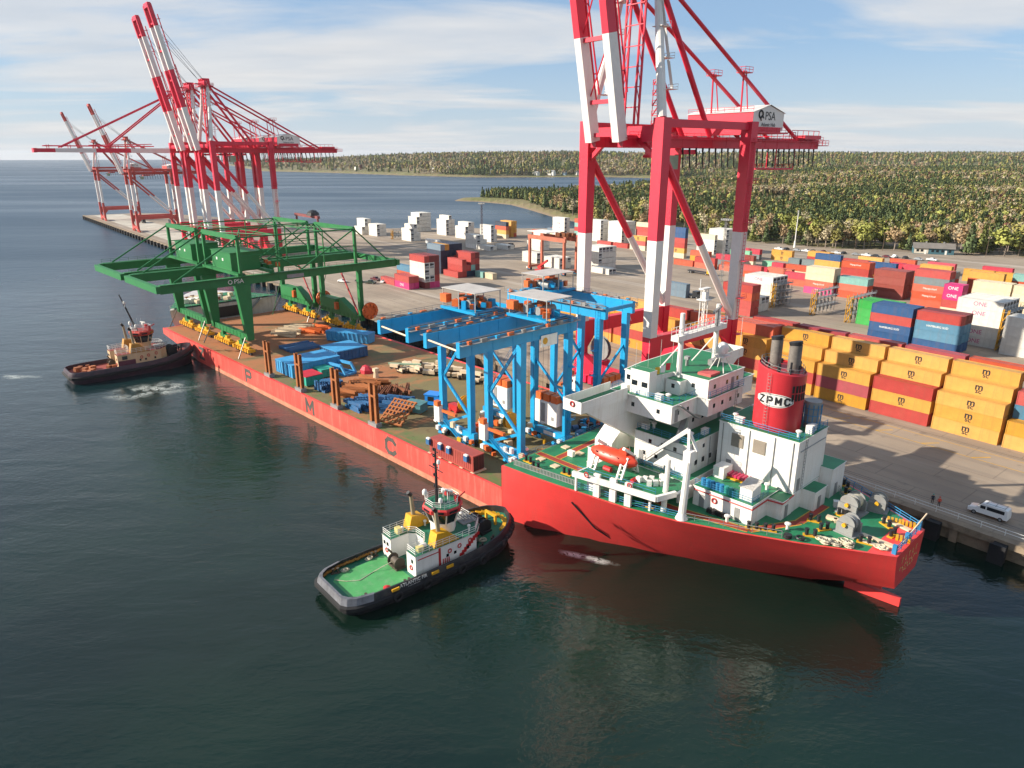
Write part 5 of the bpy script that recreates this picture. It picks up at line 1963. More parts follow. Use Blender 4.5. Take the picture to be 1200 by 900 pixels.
solid('machine_part', MB().tube((0, 0, 0), (0, 0, 1.8), 0.7, 0.5, n=10).cbox((0, 0, 2.0), 1.2, 1.2, 0.8), CREAM, 'small beige machine part standing alone behind the red sheet', 'machine part', at(2.6, 19.4), RZ)


def pile(name, label, s, n, count, ln, w, sx, sy, mat_, seed, rz=0.0, layers=3, piece='beam', jitter=0.12, tilt=0.0):
    """pieces laid side by side in layers, each a part"""
    g = thing(name, label, 'pile', at(s, n), RZ + R(rz))
    r = random.Random(seed)
    me_ = MB()
    me_.box(-ln / 2, ln / 2, -w / 2, -w / 2 + w * 0.28, 0, w * 1.1).box(-ln / 2, ln / 2, w / 2 - w * 0.28, w / 2, 0, w * 1.1).box(-ln / 2, ln / 2, -w * 0.25, w * 0.25, w * 0.45, w * 0.62)
    me_ = me_.mesh(piece, mat_)
    per = max(1, count // layers)
    for k in range(count):
        la, i = divmod(k, per)
        o = put(piece, me_, g, (r.uniform(-sx, sx), (i - per / 2 + 0.5) * (sy / per) + r.uniform(-0.1, 0.1), 0.05 + la * w * 1.15), r.gauss(0, jitter) + (0 if la % 2 == 0 else r.choice((0, 0, 0.35))))
        o.rotation_euler[1] = r.gauss(0, 0.02)
    return g


pile('beam_pile', 'heap of rusty orange-brown steel beams between the third twin post and the deck middle', 9.5, 10.5, 30, 7.0, 0.6, 1.4, 11, BROWN, 1, 20, jitter=0.16)
pile('beam_pile', 'low stack of small navy blue frames next to the second twin post', 2.2, 6.6, 18, 4.6, 0.55, 0.5, 6, NAVY, 2, 0)
pile('beam_pile', 'stack of blue and pale steel frames between third and fourth twin posts', 19.2, 6.0, 24, 5.6, 0.6, 0.8, 7.5, NAVY, 3, 8, layers=3)
pile('beam_pile', 'loose dark rusty girders behind the stack of blue frames', 17.5, 14.0, 18, 6.4, 0.6, 1.6, 8, RUST, 4, -35, jitter=0.4)
pile('beam_pile', 'mixed blue and brown steelwork heap behind the slanted grille', 25.6, 10.0, 16, 6.0, 0.6, 1.4, 7, NAVY, 5, 25, jitter=0.35)
pile('beam_pile', 'mixed coloured planks and beams under the green cranes', -55, 27, 20, 8, 0.6, 1.2, 12, CREAM, 6, 30, layers=2, jitter=0.2)
pile('beam_pile', 'red and orange beams lying beside the mixed planks under the green cranes', -51, 33, 12, 7, 0.6, 1.2, 8, ORANGE, 8, 25, layers=2, jitter=0.2)
pile('beam_pile', 'flat blue frame with pale slats lying alone in mid deck near the bow', -36.5, 19.5, 9, 9.0, 0.7, 0.2, 7.5, NAVY, 7, 90, layers=1, jitter=0.0)
# slanted grille
g = thing('steel_grille', 'slanted brown steel grille leaning beside the fourth twin post', 'grille', at(32.0, 5.4), RZ + R(15))
bar = MB().box(-3.0, 3.0, -0.16, 0.16, -0.16, 0.16).mesh('grille_bar', BROWN)
bar2 = MB().box(-0.16, 0.16, -3.2, 3.2, -0.13, 0.13).mesh('grille_bar', BROWN)
ca, sa = math.cos(R(32)), math.sin(R(32))
for k in range(7):
    v = -3.0 + k
    o = put('grille_bar', bar, g, (0, v * ca, 2.3 + v * sa))
    o.rotation_euler = (R(32), 0, 0)
for k in range(7):
    o = put('grille_bar', bar2, g, (-2.7 + 0.9 * k, 0, 2.36))
    o.rotation_euler = (R(32), 0, 0)
crate('cargo_crate', 'grey-green tarpaulin wrapped crate behind the slanted grille', 29.0, 12.0, 4.2, 2.8, 2.0, M('grey_green_tarp', '#4d7f83', 0.7, 0.2, 0.8), None, 20, False)
g = thing('machine_cab', 'bright blue machine cab standing alone on the open deck', 'machine cab', at(28.6, 17.6), RZ + R(25))
mb = MB().box(-1.9, 1.9, -1.3, 1.3, 0.3, 2.5).box(-2.1, 1.4, -1.45, 1.45, 2.5, 2.65)
P('cab_body', mb, M('cab_blue', '#2383d8', 0.4, 0.08), g)
mb = MB().box(-1.95, -1.9, -0.9, 0.4, 0.6, 2.1).box(-1.2, 0.3, -1.33, -1.3, 1.2, 2.2)
P('cab_opening', mb, DARK, g)
solid('fire_pump', MB().box(-1.4, 1.4, -0.8, 0.8, 0.3, 1.6).tube((-0.9, -0.9, 0.4), (-0.9, 0.9, 0.4), 0.4, n=10).tube((0.9, -0.9, 0.4), (0.9, 0.9, 0.4), 0.4, n=10), REDP, 'red machine behind the first leg of the blue crane', 'machine', at(34.8, 18.2), RZ)
# rows of wheel sets and chassis towards the quay
rr_ = random.Random(31)
g = thing('wheel_set_pile', 'long heap of pale and dark crane wheel sets near the quay side of the deck', 'pile', at(6.5, 31.5), RZ + R(28))
pm_ = MB().cbox((0, 0, 0.9), 2.4, 1.0, 0.8)
for k in (-0.8, 0.8):
    pm_.tube((k, -0.35, 0.6), (k, 0.35, 0.6), 0.6, n=10, mi=1)
pm_ = pm_.mesh('wheel_set', [CREAM, BLACKP])
for k in range(24):
    put('wheel_set', pm_, g, (-6.5 + (k % 12) * 1.2 + rr_.uniform(-0.3, 0.3), -2.6 + 4.4 * (k // 12) + rr_.uniform(-1, 1), 0.02 + (0.9 if k % 5 == 0 else 0)), rr_.uniform(-0.6, 0.6))
pm3 = MB().box(-4.2, 4.2, -0.3, 0.3, 0, 0.4).mesh('long_plate', M('pale_green_steel', '#9db89a', 0.6, 0.2))
put('long_plate', pm3, g, (-4.5, -2.4, 1.9), 0.2)
g = thing('wheel_set_pile', 'rusty machine parts heaped against the quay side behind blue legs', 'pile', at(22, 35.5), RZ)
for k in range(18):
    put('wheel_set', MATS and pm_, g, (-7 + k * 0.8, rr_.uniform(-2.4, 2.4), 0.02 + (0.8 if k % 4 == 0 else 0)), rr_.uniform(-1, 1))
g = thing('cargo_tank', 'long bright blue ribbed hopper lying by the quay side green crane legs', 'hopper', at(-33, 34.0), RZ + R(28))
mb = MB()
mb.add([(-7, -1.6, 0.2), (7, -1.6, 0.2), (7, 1.6, 0.2), (-7, 1.6, 0.2), (-7, -2.2, 3.2), (7, -2.2, 3.0), (7, 2.2, 3.0), (-7, 2.2, 3.2)], [(0, 3, 2, 1), (0, 1, 5, 4), (1, 2, 6, 5), (2, 3, 7, 6), (3, 0, 4, 7), (4, 5, 6, 7)])
P('hopper_body', mb, PBLUE, g)
for k in range(10):
    mb = MB().beam((-6.6 + 1.45 * k, -1.72, 0.2), (-6.6 + 1.45 * k, -2.32, 3.1), 0.2, 0.2)
    P('hopper_rib', mb, PBLUE, g)
# dark loose gear round the blue crane feet
for (s_, n_, nn, mt, lab) in ((55, 14, 16, YELO, 'yellow and orange crane gear heaped between the blue crane legs'), (66.2, 20, 14, NAVY, 'dark blue cable drums and gear lying just ahead of the green deck'), (61, 30, 14, NAVY, 'dark gear in the shade beneath the bridge wing'), (45.5, 14.5, 10, ORANGE, 'orange motors lying behind the first blue crane leg'), (66.8, 10.5, 10, YELO, 'yellow machinery beside the last blue crane leg')):
    g = thing('loose_gear', lab, 'machinery', at(s_, n_), RZ)
    for k in range(nn):
        mb = MB()
        if k % 3:
            mb.cbox((0, 0, 0.55), rr_.uniform(0.7, 1.6), rr_.uniform(0.7, 1.4), 1.1)
        else:
            mb.tube((0, -0.6, 0.6), (0, 0.6, 0.6), 0.6, n=10)
        o = P('gear_piece', mb, [mt, ORANGE, CREAM, mt, BLACKP][k % 5] if mt != NAVY else [NAVY, BLACKP, CBLUE][k % 3], g)
        o.location = (rr_.uniform(-2, 2), rr_.uniform(-4, 4), 0.02 + (1.0 if k % 4 == 3 else 0))
        o.rotation_euler = (0, 0, rr_.random() * 3)
# brown red container with blue boxes hung on its side
g = thing('work_container', 'brownish red container with four blue boxes hung on its seaward side', 'container', at(55.1, 1.75), RZ)
CRED = M('container_brown_red', '#a5483f', 0.55, 0.12, 0.5, dirt=0.3, streak=True)
mb = MB().box(-6.1, 6.1, -1.22, 1.22, 0.25, 3.1)
for k in range(24):
    mb.box(-5.9 + k * 0.5, -5.68 + k * 0.5, -1.27, -1.22, 0.45, 2.95)
mb.box(-6.15, 6.15, -1.29, -1.15, 2.95, 3.14).box(-6.15, 6.15, 1.15, 1.29, 2.95, 3.14).box(-6.15, 6.15, -1.29, -1.15, 0.2, 0.4)
P('container_body', mb, CRED, g)
mb = MB()
for y in (-0.6, 0.6):
    mb.box(6.1, 6.16, y - 0.55, y + 0.55, 0.4, 2.9)
for y in (-0.9, -0.3, 0.3, 0.9):
    mb.tube((6.2, y, 0.4), (6.2, y, 2.9), 0.04, n=5)
P('container_door', mb, M('door_dark_brown', '#4a2b2a', 0.6, 0.3), g)
bx = MB().box(-0.45, 0.45, -0.5, 0, 0, 1.0, 0).box(-0.42, 0.42, -0.45, 0, 1.0, 1.25, 1).mesh('hung_box', [NAVY, WHITE])
for x in (-6.0, -2.6, -0.2, 4.6):
    put('hung_box', bx, g, (x, -1.3, 1.9))
mb = MB()
for k in range(5):
    mb.box(-6 + 3 * k - 0.4, -6 + 3 * k + 0.4, -1.5, 1.5, 0, 0.2)
P('timber_bearer', mb, CREAM, g)
solid('rubber_fender_roll', MB().torus((0, 0, 0.75), 0.5, 0.28, axis='x', n=14, k=7), RUB, 'black tyre standing behind the brownish red container', 'tyre', at(64.6, 4.6), RZ, smooth=True)
# ------------------------------------------------------------------ ship-to-shore cranes
SRED = M('crane_crimson', '#d4243f', 0.40, 0.08, 0.15, dirt=0.10, dirtc='#7c2430')
SRED2 = M('crane_faded_red', '#b8453c', 0.5, 0.10, 0.15, dirt=0.2, dirtc='#8a5a48')
SWHT = M('crane_white', '#dedbd6', 0.42, 0.05, 0.15, dirt=0.15, dirtc='#9c9184')


def sts(s0, label, red, boom_deg=78.0, sc=1.0, near=False, group='quay cranes farther along the pier', boom_len=66.0):
    g = thing('quay_crane', label, 'quay crane', W(QUAY, s0, 0, QZ), QUAY[3], group)
    g.scale = (sc, sc, sc)
    RW = [red, SWHT]
    XW, YW, YL = 10.75, 4.0, 34.5
    if sc < 1:
        YL = 42.0
    TOP = 61.5

    def banded(mb, a, b, cuts, w, h=None, w2=None, h2=None, first=0, up=(0, 0, 1), tube=False):
        """one member painted in red and white bands"""
        a, b = Vector(a), Vector(b)
        w2 = w if w2 is None else w2
        h = w if h is None else h
        h2 = h if h2 is None else h2
        fs = [0.0] + list(cuts) + [1.0]
        mi = first
        for f0, f1 in zip(fs[:-1], fs[1:]):
            if tube:
                mb.tube(a.lerp(b, f0), a.lerp(b, f1), w, n=8, mi=mi)
            else:
                mb.beam(a.lerp(b, f0), a.lerp(b, f1), w + (w2 - w) * f0, h + (h2 - h) * f0, w + (w2 - w) * f1, h + (h2 - h) * f1, mi=mi, up=up)
            mi = 1 - mi

    for sx in (-1, 1):
        for y in (YW, YL):
            mb = MB()
            a, b = (sx * XW, y, 4.2), (sx * XW, y, TOP)
            z1, z2 = (15.6, 36.8) if sc == 1 else (21, 46)
            banded(mb, a, b, ((z1 - 4.2) / (TOP - 4.2), (z2 - 4.2) / (TOP - 4.2)), 2.2, 2.0, 2.8, 2.6, up=(0, 1, 0))
            P('leg', mb, RW, g)
            mb = MB()
            for k in (-1, 1):
                mb.box(sx * XW + k * 3.2 - 2.2, sx * XW + k * 3.2 + 2.2, y - 0.6, y + 0.6, 0.9, 1.9)
                for j in (-1.4, 0, 1.4):
                    mb.tube((sx * XW + k * 3.2 + j, y - 0.3, 0.5), (sx * XW + k * 3.2 + j, y + 0.3, 0.5), 0.48, n=8)
            mb.box(sx * XW - 3.6, sx * XW + 3.6, y - 0.7, y + 0.7, 1.9, 3.0)
            P('wheel_bogie', mb, red, g)
        # portal beam and haunches, brace towards the land leg
        mb = MB()
        mb.beam((sx * XW, YW + 0.8, 14.0), (sx * XW, YL - 0.8, 14.0), 1.8, 3.2)
        for y, e in ((YW, 1), (YL, -1)):
            mb.add([(sx * XW - 0.8, y + e * 0.9, 12.4), (sx * XW + 0.8, y + e * 0.9, 12.4), (sx * XW + 0.8, y + e * 0.9, 8.4), (sx * XW - 0.8, y + e * 0.9, 8.4), (sx * XW - 0.8, y + e * 4.2, 12.4), (sx * XW + 0.8, y + e * 4.2, 12.4)],
                   [(0, 1, 2, 3), (0, 4, 5, 1), (3, 2, 5, 4), (0, 3, 4), (1, 5, 2)])
        P('portal_beam', mb, red, g)
        mb = MB()
        banded(mb, (sx * XW, YW + 1.2, 53.5), (sx * XW, YL - 0.6, 16.5), (0.5,), 0.85, tube=True)
        P('diagonal_brace', mb, RW, g, smooth='auto')
        mb = MB().beam((sx * XW, YW, 60.5), (sx * XW, YL, 60.5), 1.2, 1.6)
        P('top_side_beam', mb, red, g)
        # pylon pole up to the apex
        mb = MB()
        mb.tube((sx * (XW - 0.3), YW, TOP), (sx * 6.6, YW + 2.2, 78), 1.0, 0.85, n=10, mi=1)
        mb.tube((sx * 6.6, YW + 2.2, 78), (sx * 4.3, YW + 3.2, 90), 0.85, 0.7, n=10, mi=1)
        P('pylon_pole', mb, RW, g, smooth='auto')
        mb = MB()
        for z_, f in ((67, 0.3), (73, 0.62), (79, 0.86), (85, 0.95)):
            x_ = sx * (XW - 0.3 + (4.3 - XW) * (z_ - TOP) / 28)
            mb.box(x_ - 1.3, x_ + 1.3, YW + 1.6, YW + 4.4, z_, z_ + 0.12)
            mb.rail([(x_ - 1.3, YW + 4.4, z_), (x_ + 1.3, YW + 4.4, z_)], 1.1, 0.06, 1.3)
            mb.beam((x_, YW + 4.2, z_), (x_, YW + 2.4, z_ + 5.6), 0.7, 0.1)
        P('pylon_platform', mb, SWHT, g)
        mb = MB()
        mb.tube((sx * 4.2, YW + 3.4, 89), (sx * 4.0, 29, 58.4), 0.62, n=8)
        mb.tube((sx * 4.4, YW + 3.6, 89), (sx * 4.0, 66, 58.2), 0.45, n=8)
        P('back_stay', mb, red, g, smooth='auto')
        mb = MB()
        mb.tube((sx * 4.2, 40, 58), (sx * 4.3, 39.5, 73.2), 0.22, n=5)
        mb.tube((sx * 4.2, 44, 58), (sx * 4.3, 40.5, 73.2), 0.15, n=5)
        mb.box(sx * 4.3 - 1.2, sx * 4.3 + 1.2, 38.4, 41.4, 72.6, 72.8)
        mb.rail([(sx * 4.3 - 1.2, 38.4, 72.8), (sx * 4.3 + 1.2, 38.4, 72.8), (sx * 4.3 + 1.2, 41.4, 72.8)], 1.1, 0.06, 1.2)
        P('stay_support', mb, red, g)
        # trolley girder
        mb = MB().box(sx * 4 - 0.75, sx * 4 + 0.75, -1.0, 76.0, 55.8, 58.2)
        for k in range(14):
            mb.box(sx * 4 - 0.8, sx * 4 + 0.8, 2 + k * 5.4, 2.15 + k * 5.4, 55.85, 58.15)
        P('trolley_girder', mb, red, g)
        mb = MB()
        mb.box(sx * 5.0, sx * 6.0, -0.5, 76, 57.6, 57.7) if sx > 0 else mb.box(-6.0, -5.0, -0.5, 76, 57.6, 57.7)
        mb.rail([(sx * 6.0, -0.5, 57.7), (sx * 6.0, 76, 57.7)], 1.1, 0.05, 2.6)
        P('girder_walkway', mb, red, g)
        # boom
        A = R(boom_deg)
        d = Vector((0, -math.cos(A), math.sin(A)))
        hinge = Vector((sx * 4, -1.2, 57.0))
        mb = MB()
        banded(mb, hinge, hinge + d * boom_len, (0.31, 0.57, 0.86), 1.9, 2.6, 1.5, 1.9, first=1, up=(0, math.sin(A), math.cos(A)))
        P('boom_girder', mb, RW, g)
        mb = MB()
        off = Vector((0, math.sin(A), math.cos(A))) * 2.3
        mb.tube(hinge + off + d * 8, hinge + off + d * (boom_len * 0.93), 0.28, n=5)
        mb.tube(hinge + off * 1.5 + d * 9, hinge + off * 1.2 + d * (boom_len * 0.6), 0.2, n=5)
        for f in (0.2, 0.4, 0.57, 0.75, 0.9):
            mb.beam(hinge + d * (boom_len * f), hinge + off * 1.3 + d * (boom_len * f), 0.3, 0.3)
        P('boom_stay', mb, red, g)
        if boom_deg < 10:
            mb = MB()
            for L_ in (0.48, 0.82):
                mb.tube((sx * 4.2, YW + 3, 89), hinge + d * (boom_len * L_) + Vector((0, 0, 1.5)), 0.4, n=6)
            P('fore_stay', mb, red, g)
        else:
            mb = MB()
            mb.tube((sx * 3.6, YW + 2.6, 90), hinge + off * 0.6 + d * (boom_len * 0.86), 0.09, n=4)
            mb.tube((sx * 3.0, YW + 2.6, 90), hinge + off * 0.6 + d * (boom_len * 0.80), 0.09, n=4)
            P('hoist_rope', mb, BLACKP, g)
    mb = MB()
    for f in (0.02, 0.12, 0.3, 0.5, 0.7, 0.88, 0.995):
        c = Vector((0, -1.2, 57.0)) + d * (boom_len * f)
        mb.beam(c + Vector((-4, 0, 0)), c + Vector((4, 0, 0)), 0.8 if f < 0.99 else 1.6, 0.8 if f < 0.99 else 2.2)
    for f0, f1 in ((0.12, 0.3), (0.3, 0.5), (0.5, 0.7), (0.7, 0.88)):
        c0 = Vector((0, -1.2, 57.0)) + d * (boom_len * f0)
        c1 = Vector((0, -1.2, 57.0)) + d * (boom_len * f1)
        mb.tube(c0 + Vector((-4, 0, 0)), c1 + Vector((4, 0, 0)), 0.16, n=5)
    P('boom_tie', mb, red, g)
    mb = MB()
    mb.beam((-XW, YW, 58.4), (XW, YW, 58.4), 1.8, 3.2).beam((-XW, YL, 60.0), (XW, YL, 60.0), 1.8, 2.6)
    mb.beam((-XW, YW, 52.5), (-5, YW, 57.2), 0.9, 0.9).beam((XW, YW, 52.5), (5, YW, 57.2), 0.9, 0.9)
    P('top_cross_beam', mb, red, g)
    for y in (YW, YL):
        mb = MB()
        mb.box(-XW - 1.5, XW + 1.5, y - 0.9, y + 0.9, 3.0, 5.6)
        mb.add([(-XW, y - 0.85, 5.6), (-XW + 5, y - 0.85, 5.6), (-XW, y - 0.85, 8.2), (-XW, y + 0.85, 5.6), (-XW + 5, y + 0.85, 5.6), (-XW, y + 0.85, 8.2)], [(0, 1, 2), (5, 4, 3), (0, 3, 4, 1), (1, 4, 5, 2), (2, 5, 3, 0)])
        mb.add([(XW, y - 0.85, 5.6), (XW - 5, y - 0.85, 5.6), (XW, y - 0.85, 8.2), (XW, y + 0.85, 5.6), (XW - 5, y + 0.85, 5.6), (XW, y + 0.85, 8.2)], [(2, 1, 0), (3, 4, 5), (1, 4, 3, 0), (2, 5, 4, 1), (0, 3, 5, 2)])
        P('sill_beam', mb, red, g)
    mb = MB()
    mb.box(-5.2, 5.2, YW + 1.6, YW + 4.4, 88.4, 90.8)
    mb.box(-6.4, 6.4, YW + 0.4, YW + 5.8, 88.2, 88.4)
    mb.rail([(-6.4, YW + 0.4, 88.4), (6.4, YW + 0.4, 88.4), (6.4, YW + 5.8, 88.4), (-6.4, YW + 5.8, 88.4)], 1.2, 0.07, 1.6)
    for k in (-3, 0, 3):
        mb.tube((k, YW + 1.2, 91.4), (k, YW + 4.8, 91.4), 0.6, n=9)
    mb.box(-2.2, 2.2, YW - 2, YW + 1, 89.2, 89.5)
    P('apex_head', mb, red, g)
    mb = MB()
    for x_ in (-2.6, -1.4, 1.4, 2.6):
        mb.tube((x_, YW + 1.5, 58), (x_, YW + 2.4, 88.4), 0.28, n=5)
    for z_ in range(60, 88, 4):
        mb.beam((-2.6, YW + 2, z_), (2.6, YW + 2, z_), 0.2)
        mb.beam((-2.6, YW + 2, z_), (-1.4, YW + 2, z_ + 4), 0.14).beam((2.6, YW + 2, z_), (1.4, YW + 2, z_ + 4), 0.14)
    P('rope_tower', mb, red, g)
    # stair tower beside the hinge
    mb = MB()
    for dx, dy in ((0, 0), (1.6, 0), (1.6, 1.6), (0, 1.6)):
        mb.tube((6.2 + dx, 5.8 + dy, 58), (6.2 + dx, 5.8 + dy, 69), 0.09, n=4)
    for z_ in range(58, 69, 2):
        mb.box(6.1, 7.9, 5.7, 7.5, z_, z_ + 0.1)
        mb.beam((6.2, 5.8, z_), (7.8, 5.8, z_ + 2), 0.3, 0.08)
        mb.rail([(6.1, 5.7, z_), (7.9, 5.7, z_)], 1.0, 0.05, 1.8)
    P('stair_tower', mb, red, g)
    # machine house: crimson front, pale sides
    mb = MB()
    hx0, hx1, hy0, hy1 = -11.0, 8.0, 39.5, 52.5
    mb.box(hx0 + 0.02, hx1 - 0.02, hy0 + 0.05, hy1, 60.0, 64.0, 1)
    ym = (hy0 + hy1) / 2
    mb.add([(hx0 + 0.02, hy0 + 0.05, 64), (hx1 - 0.02, hy0 + 0.05, 64), (hx1 - 0.02, hy1, 64), (hx0 + 0.02, hy1, 64), (hx0 + 0.02, ym, 65.6), (hx1 - 0.02, ym, 65.6)], [(1, 2, 5), (0, 4, 3)], 1)
    mb.add([(hx0 - 0.3, hy0 - 0.3, 63.95), (hx1 + 0.3, hy0 - 0.3, 63.95), (hx1 + 0.3, ym, 65.75), (hx0 - 0.3, ym, 65.75)], [(0, 1, 2, 3)], 1)
    mb.add([(hx0 - 0.3, hy1 + 0.3, 63.95), (hx1 + 0.3, hy1 + 0.3, 63.95), (hx1 + 0.3, ym, 65.75), (hx0 - 0.3, ym, 65.75)], [(3, 2, 1, 0)], 1)
    mb.box(hx0, hx1, hy0 - 0.05, hy0 + 0.05, 59.5, 63.9, 0)
    mb.box(hx0 - 0.5, hx1 + 1.0, hy0 - 1.4, hy1 + 1.0, 59.2, 59.5, 0)
    mb.box(hx1 - 0.02, hx1 + 0.06, hy0 + 1, hy1 - 1, 59.5, 60.6, 0)
    mb.rail([(hx0, hy0 - 1.3, 59.5), (hx1 + 0.9, hy0 - 1.3, 59.5), (hx1 + 0.9, hy1, 59.5)], 1.1, 0.05, 2.0)
    mb.rail([(hx0, hy0, 64.2), (hx1, hy0, 64.2)], 1.0, 0.05, 2.4)
    for x_ in (-8, -2, 4):
        mb.beam((x_, hy0 + 1, 58), (x_, hy0 - 3, 60), 0.5, 0.5)
    P('machine_house', mb, RW, g)
    t_ = lettering('PSA', 2.7, BLACKP, g, (hx1 + 0.03, 46.6, 63.1), R(90), name='house_lettering')
    lettering('Atlantic Hub', 1.15, BLACKP, g, (hx1 + 0.07, 46.0, 61.2), R(90), name='house_lettering')
    mb = MB().torus((hx1 + 0.03, 42.6, 63.5), 0.8, 0.22, axis='x', n=14, k=5)
    mb.torus((hx1 + 0.05, 43.2, 62.6), 0.55, 0.16, axis='x', n=12, k=4, a0=0, a1=4.2)
    P('house_emblem', mb, BLACKP, g)
    # backreach end platform, festoon loops, cab
    mb = MB()
    mb.box(-6, 6, 75, 79, 56.6, 56.8)
    mb.rail([(-6, 74, 56.8), (-6, 79, 56.8), (6, 79, 56.8), (6, 74, 56.8)], 1.2, 0.06, 1.6)
    mb.rail([(-6, 62, 58.2), (6, 62, 58.2)], 1.6, 0.09, 1.6)
    mb.rail([(6.2, 60, 57.7), (6.2, 73, 57.7)], 2.6, 0.09, 2.6)
    mb.box(-4, 4, 72, 74, 56, 58.6)
    mb.box(3.2, 6.4, 66, 74, 58.2, 59.2)
    P('backreach_platform', mb, red, g)
    mb = MB()
    for k in range(24):
        y = 18 + k * 2.4
        mb.box(5.0, 5.3, y - 0.15, y + 0.15, 54.9, 55.8)
        for j in range(4):
            mb.tube((5.1, y + j * 0.12, 55), (5.1, y + 0.3 + j * 0.12, 51.6), 0.05, n=3, caps=False)
        mb.tube((5.1, y + 0.3, 51.6), (5.1, y + 1.2, 51.2), 0.07, n=3, caps=False)
    P('festoon_cable', mb, BLACKP, g)
    mb = MB()
    mb.box(-5, 5, 17, 23, 54.4, 55.4).box(1.5, 4.5, 14.5, 17.5, 51.2, 54.2, 1)
    mb.tube((-3.5, 15, 54), (3.5, 15, 54), 0.4, n=7)
    P('trolley', mb, [red, M('cab_pale_green', '#93a68c', 0.4)], g)
    mb = MB().box(-4, 4, 57, 66, 50.6, 51.0).rail([(-4, 57, 51), (-4, 66, 51)], 1.0, 0.06, 1.8).rail([(4, 57, 51), (4, 66, 51)], 1.0, 0.06, 1.8)
    for y in (57.2, 65.8):
        mb.tube((4, y, 51), (4, y, 55.8), 0.16, n=5).tube((-4, y, 51), (-4, y, 55.8), 0.16, n=5)
    P('service_gantry', mb, red, g)
    mb = MB()
    mb.ladder((XW + 1.5, YL, 5.6), (XW + 1.5, YL, 58), 0.8, 0.06, 0.9, side=(0, 1, 0))
    for z_ in range(12, 58, 9):
        mb.box(XW + 1.3, XW + 2.9, YL - 1, YL + 1, z_, z_ + 0.1)
        mb.rail([(XW + 2.9, YL - 1, z_), (XW + 2.9, YL + 1, z_)], 1.1, 0.05, 1.0)
    P('leg_ladder', mb, red, g)
    mb = MB().lathe([(0.4, -0.5), (3.0, -0.5), (3.0, -0.35), (0.8, -0.3), (0.8, 0.3), (3.0, 0.35), (3.0, 0.5), (0.4, 0.5)], (-XW + 4.5, YW + 2.2, 9.2), 18, axis='y')
    P('cable_reel', mb, [GREYP], g, smooth='auto')
    if near:
        mb = MB()
        mb.box(-XW - 4, XW + 4.0, YW + 1.2, YW + 4.6, 0.4, 3.4).box(-XW - 1, -XW + 6, YW + 1.0, YW + 4.0, 3.4, 6.2)
        for k in range(14):
            mb.cbox((-XW - 3 + k * 1.9, YW - 1.0, 1.6), 1.2, 1.0, 1.8)
        P('drive_cover', mb, M('crane_pink_red', '#d81f4c', 0.45, 0.1, 0.3), g)
        lettering('PSA', 2.2, SWHT, g, (XW + 0.93, 19, 14.0), R(90), name='portal_lettering')
        lettering('PSA', 2.2, SWHT, g, (-XW + 0.93, 19, 14.0), R(90), name='portal_lettering')
    return g


sts(-75.75, 'towering red and white quay crane beside the white ship bridge, boom raised out of view', SRED, near=True, group=None)
sts(-372.5, 'red and white quay crane with the tallest raised boom, nearest of the far pier group', SRED, boom_len=68)
sts(-400.0, 'red and white quay crane between two others, with raised boom tip below the tallest', SRED)
sts(-428.5, 'red and white quay crane whose boom is lowered flat over the sea', SRED, boom_deg=0.0)
sts(-566.0, 'smaller faded red quay crane on the pier, right one of the far pair', SRED2, boom_deg=73, sc=0.735)
sts(-690.0, 'smaller faded red quay crane at the far tip of the pier', SRED2, boom_deg=73, sc=0.735)
# ------------------------------------------------------------------ containers
# building numbers of the containers that join the rest
JOINED = {
    0, 1, 2, 3, 4, 5, 6, 7, 10, 11, 12, 16, 17, 19, 20, 21, 23, 25, 29, 36, 43, 49, 55, 67, 68,
    69, 70, 76, 97, 99, 100, 101, 102, 103, 105, 107, 111, 112, 113, 115, 116, 117, 119, 120, 121, 131, 132, 133, 134, 140,
    141, 168, 169, 173, 174, 177, 178, 183, 184, 187, 188, 189, 190, 191, 192, 195, 196, 198, 200, 201, 202, 203, 205, 209, 211,
    216, 220, 222, 224, 225, 226, 227, 228, 229, 230, 231, 232, 235, 236, 237, 239, 240, 242, 243, 245, 246, 248, 250, 254, 255,
    256, 257, 258, 260, 262, 264, 265, 266, 267, 278, 280, 282, 289, 290, 291, 292, 293, 294, 295, 296, 297, 298, 299, 300, 301,
    302, 303, 310, 314, 315, 316, 318, 319, 320, 322, 323, 324, 326, 327, 328, 329, 332, 337, 338, 339, 340, 341, 342, 343, 344,
    345, 346, 347, 348, 349, 350, 351, 357, 358, 359, 360, 361, 362, 363, 364, 365, 366, 372, 373, 374, 375, 376, 377, 378, 379,
    380, 381, 382, 383, 384, 385, 386, 387, 388, 389, 390, 391, 394, 395, 404, 407, 411, 412, 413, 414, 415, 416, 417, 419, 427,
    433, 439, 444, 445, 446, 447, 449, 450, 451, 452, 454, 455, 456, 457, 459, 460, 461, 462, 468, 469, 470, 471, 474, 476, 478,
    482, 484, 485, 488, 489, 490, 491, 495, 496, 497, 498, 499, 500, 501, 502, 505, 506, 507, 508, 510, 511, 512, 513, 514, 515,
    516, 517, 518, 519, 520, 521, 522, 523, 524, 528, 529, 530, 532, 533, 538, 539, 540, 541, 543, 544, 545, 546, 550, 551, 552,
    554, 555, 556, 557, 561, 562, 563, 564, 565, 570, 571, 572, 573, 574, 575, 577, 578, 579, 580, 585, 586, 587, 588, 589, 590,
    592,
}
CCOL = {
    'yellow': '#cf9632', 'red': '#b23a33', 'orange': '#c4512f', 'maroon': '#7d2b2c', 'blue': '#1f4f80', 'pale blue': '#4a7f9c',
    'green': '#2fa345', 'white': '#dcd8ce', 'cream': '#d6c6a6', 'magenta': '#d02c76', 'teal': '#7fb0a8', 'grey': '#6f7d80', 'brown': '#96443a',
    'mint': '#7cc29a', 'navy': '#23324a', 'crimson': '#c0243f', 'purple red': '#a23a44', 'grey blue': '#6f8494'}
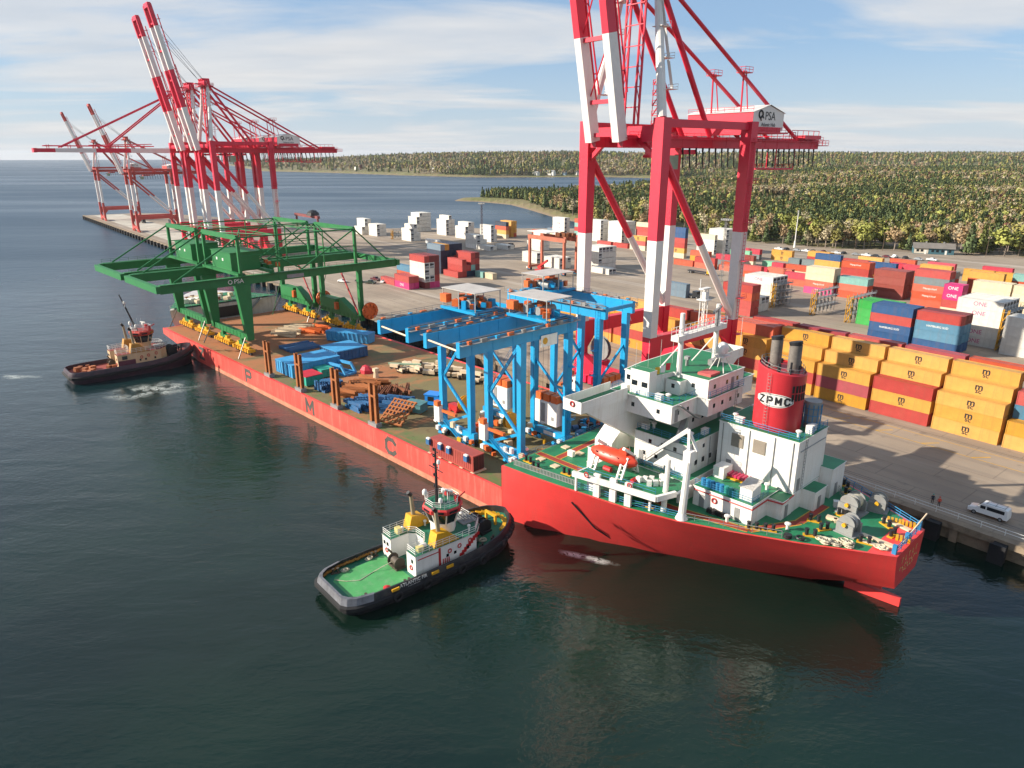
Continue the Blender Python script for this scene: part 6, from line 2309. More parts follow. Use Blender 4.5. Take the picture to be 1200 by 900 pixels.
CMAT = {k: M('container_' + k.replace(' ', '_'), v, 0.5, 0.10, 0.5, dirt=0.3, dirtc='#7a5a42' if k not in ('white', 'cream') else '#a08f76', streak=True, ribs=3.6, rnd=0.10) for k, v in CCOL.items()}
FRAME_DARK = M('container_frame_shadow', '#3a3230', 0.7, 0.2)  # plain dark brown for frames, not worn by any mesh
REEFEND = M('reefer_unit', '#a9adb2', 0.5, 0.15, 1.0)
H_ = 2.75
CM = {}


def cmesh(colr, L):
    k = (colr, L)
    if k in CM:
        return CM[k]
    w = 2.44
    mb = MB()
    mb.box(0.06, L - 0.06, 0.05, w - 0.05, 0.12, H_ - 0.08)
    for x in (0.0, L - 0.16):
        for y in (0.0, w - 0.16):
            mb.box(x, x + 0.16, y, y + 0.16, 0, H_ - 0.02)
    for z in (0.0, H_ - 0.14):
        for y in (0.005, w - 0.115):
            mb.box(0.16, L - 0.16, y, y + 0.11, z, z + 0.12)
        for x in (0.005, L - 0.115):
            mb.box(x, x + 0.11, 0.16, w - 0.16, z, z + 0.12)
    CM[k] = mb.mesh('shipping_container', CMAT[colr])
    return CM[k]


_d = MB()
_d.box(0, 0.05, 0.15, 1.2, 0.16, H_ - 0.16).box(0, 0.05, 1.24, 2.29, 0.16, H_ - 0.16)
for y in (0.45, 0.95, 1.5, 2.0):
    _d.tube((0.09, y, 0.15), (0.09, y, H_ - 0.15), 0.035, n=5)
DOORM = {}


def door_mesh(colr):
    if colr not in DOORM:
        me_ = _d.mesh('container_door', CMAT[colr])
        DOORM[colr] = me_
    return DOORM[colr]


_r = MB()
_r.box(0, 0.06, 0.12, 2.32, 0.2, H_ - 0.15, 0)
_r.box(0.06, 0.09, 0.25, 1.1, 1.35, 2.3, 1).box(0.06, 0.09, 1.35, 2.15, 1.5, 2.2, 1).box(0.06, 0.09, 0.3, 2.1, 0.35, 1.0, 2).tube((0.06, 1.2, 1.85), (0.10, 1.2, 1.85), 0.42, n=10, mi=1)
REEFM = _r.mesh('cooling_unit', [REEFEND, DARK, GREYP])
LOGO = {}


def logo(kind):
    if kind in LOGO:
        return LOGO[kind]
    if kind == 'sc':
        a = text_mesh('m', 2.3, BLACKP, 0.01, 0.025).copy()
        b = text_mesh('sc', 1.35, BLACKP, 0.01, 0.02)
        bm = bmesh.new()
        bm.from_mesh(a)
        bmesh.ops.scale(bm, vec=(0.85, 1, 0.85), verts=bm.verts)
        bmesh.ops.translate(bm, vec=(0, 0, 0.32), verts=bm.verts)
        b2 = b.copy()
        b2.transform(Matrix.Translation((0, 0, -0.55)))
        bm.from_mesh(b2)
        bm.to_mesh(a)
        bm.free()
        LOGO[kind] = a
    else:
        txt, size, colr = {'one': ('ONE', 1.75, M('logo_magenta', '#c8347c', 0.6)), 'onew': ('ONE', 1.6, WHITE), 'hl': ('Hapag-Lloyd', 0.95, WHITE), 'hs': ('HAMBURG SUD', 0.85, WHITE), 'str': ('ZIM', 1.2, WHITE)}[kind]
        LOGO[kind] = text_mesh(txt, size, colr, 0.01)
    return LOGO[kind]


TIER = ['bottom', 'second', 'third', 'fourth', 'fifth', 'sixth']
ROWN = ['front row', 'second row', 'third row', 'fourth row', 'fifth row', 'sixth row']


CONT = []
REST = MB()
RESTC = []


def rest_box(q, n, z, colr, L):
    """a container too hidden or too small to stand alone: plain geometry in the joined rest"""
    if colr not in RESTC:
        RESTC.append(colr)
    mi = RESTC.index(colr)
    w = 2.44
    REST.box(q + 0.06, q + L - 0.06, n + 0.05, n + w - 0.05, z + 0.12, z + H_ - 0.08, mi)
    for x in (0.0, L - 0.16):
        for y in (0.0, w - 0.16):
            REST.box(q + x, q + x + 0.16, n + y, n + y + 0.16, z, z + H_ - 0.02, mi)
    REST.box(q + 0.16, q + L - 0.16, n + 0.005, n + 0.115, z + H_ - 0.14, z + H_ - 0.02, mi)
    REST.box(q + 0.16, q + L - 0.16, n + 0.005, n + 0.115, z, z + 0.12, mi)


def container(q, n, z, colr, L, label, lg=None, doors=True, group=None):
    k = len(CONT)
    CONT.append(None)
    if k in JOINED:
        rest_box(q, n, z, colr, L)
        return
    for a, b in ((' of the ', ' in the '), (' just ', ' '), ('container, ', 'container '), (' standing ', ' ')):
        if len(label.replace('/', ' ').split()) > 16:
            label = label.replace(a, b)
    if len(label.split()) > 16:
        label = label.replace(' in the ', ' ')
    if len(label.split()) > 16:
        label = label.replace('top tier ', '').replace('seen ', '')
    if len(label.split()) > 16:
        label = label.replace(' the ', ' ')
    o = put('shipping_container', cmesh(colr, L), None, W(QUAY, q, n, z), QUAY[3])
    tag(o, label, 'container', group)
    CONT[k] = o
    if doors:
        if colr == 'white':
            put('cooling_unit', REEFM, o, (L - 0.07, 0, 0))
        else:
            put('container_door', door_mesh(colr), o, (L - 0.07, 0, 0))
    if lg:
        x = L * (0.5 if lg != 'sc' else 0.52)
        put('container_lettering', logo(lg), o, (x, 0.035, H_ * 0.52))
    return o


SHORT = {'Y': 'yellow', 'R': 'red', 'O': 'orange', 'M': 'maroon', 'B': 'blue', 'L': 'pale blue', 'G': 'green', 'W': 'white', 'C': 'cream', 'P': 'magenta', 'T': 'teal', 'E': 'grey', 'N': 'brown', 'I': 'mint', 'V': 'navy', 'K': 'crimson', 'U': 'purple red', 'D': 'grey blue'}


def stack(where, q, n, rows, L=12.19, ends=True, lg=None, gap=2.5, z=QZ + 0.02):
    """rows: front to back, each a string of colour letters from the bottom up; a dot is a place nothing can be seen of"""
    single = len(rows) == 1
    for r, tiers in enumerate(rows):
        one = len(tiers) == 1
        for t, c in enumerate(tiers):
            if c == '.':
                c0 = rows[0][t] if t < len(rows[0]) and rows[0][t] != '.' else [x for x in tiers if x != '.'][0]
                rest_box(q, n + r * gap, z + t * H_, SHORT[c0], L)
                continue
            nm = SHORT[c]
            size = 'short ' if L < 8 else ''
            top = t == len(tiers) - 1
            lab = '%s%s container' % (size, nm)
            if not one:
                lab += ', ' + ('top' if top else TIER[t]) + ' tier'
            if not single:
                lab += ', ' + ROWN[r]
            lab += ' ' + where
            lgk = None
            if isinstance(lg, dict) and (r, t) in lg:
                lgk = lg[(r, t)]
            elif lg == 'sc' and c == 'Y':
                lgk = 'sc'
            container(q + (t * 0.06) % 0.1 - 0.05, n + r * gap, z + t * H_, nm, L, lab, lgk, ends, 'stacked shipping containers')


# quayside line, left to right
QL = [(-147.2, ['YYR', '...Y'], 'of the leftmost quayside stack behind blue crane legs'),
      (-134.4, ['YYY', '...Y'], 'of the quayside stack behind the left big crane leg'),
      (-121.4, ['YRY', '..MY'], 'of the quayside stack under the big crane portal'),
      (-108.4, ['YRYY', '...YY'], 'of the quayside stack between the big crane legs'),
      (-95.4, ['YOYY', '...YR'], 'of the quayside stack behind the near big crane leg'),
      (-82.4, ['ROYY', '...YO', '....Y'], 'of the quayside stack behind the radar mast'),
      (-69.4, ['YRYY', '...YO', '....O'], 'of the quayside stack left of the funnel'),
      (-56.4, ['YRY', '...Y', '...YY'], 'of the quayside stack just right of the funnel'),
      (-43.4, ['YUY', '...Y', '...YY'], 'of the quayside stack fourth from the right'),
      (-30.4, ['RYR', '...Y', '...YY'], 'of the quayside stack with two red containers'),
      (-17.4, ['YYY', '...Y', '...YY'], 'of the all yellow quayside stack near the white van'),
      (-4.4, ['YY', '..LR', '..LR'], 'of the quayside stack cut by the right edge')]
for q, rows, where in QL:
    stack(where, q, 38.5, rows, lg='sc', gap=2.55)
for i, (q, c) in enumerate(((-134, 'R'), (-121, 'D'), (-69.4, 'R'), (-56.4, 'U'), (-43.4, 'R'), (-30.4, 'U'), (-17.4, 'O'), (-4.4, 'V'))):
    where = 'on the back row behind ' + QL[[x[0] for x in QL].index(min([x[0] for x in QL], key=lambda v: abs(v - q)))][2].replace('of the ', 'the ')
    container(q + 1.2, 48.8, QZ + 0.02 + H_ * (4 if q > -80 else 3), SHORT[c], 12.19, (SHORT[c] + ' container, top tier ' + where)[:200], None, True, 'stacked shipping containers')

# second block
stack('of the blue and red block left of its twin', -63.2, 105, ['BBRB', '...B', '...B'], lg={(0, 1): 'hs'})
stack('of the pale blue block with red top', -49.9, 105, ['BLLR', '...M', '...M'], lg={(0, 2): 'hs'})
stack('of the tall red stack beside the big crane foot', -115.8, 102.8, ['RROR', '...R'])
stack('of the low bright green block', -75.4, 122, ['GGG', '..G', '..G'], ends=False)
stack('of the four wide white reefer block by the crane leg', -118.2, 108, ['WW', 'WW', 'WW', 'WW'])
stack('of the white reefer stack behind steel racks', -121.2, 124, ['WWWW', 'WWWW', 'WWWW', 'WWWW'], lg={(0, 3): 'one', (0, 2): 'one'})
stack('of the tall white reefer stack with yellow racks', -45.2, 120.5, ['WWWWW', '....W', '....W', '....W', 'WWWWW'], lg={(0, 4): 'one', (0, 3): 'one', (0, 1): 'one', (0, 0): 'one'})
stack('of the white stack at the right edge', -30.6, 116, ['WWWW', '...W', '...W'], lg=None)
stack('of the cream stack on a magenta one', -117.6, 162, ['POCC', '...C'], lg={(0, 0): 'onew', (0, 1): 'hl'})
stack('of the stack topped with teal', -104.8, 164, ['OOT', '..T'], lg=None)
stack('of the low dull red stack behind the teal topped one', -96.2, 176, ['NNNN', '...N', '...N'])
stack('of the tall orange stack with a grey band', -78.2, 169.5, ['OOOER', '....R'], lg={(0, 1): 'hl', (0, 2): 'hl'})
stack('of the small stack with two magenta tops', -64.0, 160, ['CRPP', '...P'], L=6.06, lg={(0, 3): 'onew', (0, 2): 'onew'})
stack('of the wide cream block behind the white reefers', -60.4, 176, ['CCCC', '...C'])
stack('of the wide cream block at the right edge', -47.6, 176, ['CCCC', '...C'])
stack('of the orange stack under a pale logo', -116.6, 189, ['RRRO', '...O'], lg={(0, 3): 'hl'})
stack('of the blue topped stack beside the orange one', -136.6, 203, ['CCYB'], lg=None)
stack('of the low orange pair behind the dull red stack', -99, 196, ['OOO'])
stack('of the yellow stack behind the dull red one', -91, 205, ['YYYY'], L=12.19)
stack('in the mint and grey row, leftmost', -170.5, 213.7, ['I'], L=6.06)
stack('in the mint and grey row, second', -164.0, 214.6, ['T'], L=6.06)
stack('in the mint and grey row, third', -157.6, 216, ['TE'], L=6.06)
stack('in the mint and grey row, right end', -151.0, 217, ['EE', '.R'], L=12.19)
stack('lying low in the orange and crimson row, leftmost', -183.0, 196, ['O'], L=12.19)
stack('in the orange and crimson row, middle', -160.6, 195, ['K'], L=6.06, lg=None)
stack('in the orange and crimson row, lettered one', -153.9, 195.4, ['KK'], L=6.06)
stack('in the orange and crimson row, right end', -146.8, 196, ['CO'], L=12.19)
stack('of the far yellow pair before the forest', -182.0, 240, ['YY'], L=12.19, lg='sc')
stack('beside the far yellow pair, under the bare trees', -166.0, 249, ['RY', '.Y'], L=12.19)
stack('of the far stack with crimson top by the tall leg', -197, 233, ['EK'], L=12.19)
stack('of the pair low beside the white crane leg', -184, 207.6, ['CN'], L=12.19)
stack('lying far right before the blue house', -86.0, 261, ['EK'], L=12.19)
stack('of the yellow row far right', -88.4, 246, ['YY'], L=12.19)
stack('of the yellow row farther right', -75.6, 246, ['YY'], L=12.19)
stack('of the lone red stack before the blue house', -118.0, 240, ['RK'], L=6.06)
stack('of the yellow pair near the red stack', -130.0, 232, ['YY'], L=12.19)
for q_, n_, rows_, w_ in ((-84, 190, ['OYRE', '...E'], 'of the stack right behind the dull red one'), (-70.5, 200, ['ROOY'], 'of the stack behind the grey banded one'), (-57, 205, ['RCOT'], 'of the stack behind the wide cream block'), (-130, 216, ['EOR'], 'of the stack behind the blue topped one'), (-117, 215, ['YRB'], 'of the stack two behind the teal topped one'), (-103.5, 218, ['OCK'], 'of the back stack behind the low orange pair'), (-160.5, 178, ['OR'], 'of the low stack left of the crimson pair'), (-147, 181, ['CO'], 'of the low stack before the crimson pair'), (-134, 174, ['OK'], 'of the low stack left of the cream one'), (-44, 205, ['CRYM'], 'of the stack by the right edge behind cream ones'), (-139, 250, ['RY'], 'of the far pair before parked cars, left'), (-125, 254, ['TO'], 'of the far pair before parked cars, middle'), (-108, 256, ['YK'], 'of the far pair before parked cars, right'), (-62, 250, ['TB'], 'of the far pair at the right edge'), (-58, 228, ['OE'], 'of the middle pair at the right edge')):
    stack(w_, q_, n_, rows_)
# between the legs of the near crane
stack('lying under the near crane, left', -203.6, 184, ['O'], L=12.19)
stack('lying under the near crane, middle', -190.4, 184, ['OR'], L=12.19)
stack('lying under the near crane, right', -177.2, 186, ['O'], L=12.19)
stack('of the stack with dark blue tiers by the forest', -226, 205, ['CYRRBB'], L=12.19, lg={(0, 1): 'sc'})
stack('of the orange stack right of the dark blue tiers', -208, 203, ['YO'], L=12.19)
stack('of the mint topped stack behind the crane brace', -196, 222, ['RI'], L=12.19)
stack('of the crimson stack behind the crane brace', -190, 201, ['EK'], L=12.19)
stack('of the white block with dark ends by the forest', -224, 240, ['WWWWW', 'WWWWW', 'WWWWW', 'WWWWW'], L=12.19)
stack('of the low white block before dark ends', -226, 232, ['WWWC'], L=12.19)
stack('single behind the tall crane leg on asphalt', -152.0, 113, ['DD'], L=12.19)
# middle yard
stack('of the big white block with dark ends at mid yard', -226.2, 138.6, ['WWWW', 'WWWW', 'WWWW', 'WWWW', 'WWWW'])
stack('lying before the big white mid yard block', -212.0, 131.5, ['W', 'W'], L=12.19)
stack('of the white stack behind the rusty gantry', -343, 223, ['WWWWW', 'WWWWW'], lg={(0, 3): 'one', (0, 2): 'one'})
stack('of the red and teal stack behind the crane leg', -324, 226, ['RTRTO', 'RTRTO'])
stack('of the white stack left of the reefer wall', -313.0, 227.8, ['WWWWW', 'WWWWW', 'WWWWW'])
stack('of the white reefer wall behind the brace', -296.0, 230, ['WWWWW', 'WWWWW', 'WWWWW', 'WWWWW', 'WWWWW'])
stack('lying low before the white stacks, left', -290, 214, ['R'], L=12.19)
stack('lying low before the white stacks, right', -276, 214, ['R'], L=12.19)
stack('of the red stack right of the reefer wall', -279, 238, ['OCRRC'], L=12.19)
stack('of the yellow stack under the crane brace', -262, 214, ['CRY'], L=12.19, lg='sc')
stack('of the low white row by the rusty gantry, left', -262, 129, ['WW', '.W'], L=12.19)
stack('of the low white row by the rusty gantry, right', -239.5, 125, ['WW', '.W', '.W'], L=12.19)
stack('of the white heap inside the rusty gantry', -300, 164, ['WW', 'WWW', 'WWWW'], L=12.19)
stack('of the white box row left of the gantry', -318.8, 141, ['W', 'W'], L=12.19)
# left part of the yard
stack('of the tall red and white stack, left yard', -234.6, 43, ['MWWWR', 'PWWWM', 'PRMMM'])
stack('of the pink pair before the tall stack', -236.8, 36.4, ['PR', '.R'], lg={(0, 0): 'onew'})
stack('lying left of the pink pair', -249.6, 36.6, ['R'])
stack('of the dark block behind the tall red and white stack', -264.4, 70.6, ['VVVVD', 'VVVVY', 'VVVVV', 'VVRVV', 'VVVVV'])
stack('of the stepped red block, left yard', -249.0, 69.8, ['R', 'RRR', 'VR', 'VTRR', 'RMRM'], L=12.19)
stack('of the blue and orange stack peeping out left', -262.0, 52, ['OL'], L=12.19)
stack('standing alone right of the stepped red block', -229.4, 79.8, ['C'], L=6.06)
stack('of the grey green box left of the cream one', -235.9, 79.0, ['T'], L=6.06)
stack('of the leftmost white stack by the water, low part', -451.3, 125, ['WW', 'WWWW', 'WWWW'])
stack('of the second white stack by the water', -433.8, 127.6, ['WWW', 'WWW', 'WWW'])
stack('of the tall white block by the water', -442.4, 165.6, ['WWWW', 'WWWWW', 'WWWWW', 'WWWWW', 'WWWWW'])
stack('of the stepped white heap before the tall block', -391.6, 130, ['WWW', 'WWWW', 'WW'])
stack('of the white stack left of the lamp mast', -408.6, 169.2, ['WWWW', 'WWWWW', 'WWWW'])
stack('of the white heap at the lamp mast foot', -381.6, 167, ['WWW', 'WWWW', 'WWWW'])
stack('of the low white row with round openings', -331.4, 140.5, ['WWW', 'WWW', 'WW'])
stack('of the white stack right of the lamp mast', -354.4, 168.4, ['WWWW', 'WWW'])
stack('of the yellow pile right of the lamp mast', -370.4, 198, ['YYYY', 'OYYY'], L=12.19)
stack('of the yellow pile with dark lid', -366, 190, ['CYOV'], L=12.19)
stack('lying behind the yellow pile', -350, 210, ['VO'], L=12.19)
stack('of the grey and orange row by the inlet', -352, 226, ['CD', 'OO'], L=12.19)
stack('of the white box pair on open asphalt', -316, 152, ['W', 'W'], L=12.19)

ro = put('stacked_containers', REST.mesh('stacked_containers', [CMAT[c] for c in RESTC]), None, W(QUAY, 0, 0, 0), QUAY[3])
ro['kind'] = 'stuff'
# ------------------------------------------------------------------ tugs
def tug(loc, rz, label, hullm, belt, housem, trim, deckm, funm, roofm, first):
    t = thing('tugboat', label, 'tugboat', loc, rz, None)
    prof = [(0, 3.6), (0.5, 4.5), (1.6, 5.2), (4, 5.7), (9, 5.9), (20, 5.9), (24, 5.85), (27, 5.4), (29.2, 4.5), (30.8, 3.3), (31.8, 1.9), (32.3, 0.5)]

    def deckz(x):
        return 1.75 + max(0, x - 17) ** 2 * 0.0075

    def ring(inset, zf):
        pts = []
        for x, w in prof:
            xx = 16 + (x - 16) * (1 - inset / 16)
            pts.append((xx, -(max(w - inset, 0.05)), zf(x)))
        for x, w in reversed(prof):
            xx = 16 + (x - 16) * (1 - inset / 16)
            pts.append((xx, max(w - inset, 0.05), zf(x)))
        return pts
    mb = MB()
    mb.loft([ring(1.6, lambda x: -2.5), ring(0.5, lambda x: 0.1), ring(0.05, lambda x: deckz(x) - 0.5), ring(0.0, lambda x: deckz(x) + 0.1), ring(0.3, lambda x: deckz(x) + 1.0), ring(0.5, lambda x: deckz(x) + 1.0), ring(0.45, lambda x: deckz(x) - 0.05)], caps=False)
    P('hull', mb, hullm, t, smooth='auto')
    mb = MB()
    rr = ring(0.48, deckz)
    n = len(prof)
    for i in range(n - 1):
        a, b = rr[i], rr[i + 1]
        c, d = rr[2 * n - 2 - i], rr[2 * n - 1 - i]
        mb.quad(a, b, c, d)
    P('main_deck', mb, deckm[0], t)
    if first:
        # lighter anti-slip panel on the after deck
        mb = MB()
        out = [(1.9, -2.4), (2.6, -3.3), (4.0, -3.8), (11.9, -4.0), (11.9, 4.0), (4.0, 3.8), (2.6, 3.3), (1.9, 2.4)]
        mb.add([(x, y, deckz(x) + 0.012) for x, y in out], [tuple(range(len(out)))])
        P('deck_panel', mb, deckm[1], t)
    if first:
        # bare worn plating round the stern bulwark
        mb = MB()
        a_, b_, c_ = ring(0.0, lambda x: deckz(x) + 0.12), ring(0.28, lambda x: deckz(x) + 1.0), ring(0.62, lambda x: deckz(x) + 1.05)
        n = len(prof)
        idx = list(range(2 * n - 4, 2 * n)) + list(range(0, 4))
        for i, j in zip(idx[:-1], idx[1:]):
            o1 = Vector((-0.02, 0, 0))
            mb.quad(Vector(a_[i]) + o1, Vector(a_[j]) + o1, Vector(b_[j]) + o1, Vector(b_[i]) + o1)
            mb.quad(Vector(b_[i]) + o1, Vector(b_[j]) + o1, Vector(c_[j]), Vector(c_[i]))
        P('stern_plating', mb, M('worn_plating', '#75767c', 0.45, 0.25, 0.8, metal=0.3, dirt=0.5, dirtc='#2e2d30', streak=True), t)
    # rubber belt round the hull
    mb = MB()
    o_, i_ = ring(-0.32, lambda x: deckz(x) - 0.25), ring(0.02, lambda x: deckz(x) - 0.25)
    rings = []
    for (x0, y0, z0), (x1, y1, z1) in zip(o_, i_):
        rings.append([(x1, y1, z0 + 0.35), (x0, y0, z0 + 0.2), (x0, y0, z0 - 0.3), (x1, y1, z0 - 0.45)])
    rings.append(rings[0])
    mb.loft(rings, caps=False)
    P('rubber_belt', mb, belt, t)
    if first:
        mb = MB()
        for x in (27, 28, 28.9, 29.7, 30.4, 31.0, 31.5):
            for s_ in (-1, 1):
                w = np.interp(x, [q[0] for q in prof], [q[1] for q in prof]) + 0.36
                mb.cbox((x, s_ * w, deckz(x) - 0.2), 0.35, 0.2, 0.75, 0.6 * s_)
        P('bow_fender_block', mb, M('worn_rubber_brown', '#4a3434', 0.85, 0.3), t)
        tyre = MB().torus((0, 0, 0), 0.55, 0.26, axis='y', n=16, k=7).mesh('tyre_fender', RUB, True)
        for x in (7.5, 12.4, 18.6, 22.6):
            put('tyre_fender', tyre, t, (x, -6.25, 1.3))
        lettering('ATLANTIC FIR', 0.72, WHITE, t, (10.4, -5.78, 2.42), R(0), name='name_lettering', bold=0.012)
        lettering('HALIFAX', 0.5, WHITE, t, (10.4, -5.86, 1.86), R(0), name='name_lettering', bold=0.012)
        mb = MB()
        for x in (7.3, 14.0, 16.6):
            mb.box(x - 0.6, x + 0.6, -6.05, -5.85, 2.2, 2.6)
        P('fairlead', mb, YELO, t)
    hz = deckz(12)
    # deck house in the shape of a U, open aft
    mb = MB()
    pl_ = [(11.6, -4.5), (22.6, -4.5), (24.6, -2.6), (24.6, 2.6), (22.6, 4.5), (11.4, 4.5), (11.4, 2.1), (14.6, 2.1), (15.4, 1.2), (15.4, -1.2), (14.6, -2.1), (11.6, -2.1)]
    mb.prism(pl_, hz - 0.3, 5.0, 0, top=False)
    c_ = Vector((18, 0))
    mb.prism([tuple(c_ + (Vector(p) - c_) * 1.012) for p in pl_], 5.0, 5.08, 0, top=False)
    mb.add([(x, y, 5.085) for x, y in pl_], [(0, 1, 2, 3, 4, 5, 6, 7, 8, 9, 10, 11)], 1)
    P('deck_house', mb, [housem, deckm[0]], t)
    mb = MB()
    if first:
        for x0, x1, z0, z1 in ((15.6, 16.0, 1.8, 5.0),):
            mb.box(x0, x1, -4.53, -4.5, z0, z1)
        mb.box(12.0, 15.6, -4.53, -4.5, 4.35, 4.5)
        for k in range(8):
            x = 19.4 + 0.42 * k
            z = 2.3 + 0.33 * k
            mb.box(x, x + 0.9, -4.53, -4.5, z, z + 0.5)
        for k in range(4):
            mb.box(16.3 + 0.35 * k, 16.5 + 0.35 * k, -4.53, -4.5, 2.2, 3.0)
    else:
        mb.box(11.7, 22.5, -4.53, -4.5, 1.8, 2.6)
        mb.box(11.7, 16.0, -4.53, -4.5, 2.6, 3.7)
    P('house_stripe', mb, trim, t)
    mb = MB()
    for x, z in ((17.6, 3.9), (19.4, 4.1), (21.4, 4.3)):
        mb.torus((x, -4.55, z), 0.3, 0.09, axis='y', n=12, k=5)
    mb.torus((11.56, -3.3, 2.9), 0.32, 0.1, axis='x', n=12, k=5).torus((11.36, 3.3, 2.9), 0.32, 0.1, axis='x', n=12, k=5)
    P('life_ring', mb, REDP, t)
    for x, y, z in ((11.57, -3.6, 4.0), (11.37, 3.0, 4.0), (11.37, 3.9, 4.0)):
        mb = MB().cbox((x, y, z), 0.05, 0.5, 0.55)
        P('window', mb, GLASS, t)
    for x in (17.2, 18.6, 21.0):
        mb = MB().cbox((x, -4.515, 3.3), 0.45, 0.05, 0.45)
        P('window', mb, GLASS, t)
    if not first:
        mb = MB().cbox((13.4, -4.52, 4.3), 1.3, 0.06, 0.8)
        P('window', mb, GLASS, t)
    mb = MB()
    mb.rail([(11.7, -4.4, 5.08), (22.5, -4.4, 5.08), (24.5, -2.5, 5.08), (24.5, 2.5, 5.08), (22.5, 4.4, 5.08), (11.5, 4.4, 5.08), (11.5, 2.2, 5.08), (14.5, 2.2, 5.08), (15.4, 1.2, 5.08), (15.4, -1.2, 5.08), (14.5, -2.2, 5.08), (11.7, -2.2, 5.08), (11.7, -4.4, 5.08)], 1.05, 0.04, 1.2, 3)
    P('deck_railing', mb, WHITE, t)
    # sloping funnel casings with pipes
    for s_ in (-1, 1):
        mb = MB()
        y0, y1 = sorted((s_ * 2.6, s_ * 4.3))
        pr = [(15.0, 5.08), (19.6, 5.08), (17.6, 6.9), (15.6, 7.2)]
        mb.add([(x, y0, z) for x, z in pr] + [(x, y1, z) for x, z in pr], [(0, 1, 2, 3), (7, 6, 5, 4), (0, 4, 5, 1), (1, 5, 6, 2), (2, 6, 7, 3), (3, 7, 4, 0)])
        P('funnel_casing', mb, funm, t)
        mb = MB().tube((16.4, s_ * 3.4, 6.8), (16.1, s_ * 3.4, 10.4), 0.34, 0.3, n=10).tube((16.1, s_ * 3.4, 10.3), (15.6, s_ * 3.4, 10.9), 0.32, n=10, mi=1)
        P('exhaust_pipe', mb, [M('beige_pipe', '#9c8f74', 0.6), BLACKP], t)
    # wheelhouse: white lower room, slanted windows, coloured brow
    def oct_(r, cx=19.6):
        return [(cx + r * math.cos(R(22.5 + 45 * k)), r * math.sin(R(22.5 + 45 * k))) for k in range(8)]
    mb = MB()
    mb.prism(oct_(2.0), 5.08, 6.6)
    P('wheelhouse_base', mb, housem, t)
    lo, hi = oct_(2.1), oct_(2.75)
    for k in range(8):
        a, b, c, d = lo[k], lo[(k + 1) % 8], hi[(k + 1) % 8], hi[k]
        mb = MB()
        A_, B_, C_, D_ = Vector((*a, 6.6)), Vector((*b, 6.6)), Vector((*c, 8.4)), Vector((*d, 8.4))
        mb.add([A_, B_, C_, D_], [(0, 1, 2, 3)])
        P('wheelhouse_window', mb, GLASS, t)
    mb = MB()
    for k in range(8):
        mb.beam((*lo[k], 6.6), (*hi[k], 8.4), 0.2, 0.2)
        a, b = lo[k], lo[(k + 1) % 8]
        mb.beam((*a, 6.6), (*b, 6.6), 0.22, 0.25)
    P('window_frame', mb, housem, t)
    mb = MB()
    mb.loft([[(x, y, z) for x, y in oct_(r_)] for r_, z in ((2.75, 8.35), (3.15, 8.6), (3.15, 9.15), (2.9, 9.35))])
    P('roof_brow', mb, trim if first else roofm, t)
    mb = MB().prism(oct_(2.85), 9.33, 9.37)
    P('wheelhouse_roof', mb, deckm[0] if first else roofm, t)
    for k in range(8):
        a, b = Vector((*oct_(3.17)[k], 8.9)), Vector((*oct_(3.17)[(k + 1) % 8], 8.9))
        mb = MB().beam(a.lerp(b, 0.2), a.lerp(b, 0.8), 0.05, 0.34)
        P('brow_window', mb, GLASS, t)
    mb = MB().rail([(*p, 9.37) for p in oct_(2.6)] + [(*oct_(2.6)[0], 9.37)], 1.0, 0.04, 1.0, 3)
    P('roof_railing', mb, WHITE, t)
    mb = MB()
    lean = 0.0 if first else -3.0
    mb.tube((18.6, 0, 9.3), (18.6 + lean, 0, 18.2), 0.3, 0.12, n=7)
    for f in (0.3, 0.5, 0.68, 0.84, 0.95):
        x, z = 18.6 + lean * f, 9.3 + 8.9 * f
        mb.beam((x, -0.7, z), (x, 0.7, z), 0.1).cbox((x, 0.5, z + 0.2), 0.25, 0.25, 0.35)
    mb.beam((18.6 + lean * .6, -1.8, 15), (18.6 + lean * .6, 1.8, 15), 0.1)
    P('mast', mb, M('mast_black', '#2b2427', 0.5), t)
    mb = MB()
    for x, y, z, r_ in ((18.0, -1.9, 10.6, 0.34), (17.5, 1.6, 10.8, 0.4), (20.6, 1.2, 10.4, 0.3), (18.6 + lean * .75, -0.8, 16.2, 0.28)):
        mb.lathe([(0.06, -1.0), (0.06, -0.3), (r_, -0.1), (r_, r_), (r_ * 0.6, r_ * 1.6), (0.03, r_ * 1.9)], (x, y, z), 9)
    mb.tube((20.2, -0.6, 9.3), (20.2, -0.6, 11.2), 0.1, n=6).cbox((20.2, -0.6, 11.3), 0.25, 1.9, 0.2, 0.4)
    for k in range(3):
        mb.tube((17.4 + k, -2.3, 9.3), (17.4 + k, -2.3, 12.6), 0.025, n=4)
    P('radar_and_aerials', mb, WHITE, t, smooth='auto')
    mb = MB()
    mb.cbox((21.4, -1.4, 9.9), 0.7, 0.7, 0.9).cbox((21.4, 1.4, 9.9), 0.6, 0.6, 0.9).tube((22, -1.4, 10.2), (22.9, -1.4, 10.6), 0.12, n=6)
    P('fire_monitor', mb, REDP, t)
    # winches
    mb = MB()
    mb.tube((26.6, -1.5, deckz(26) + 1.1), (26.6, 1.5, deckz(26) + 1.1), 0.95, n=16)
    for y in (-1.6, -0.5, 0.5, 1.6):
        mb.tube((26.6, y - 0.08, deckz(26) + 1.1), (26.6, y + 0.08, deckz(26) + 1.1), 1.25, n=16)
    mb.box(25.6, 27.6, -2.1, 2.1, deckz(26), deckz(26) + 0.5)
    P('bow_winch', mb, BLACKP, t, smooth='auto')
    mb = MB()
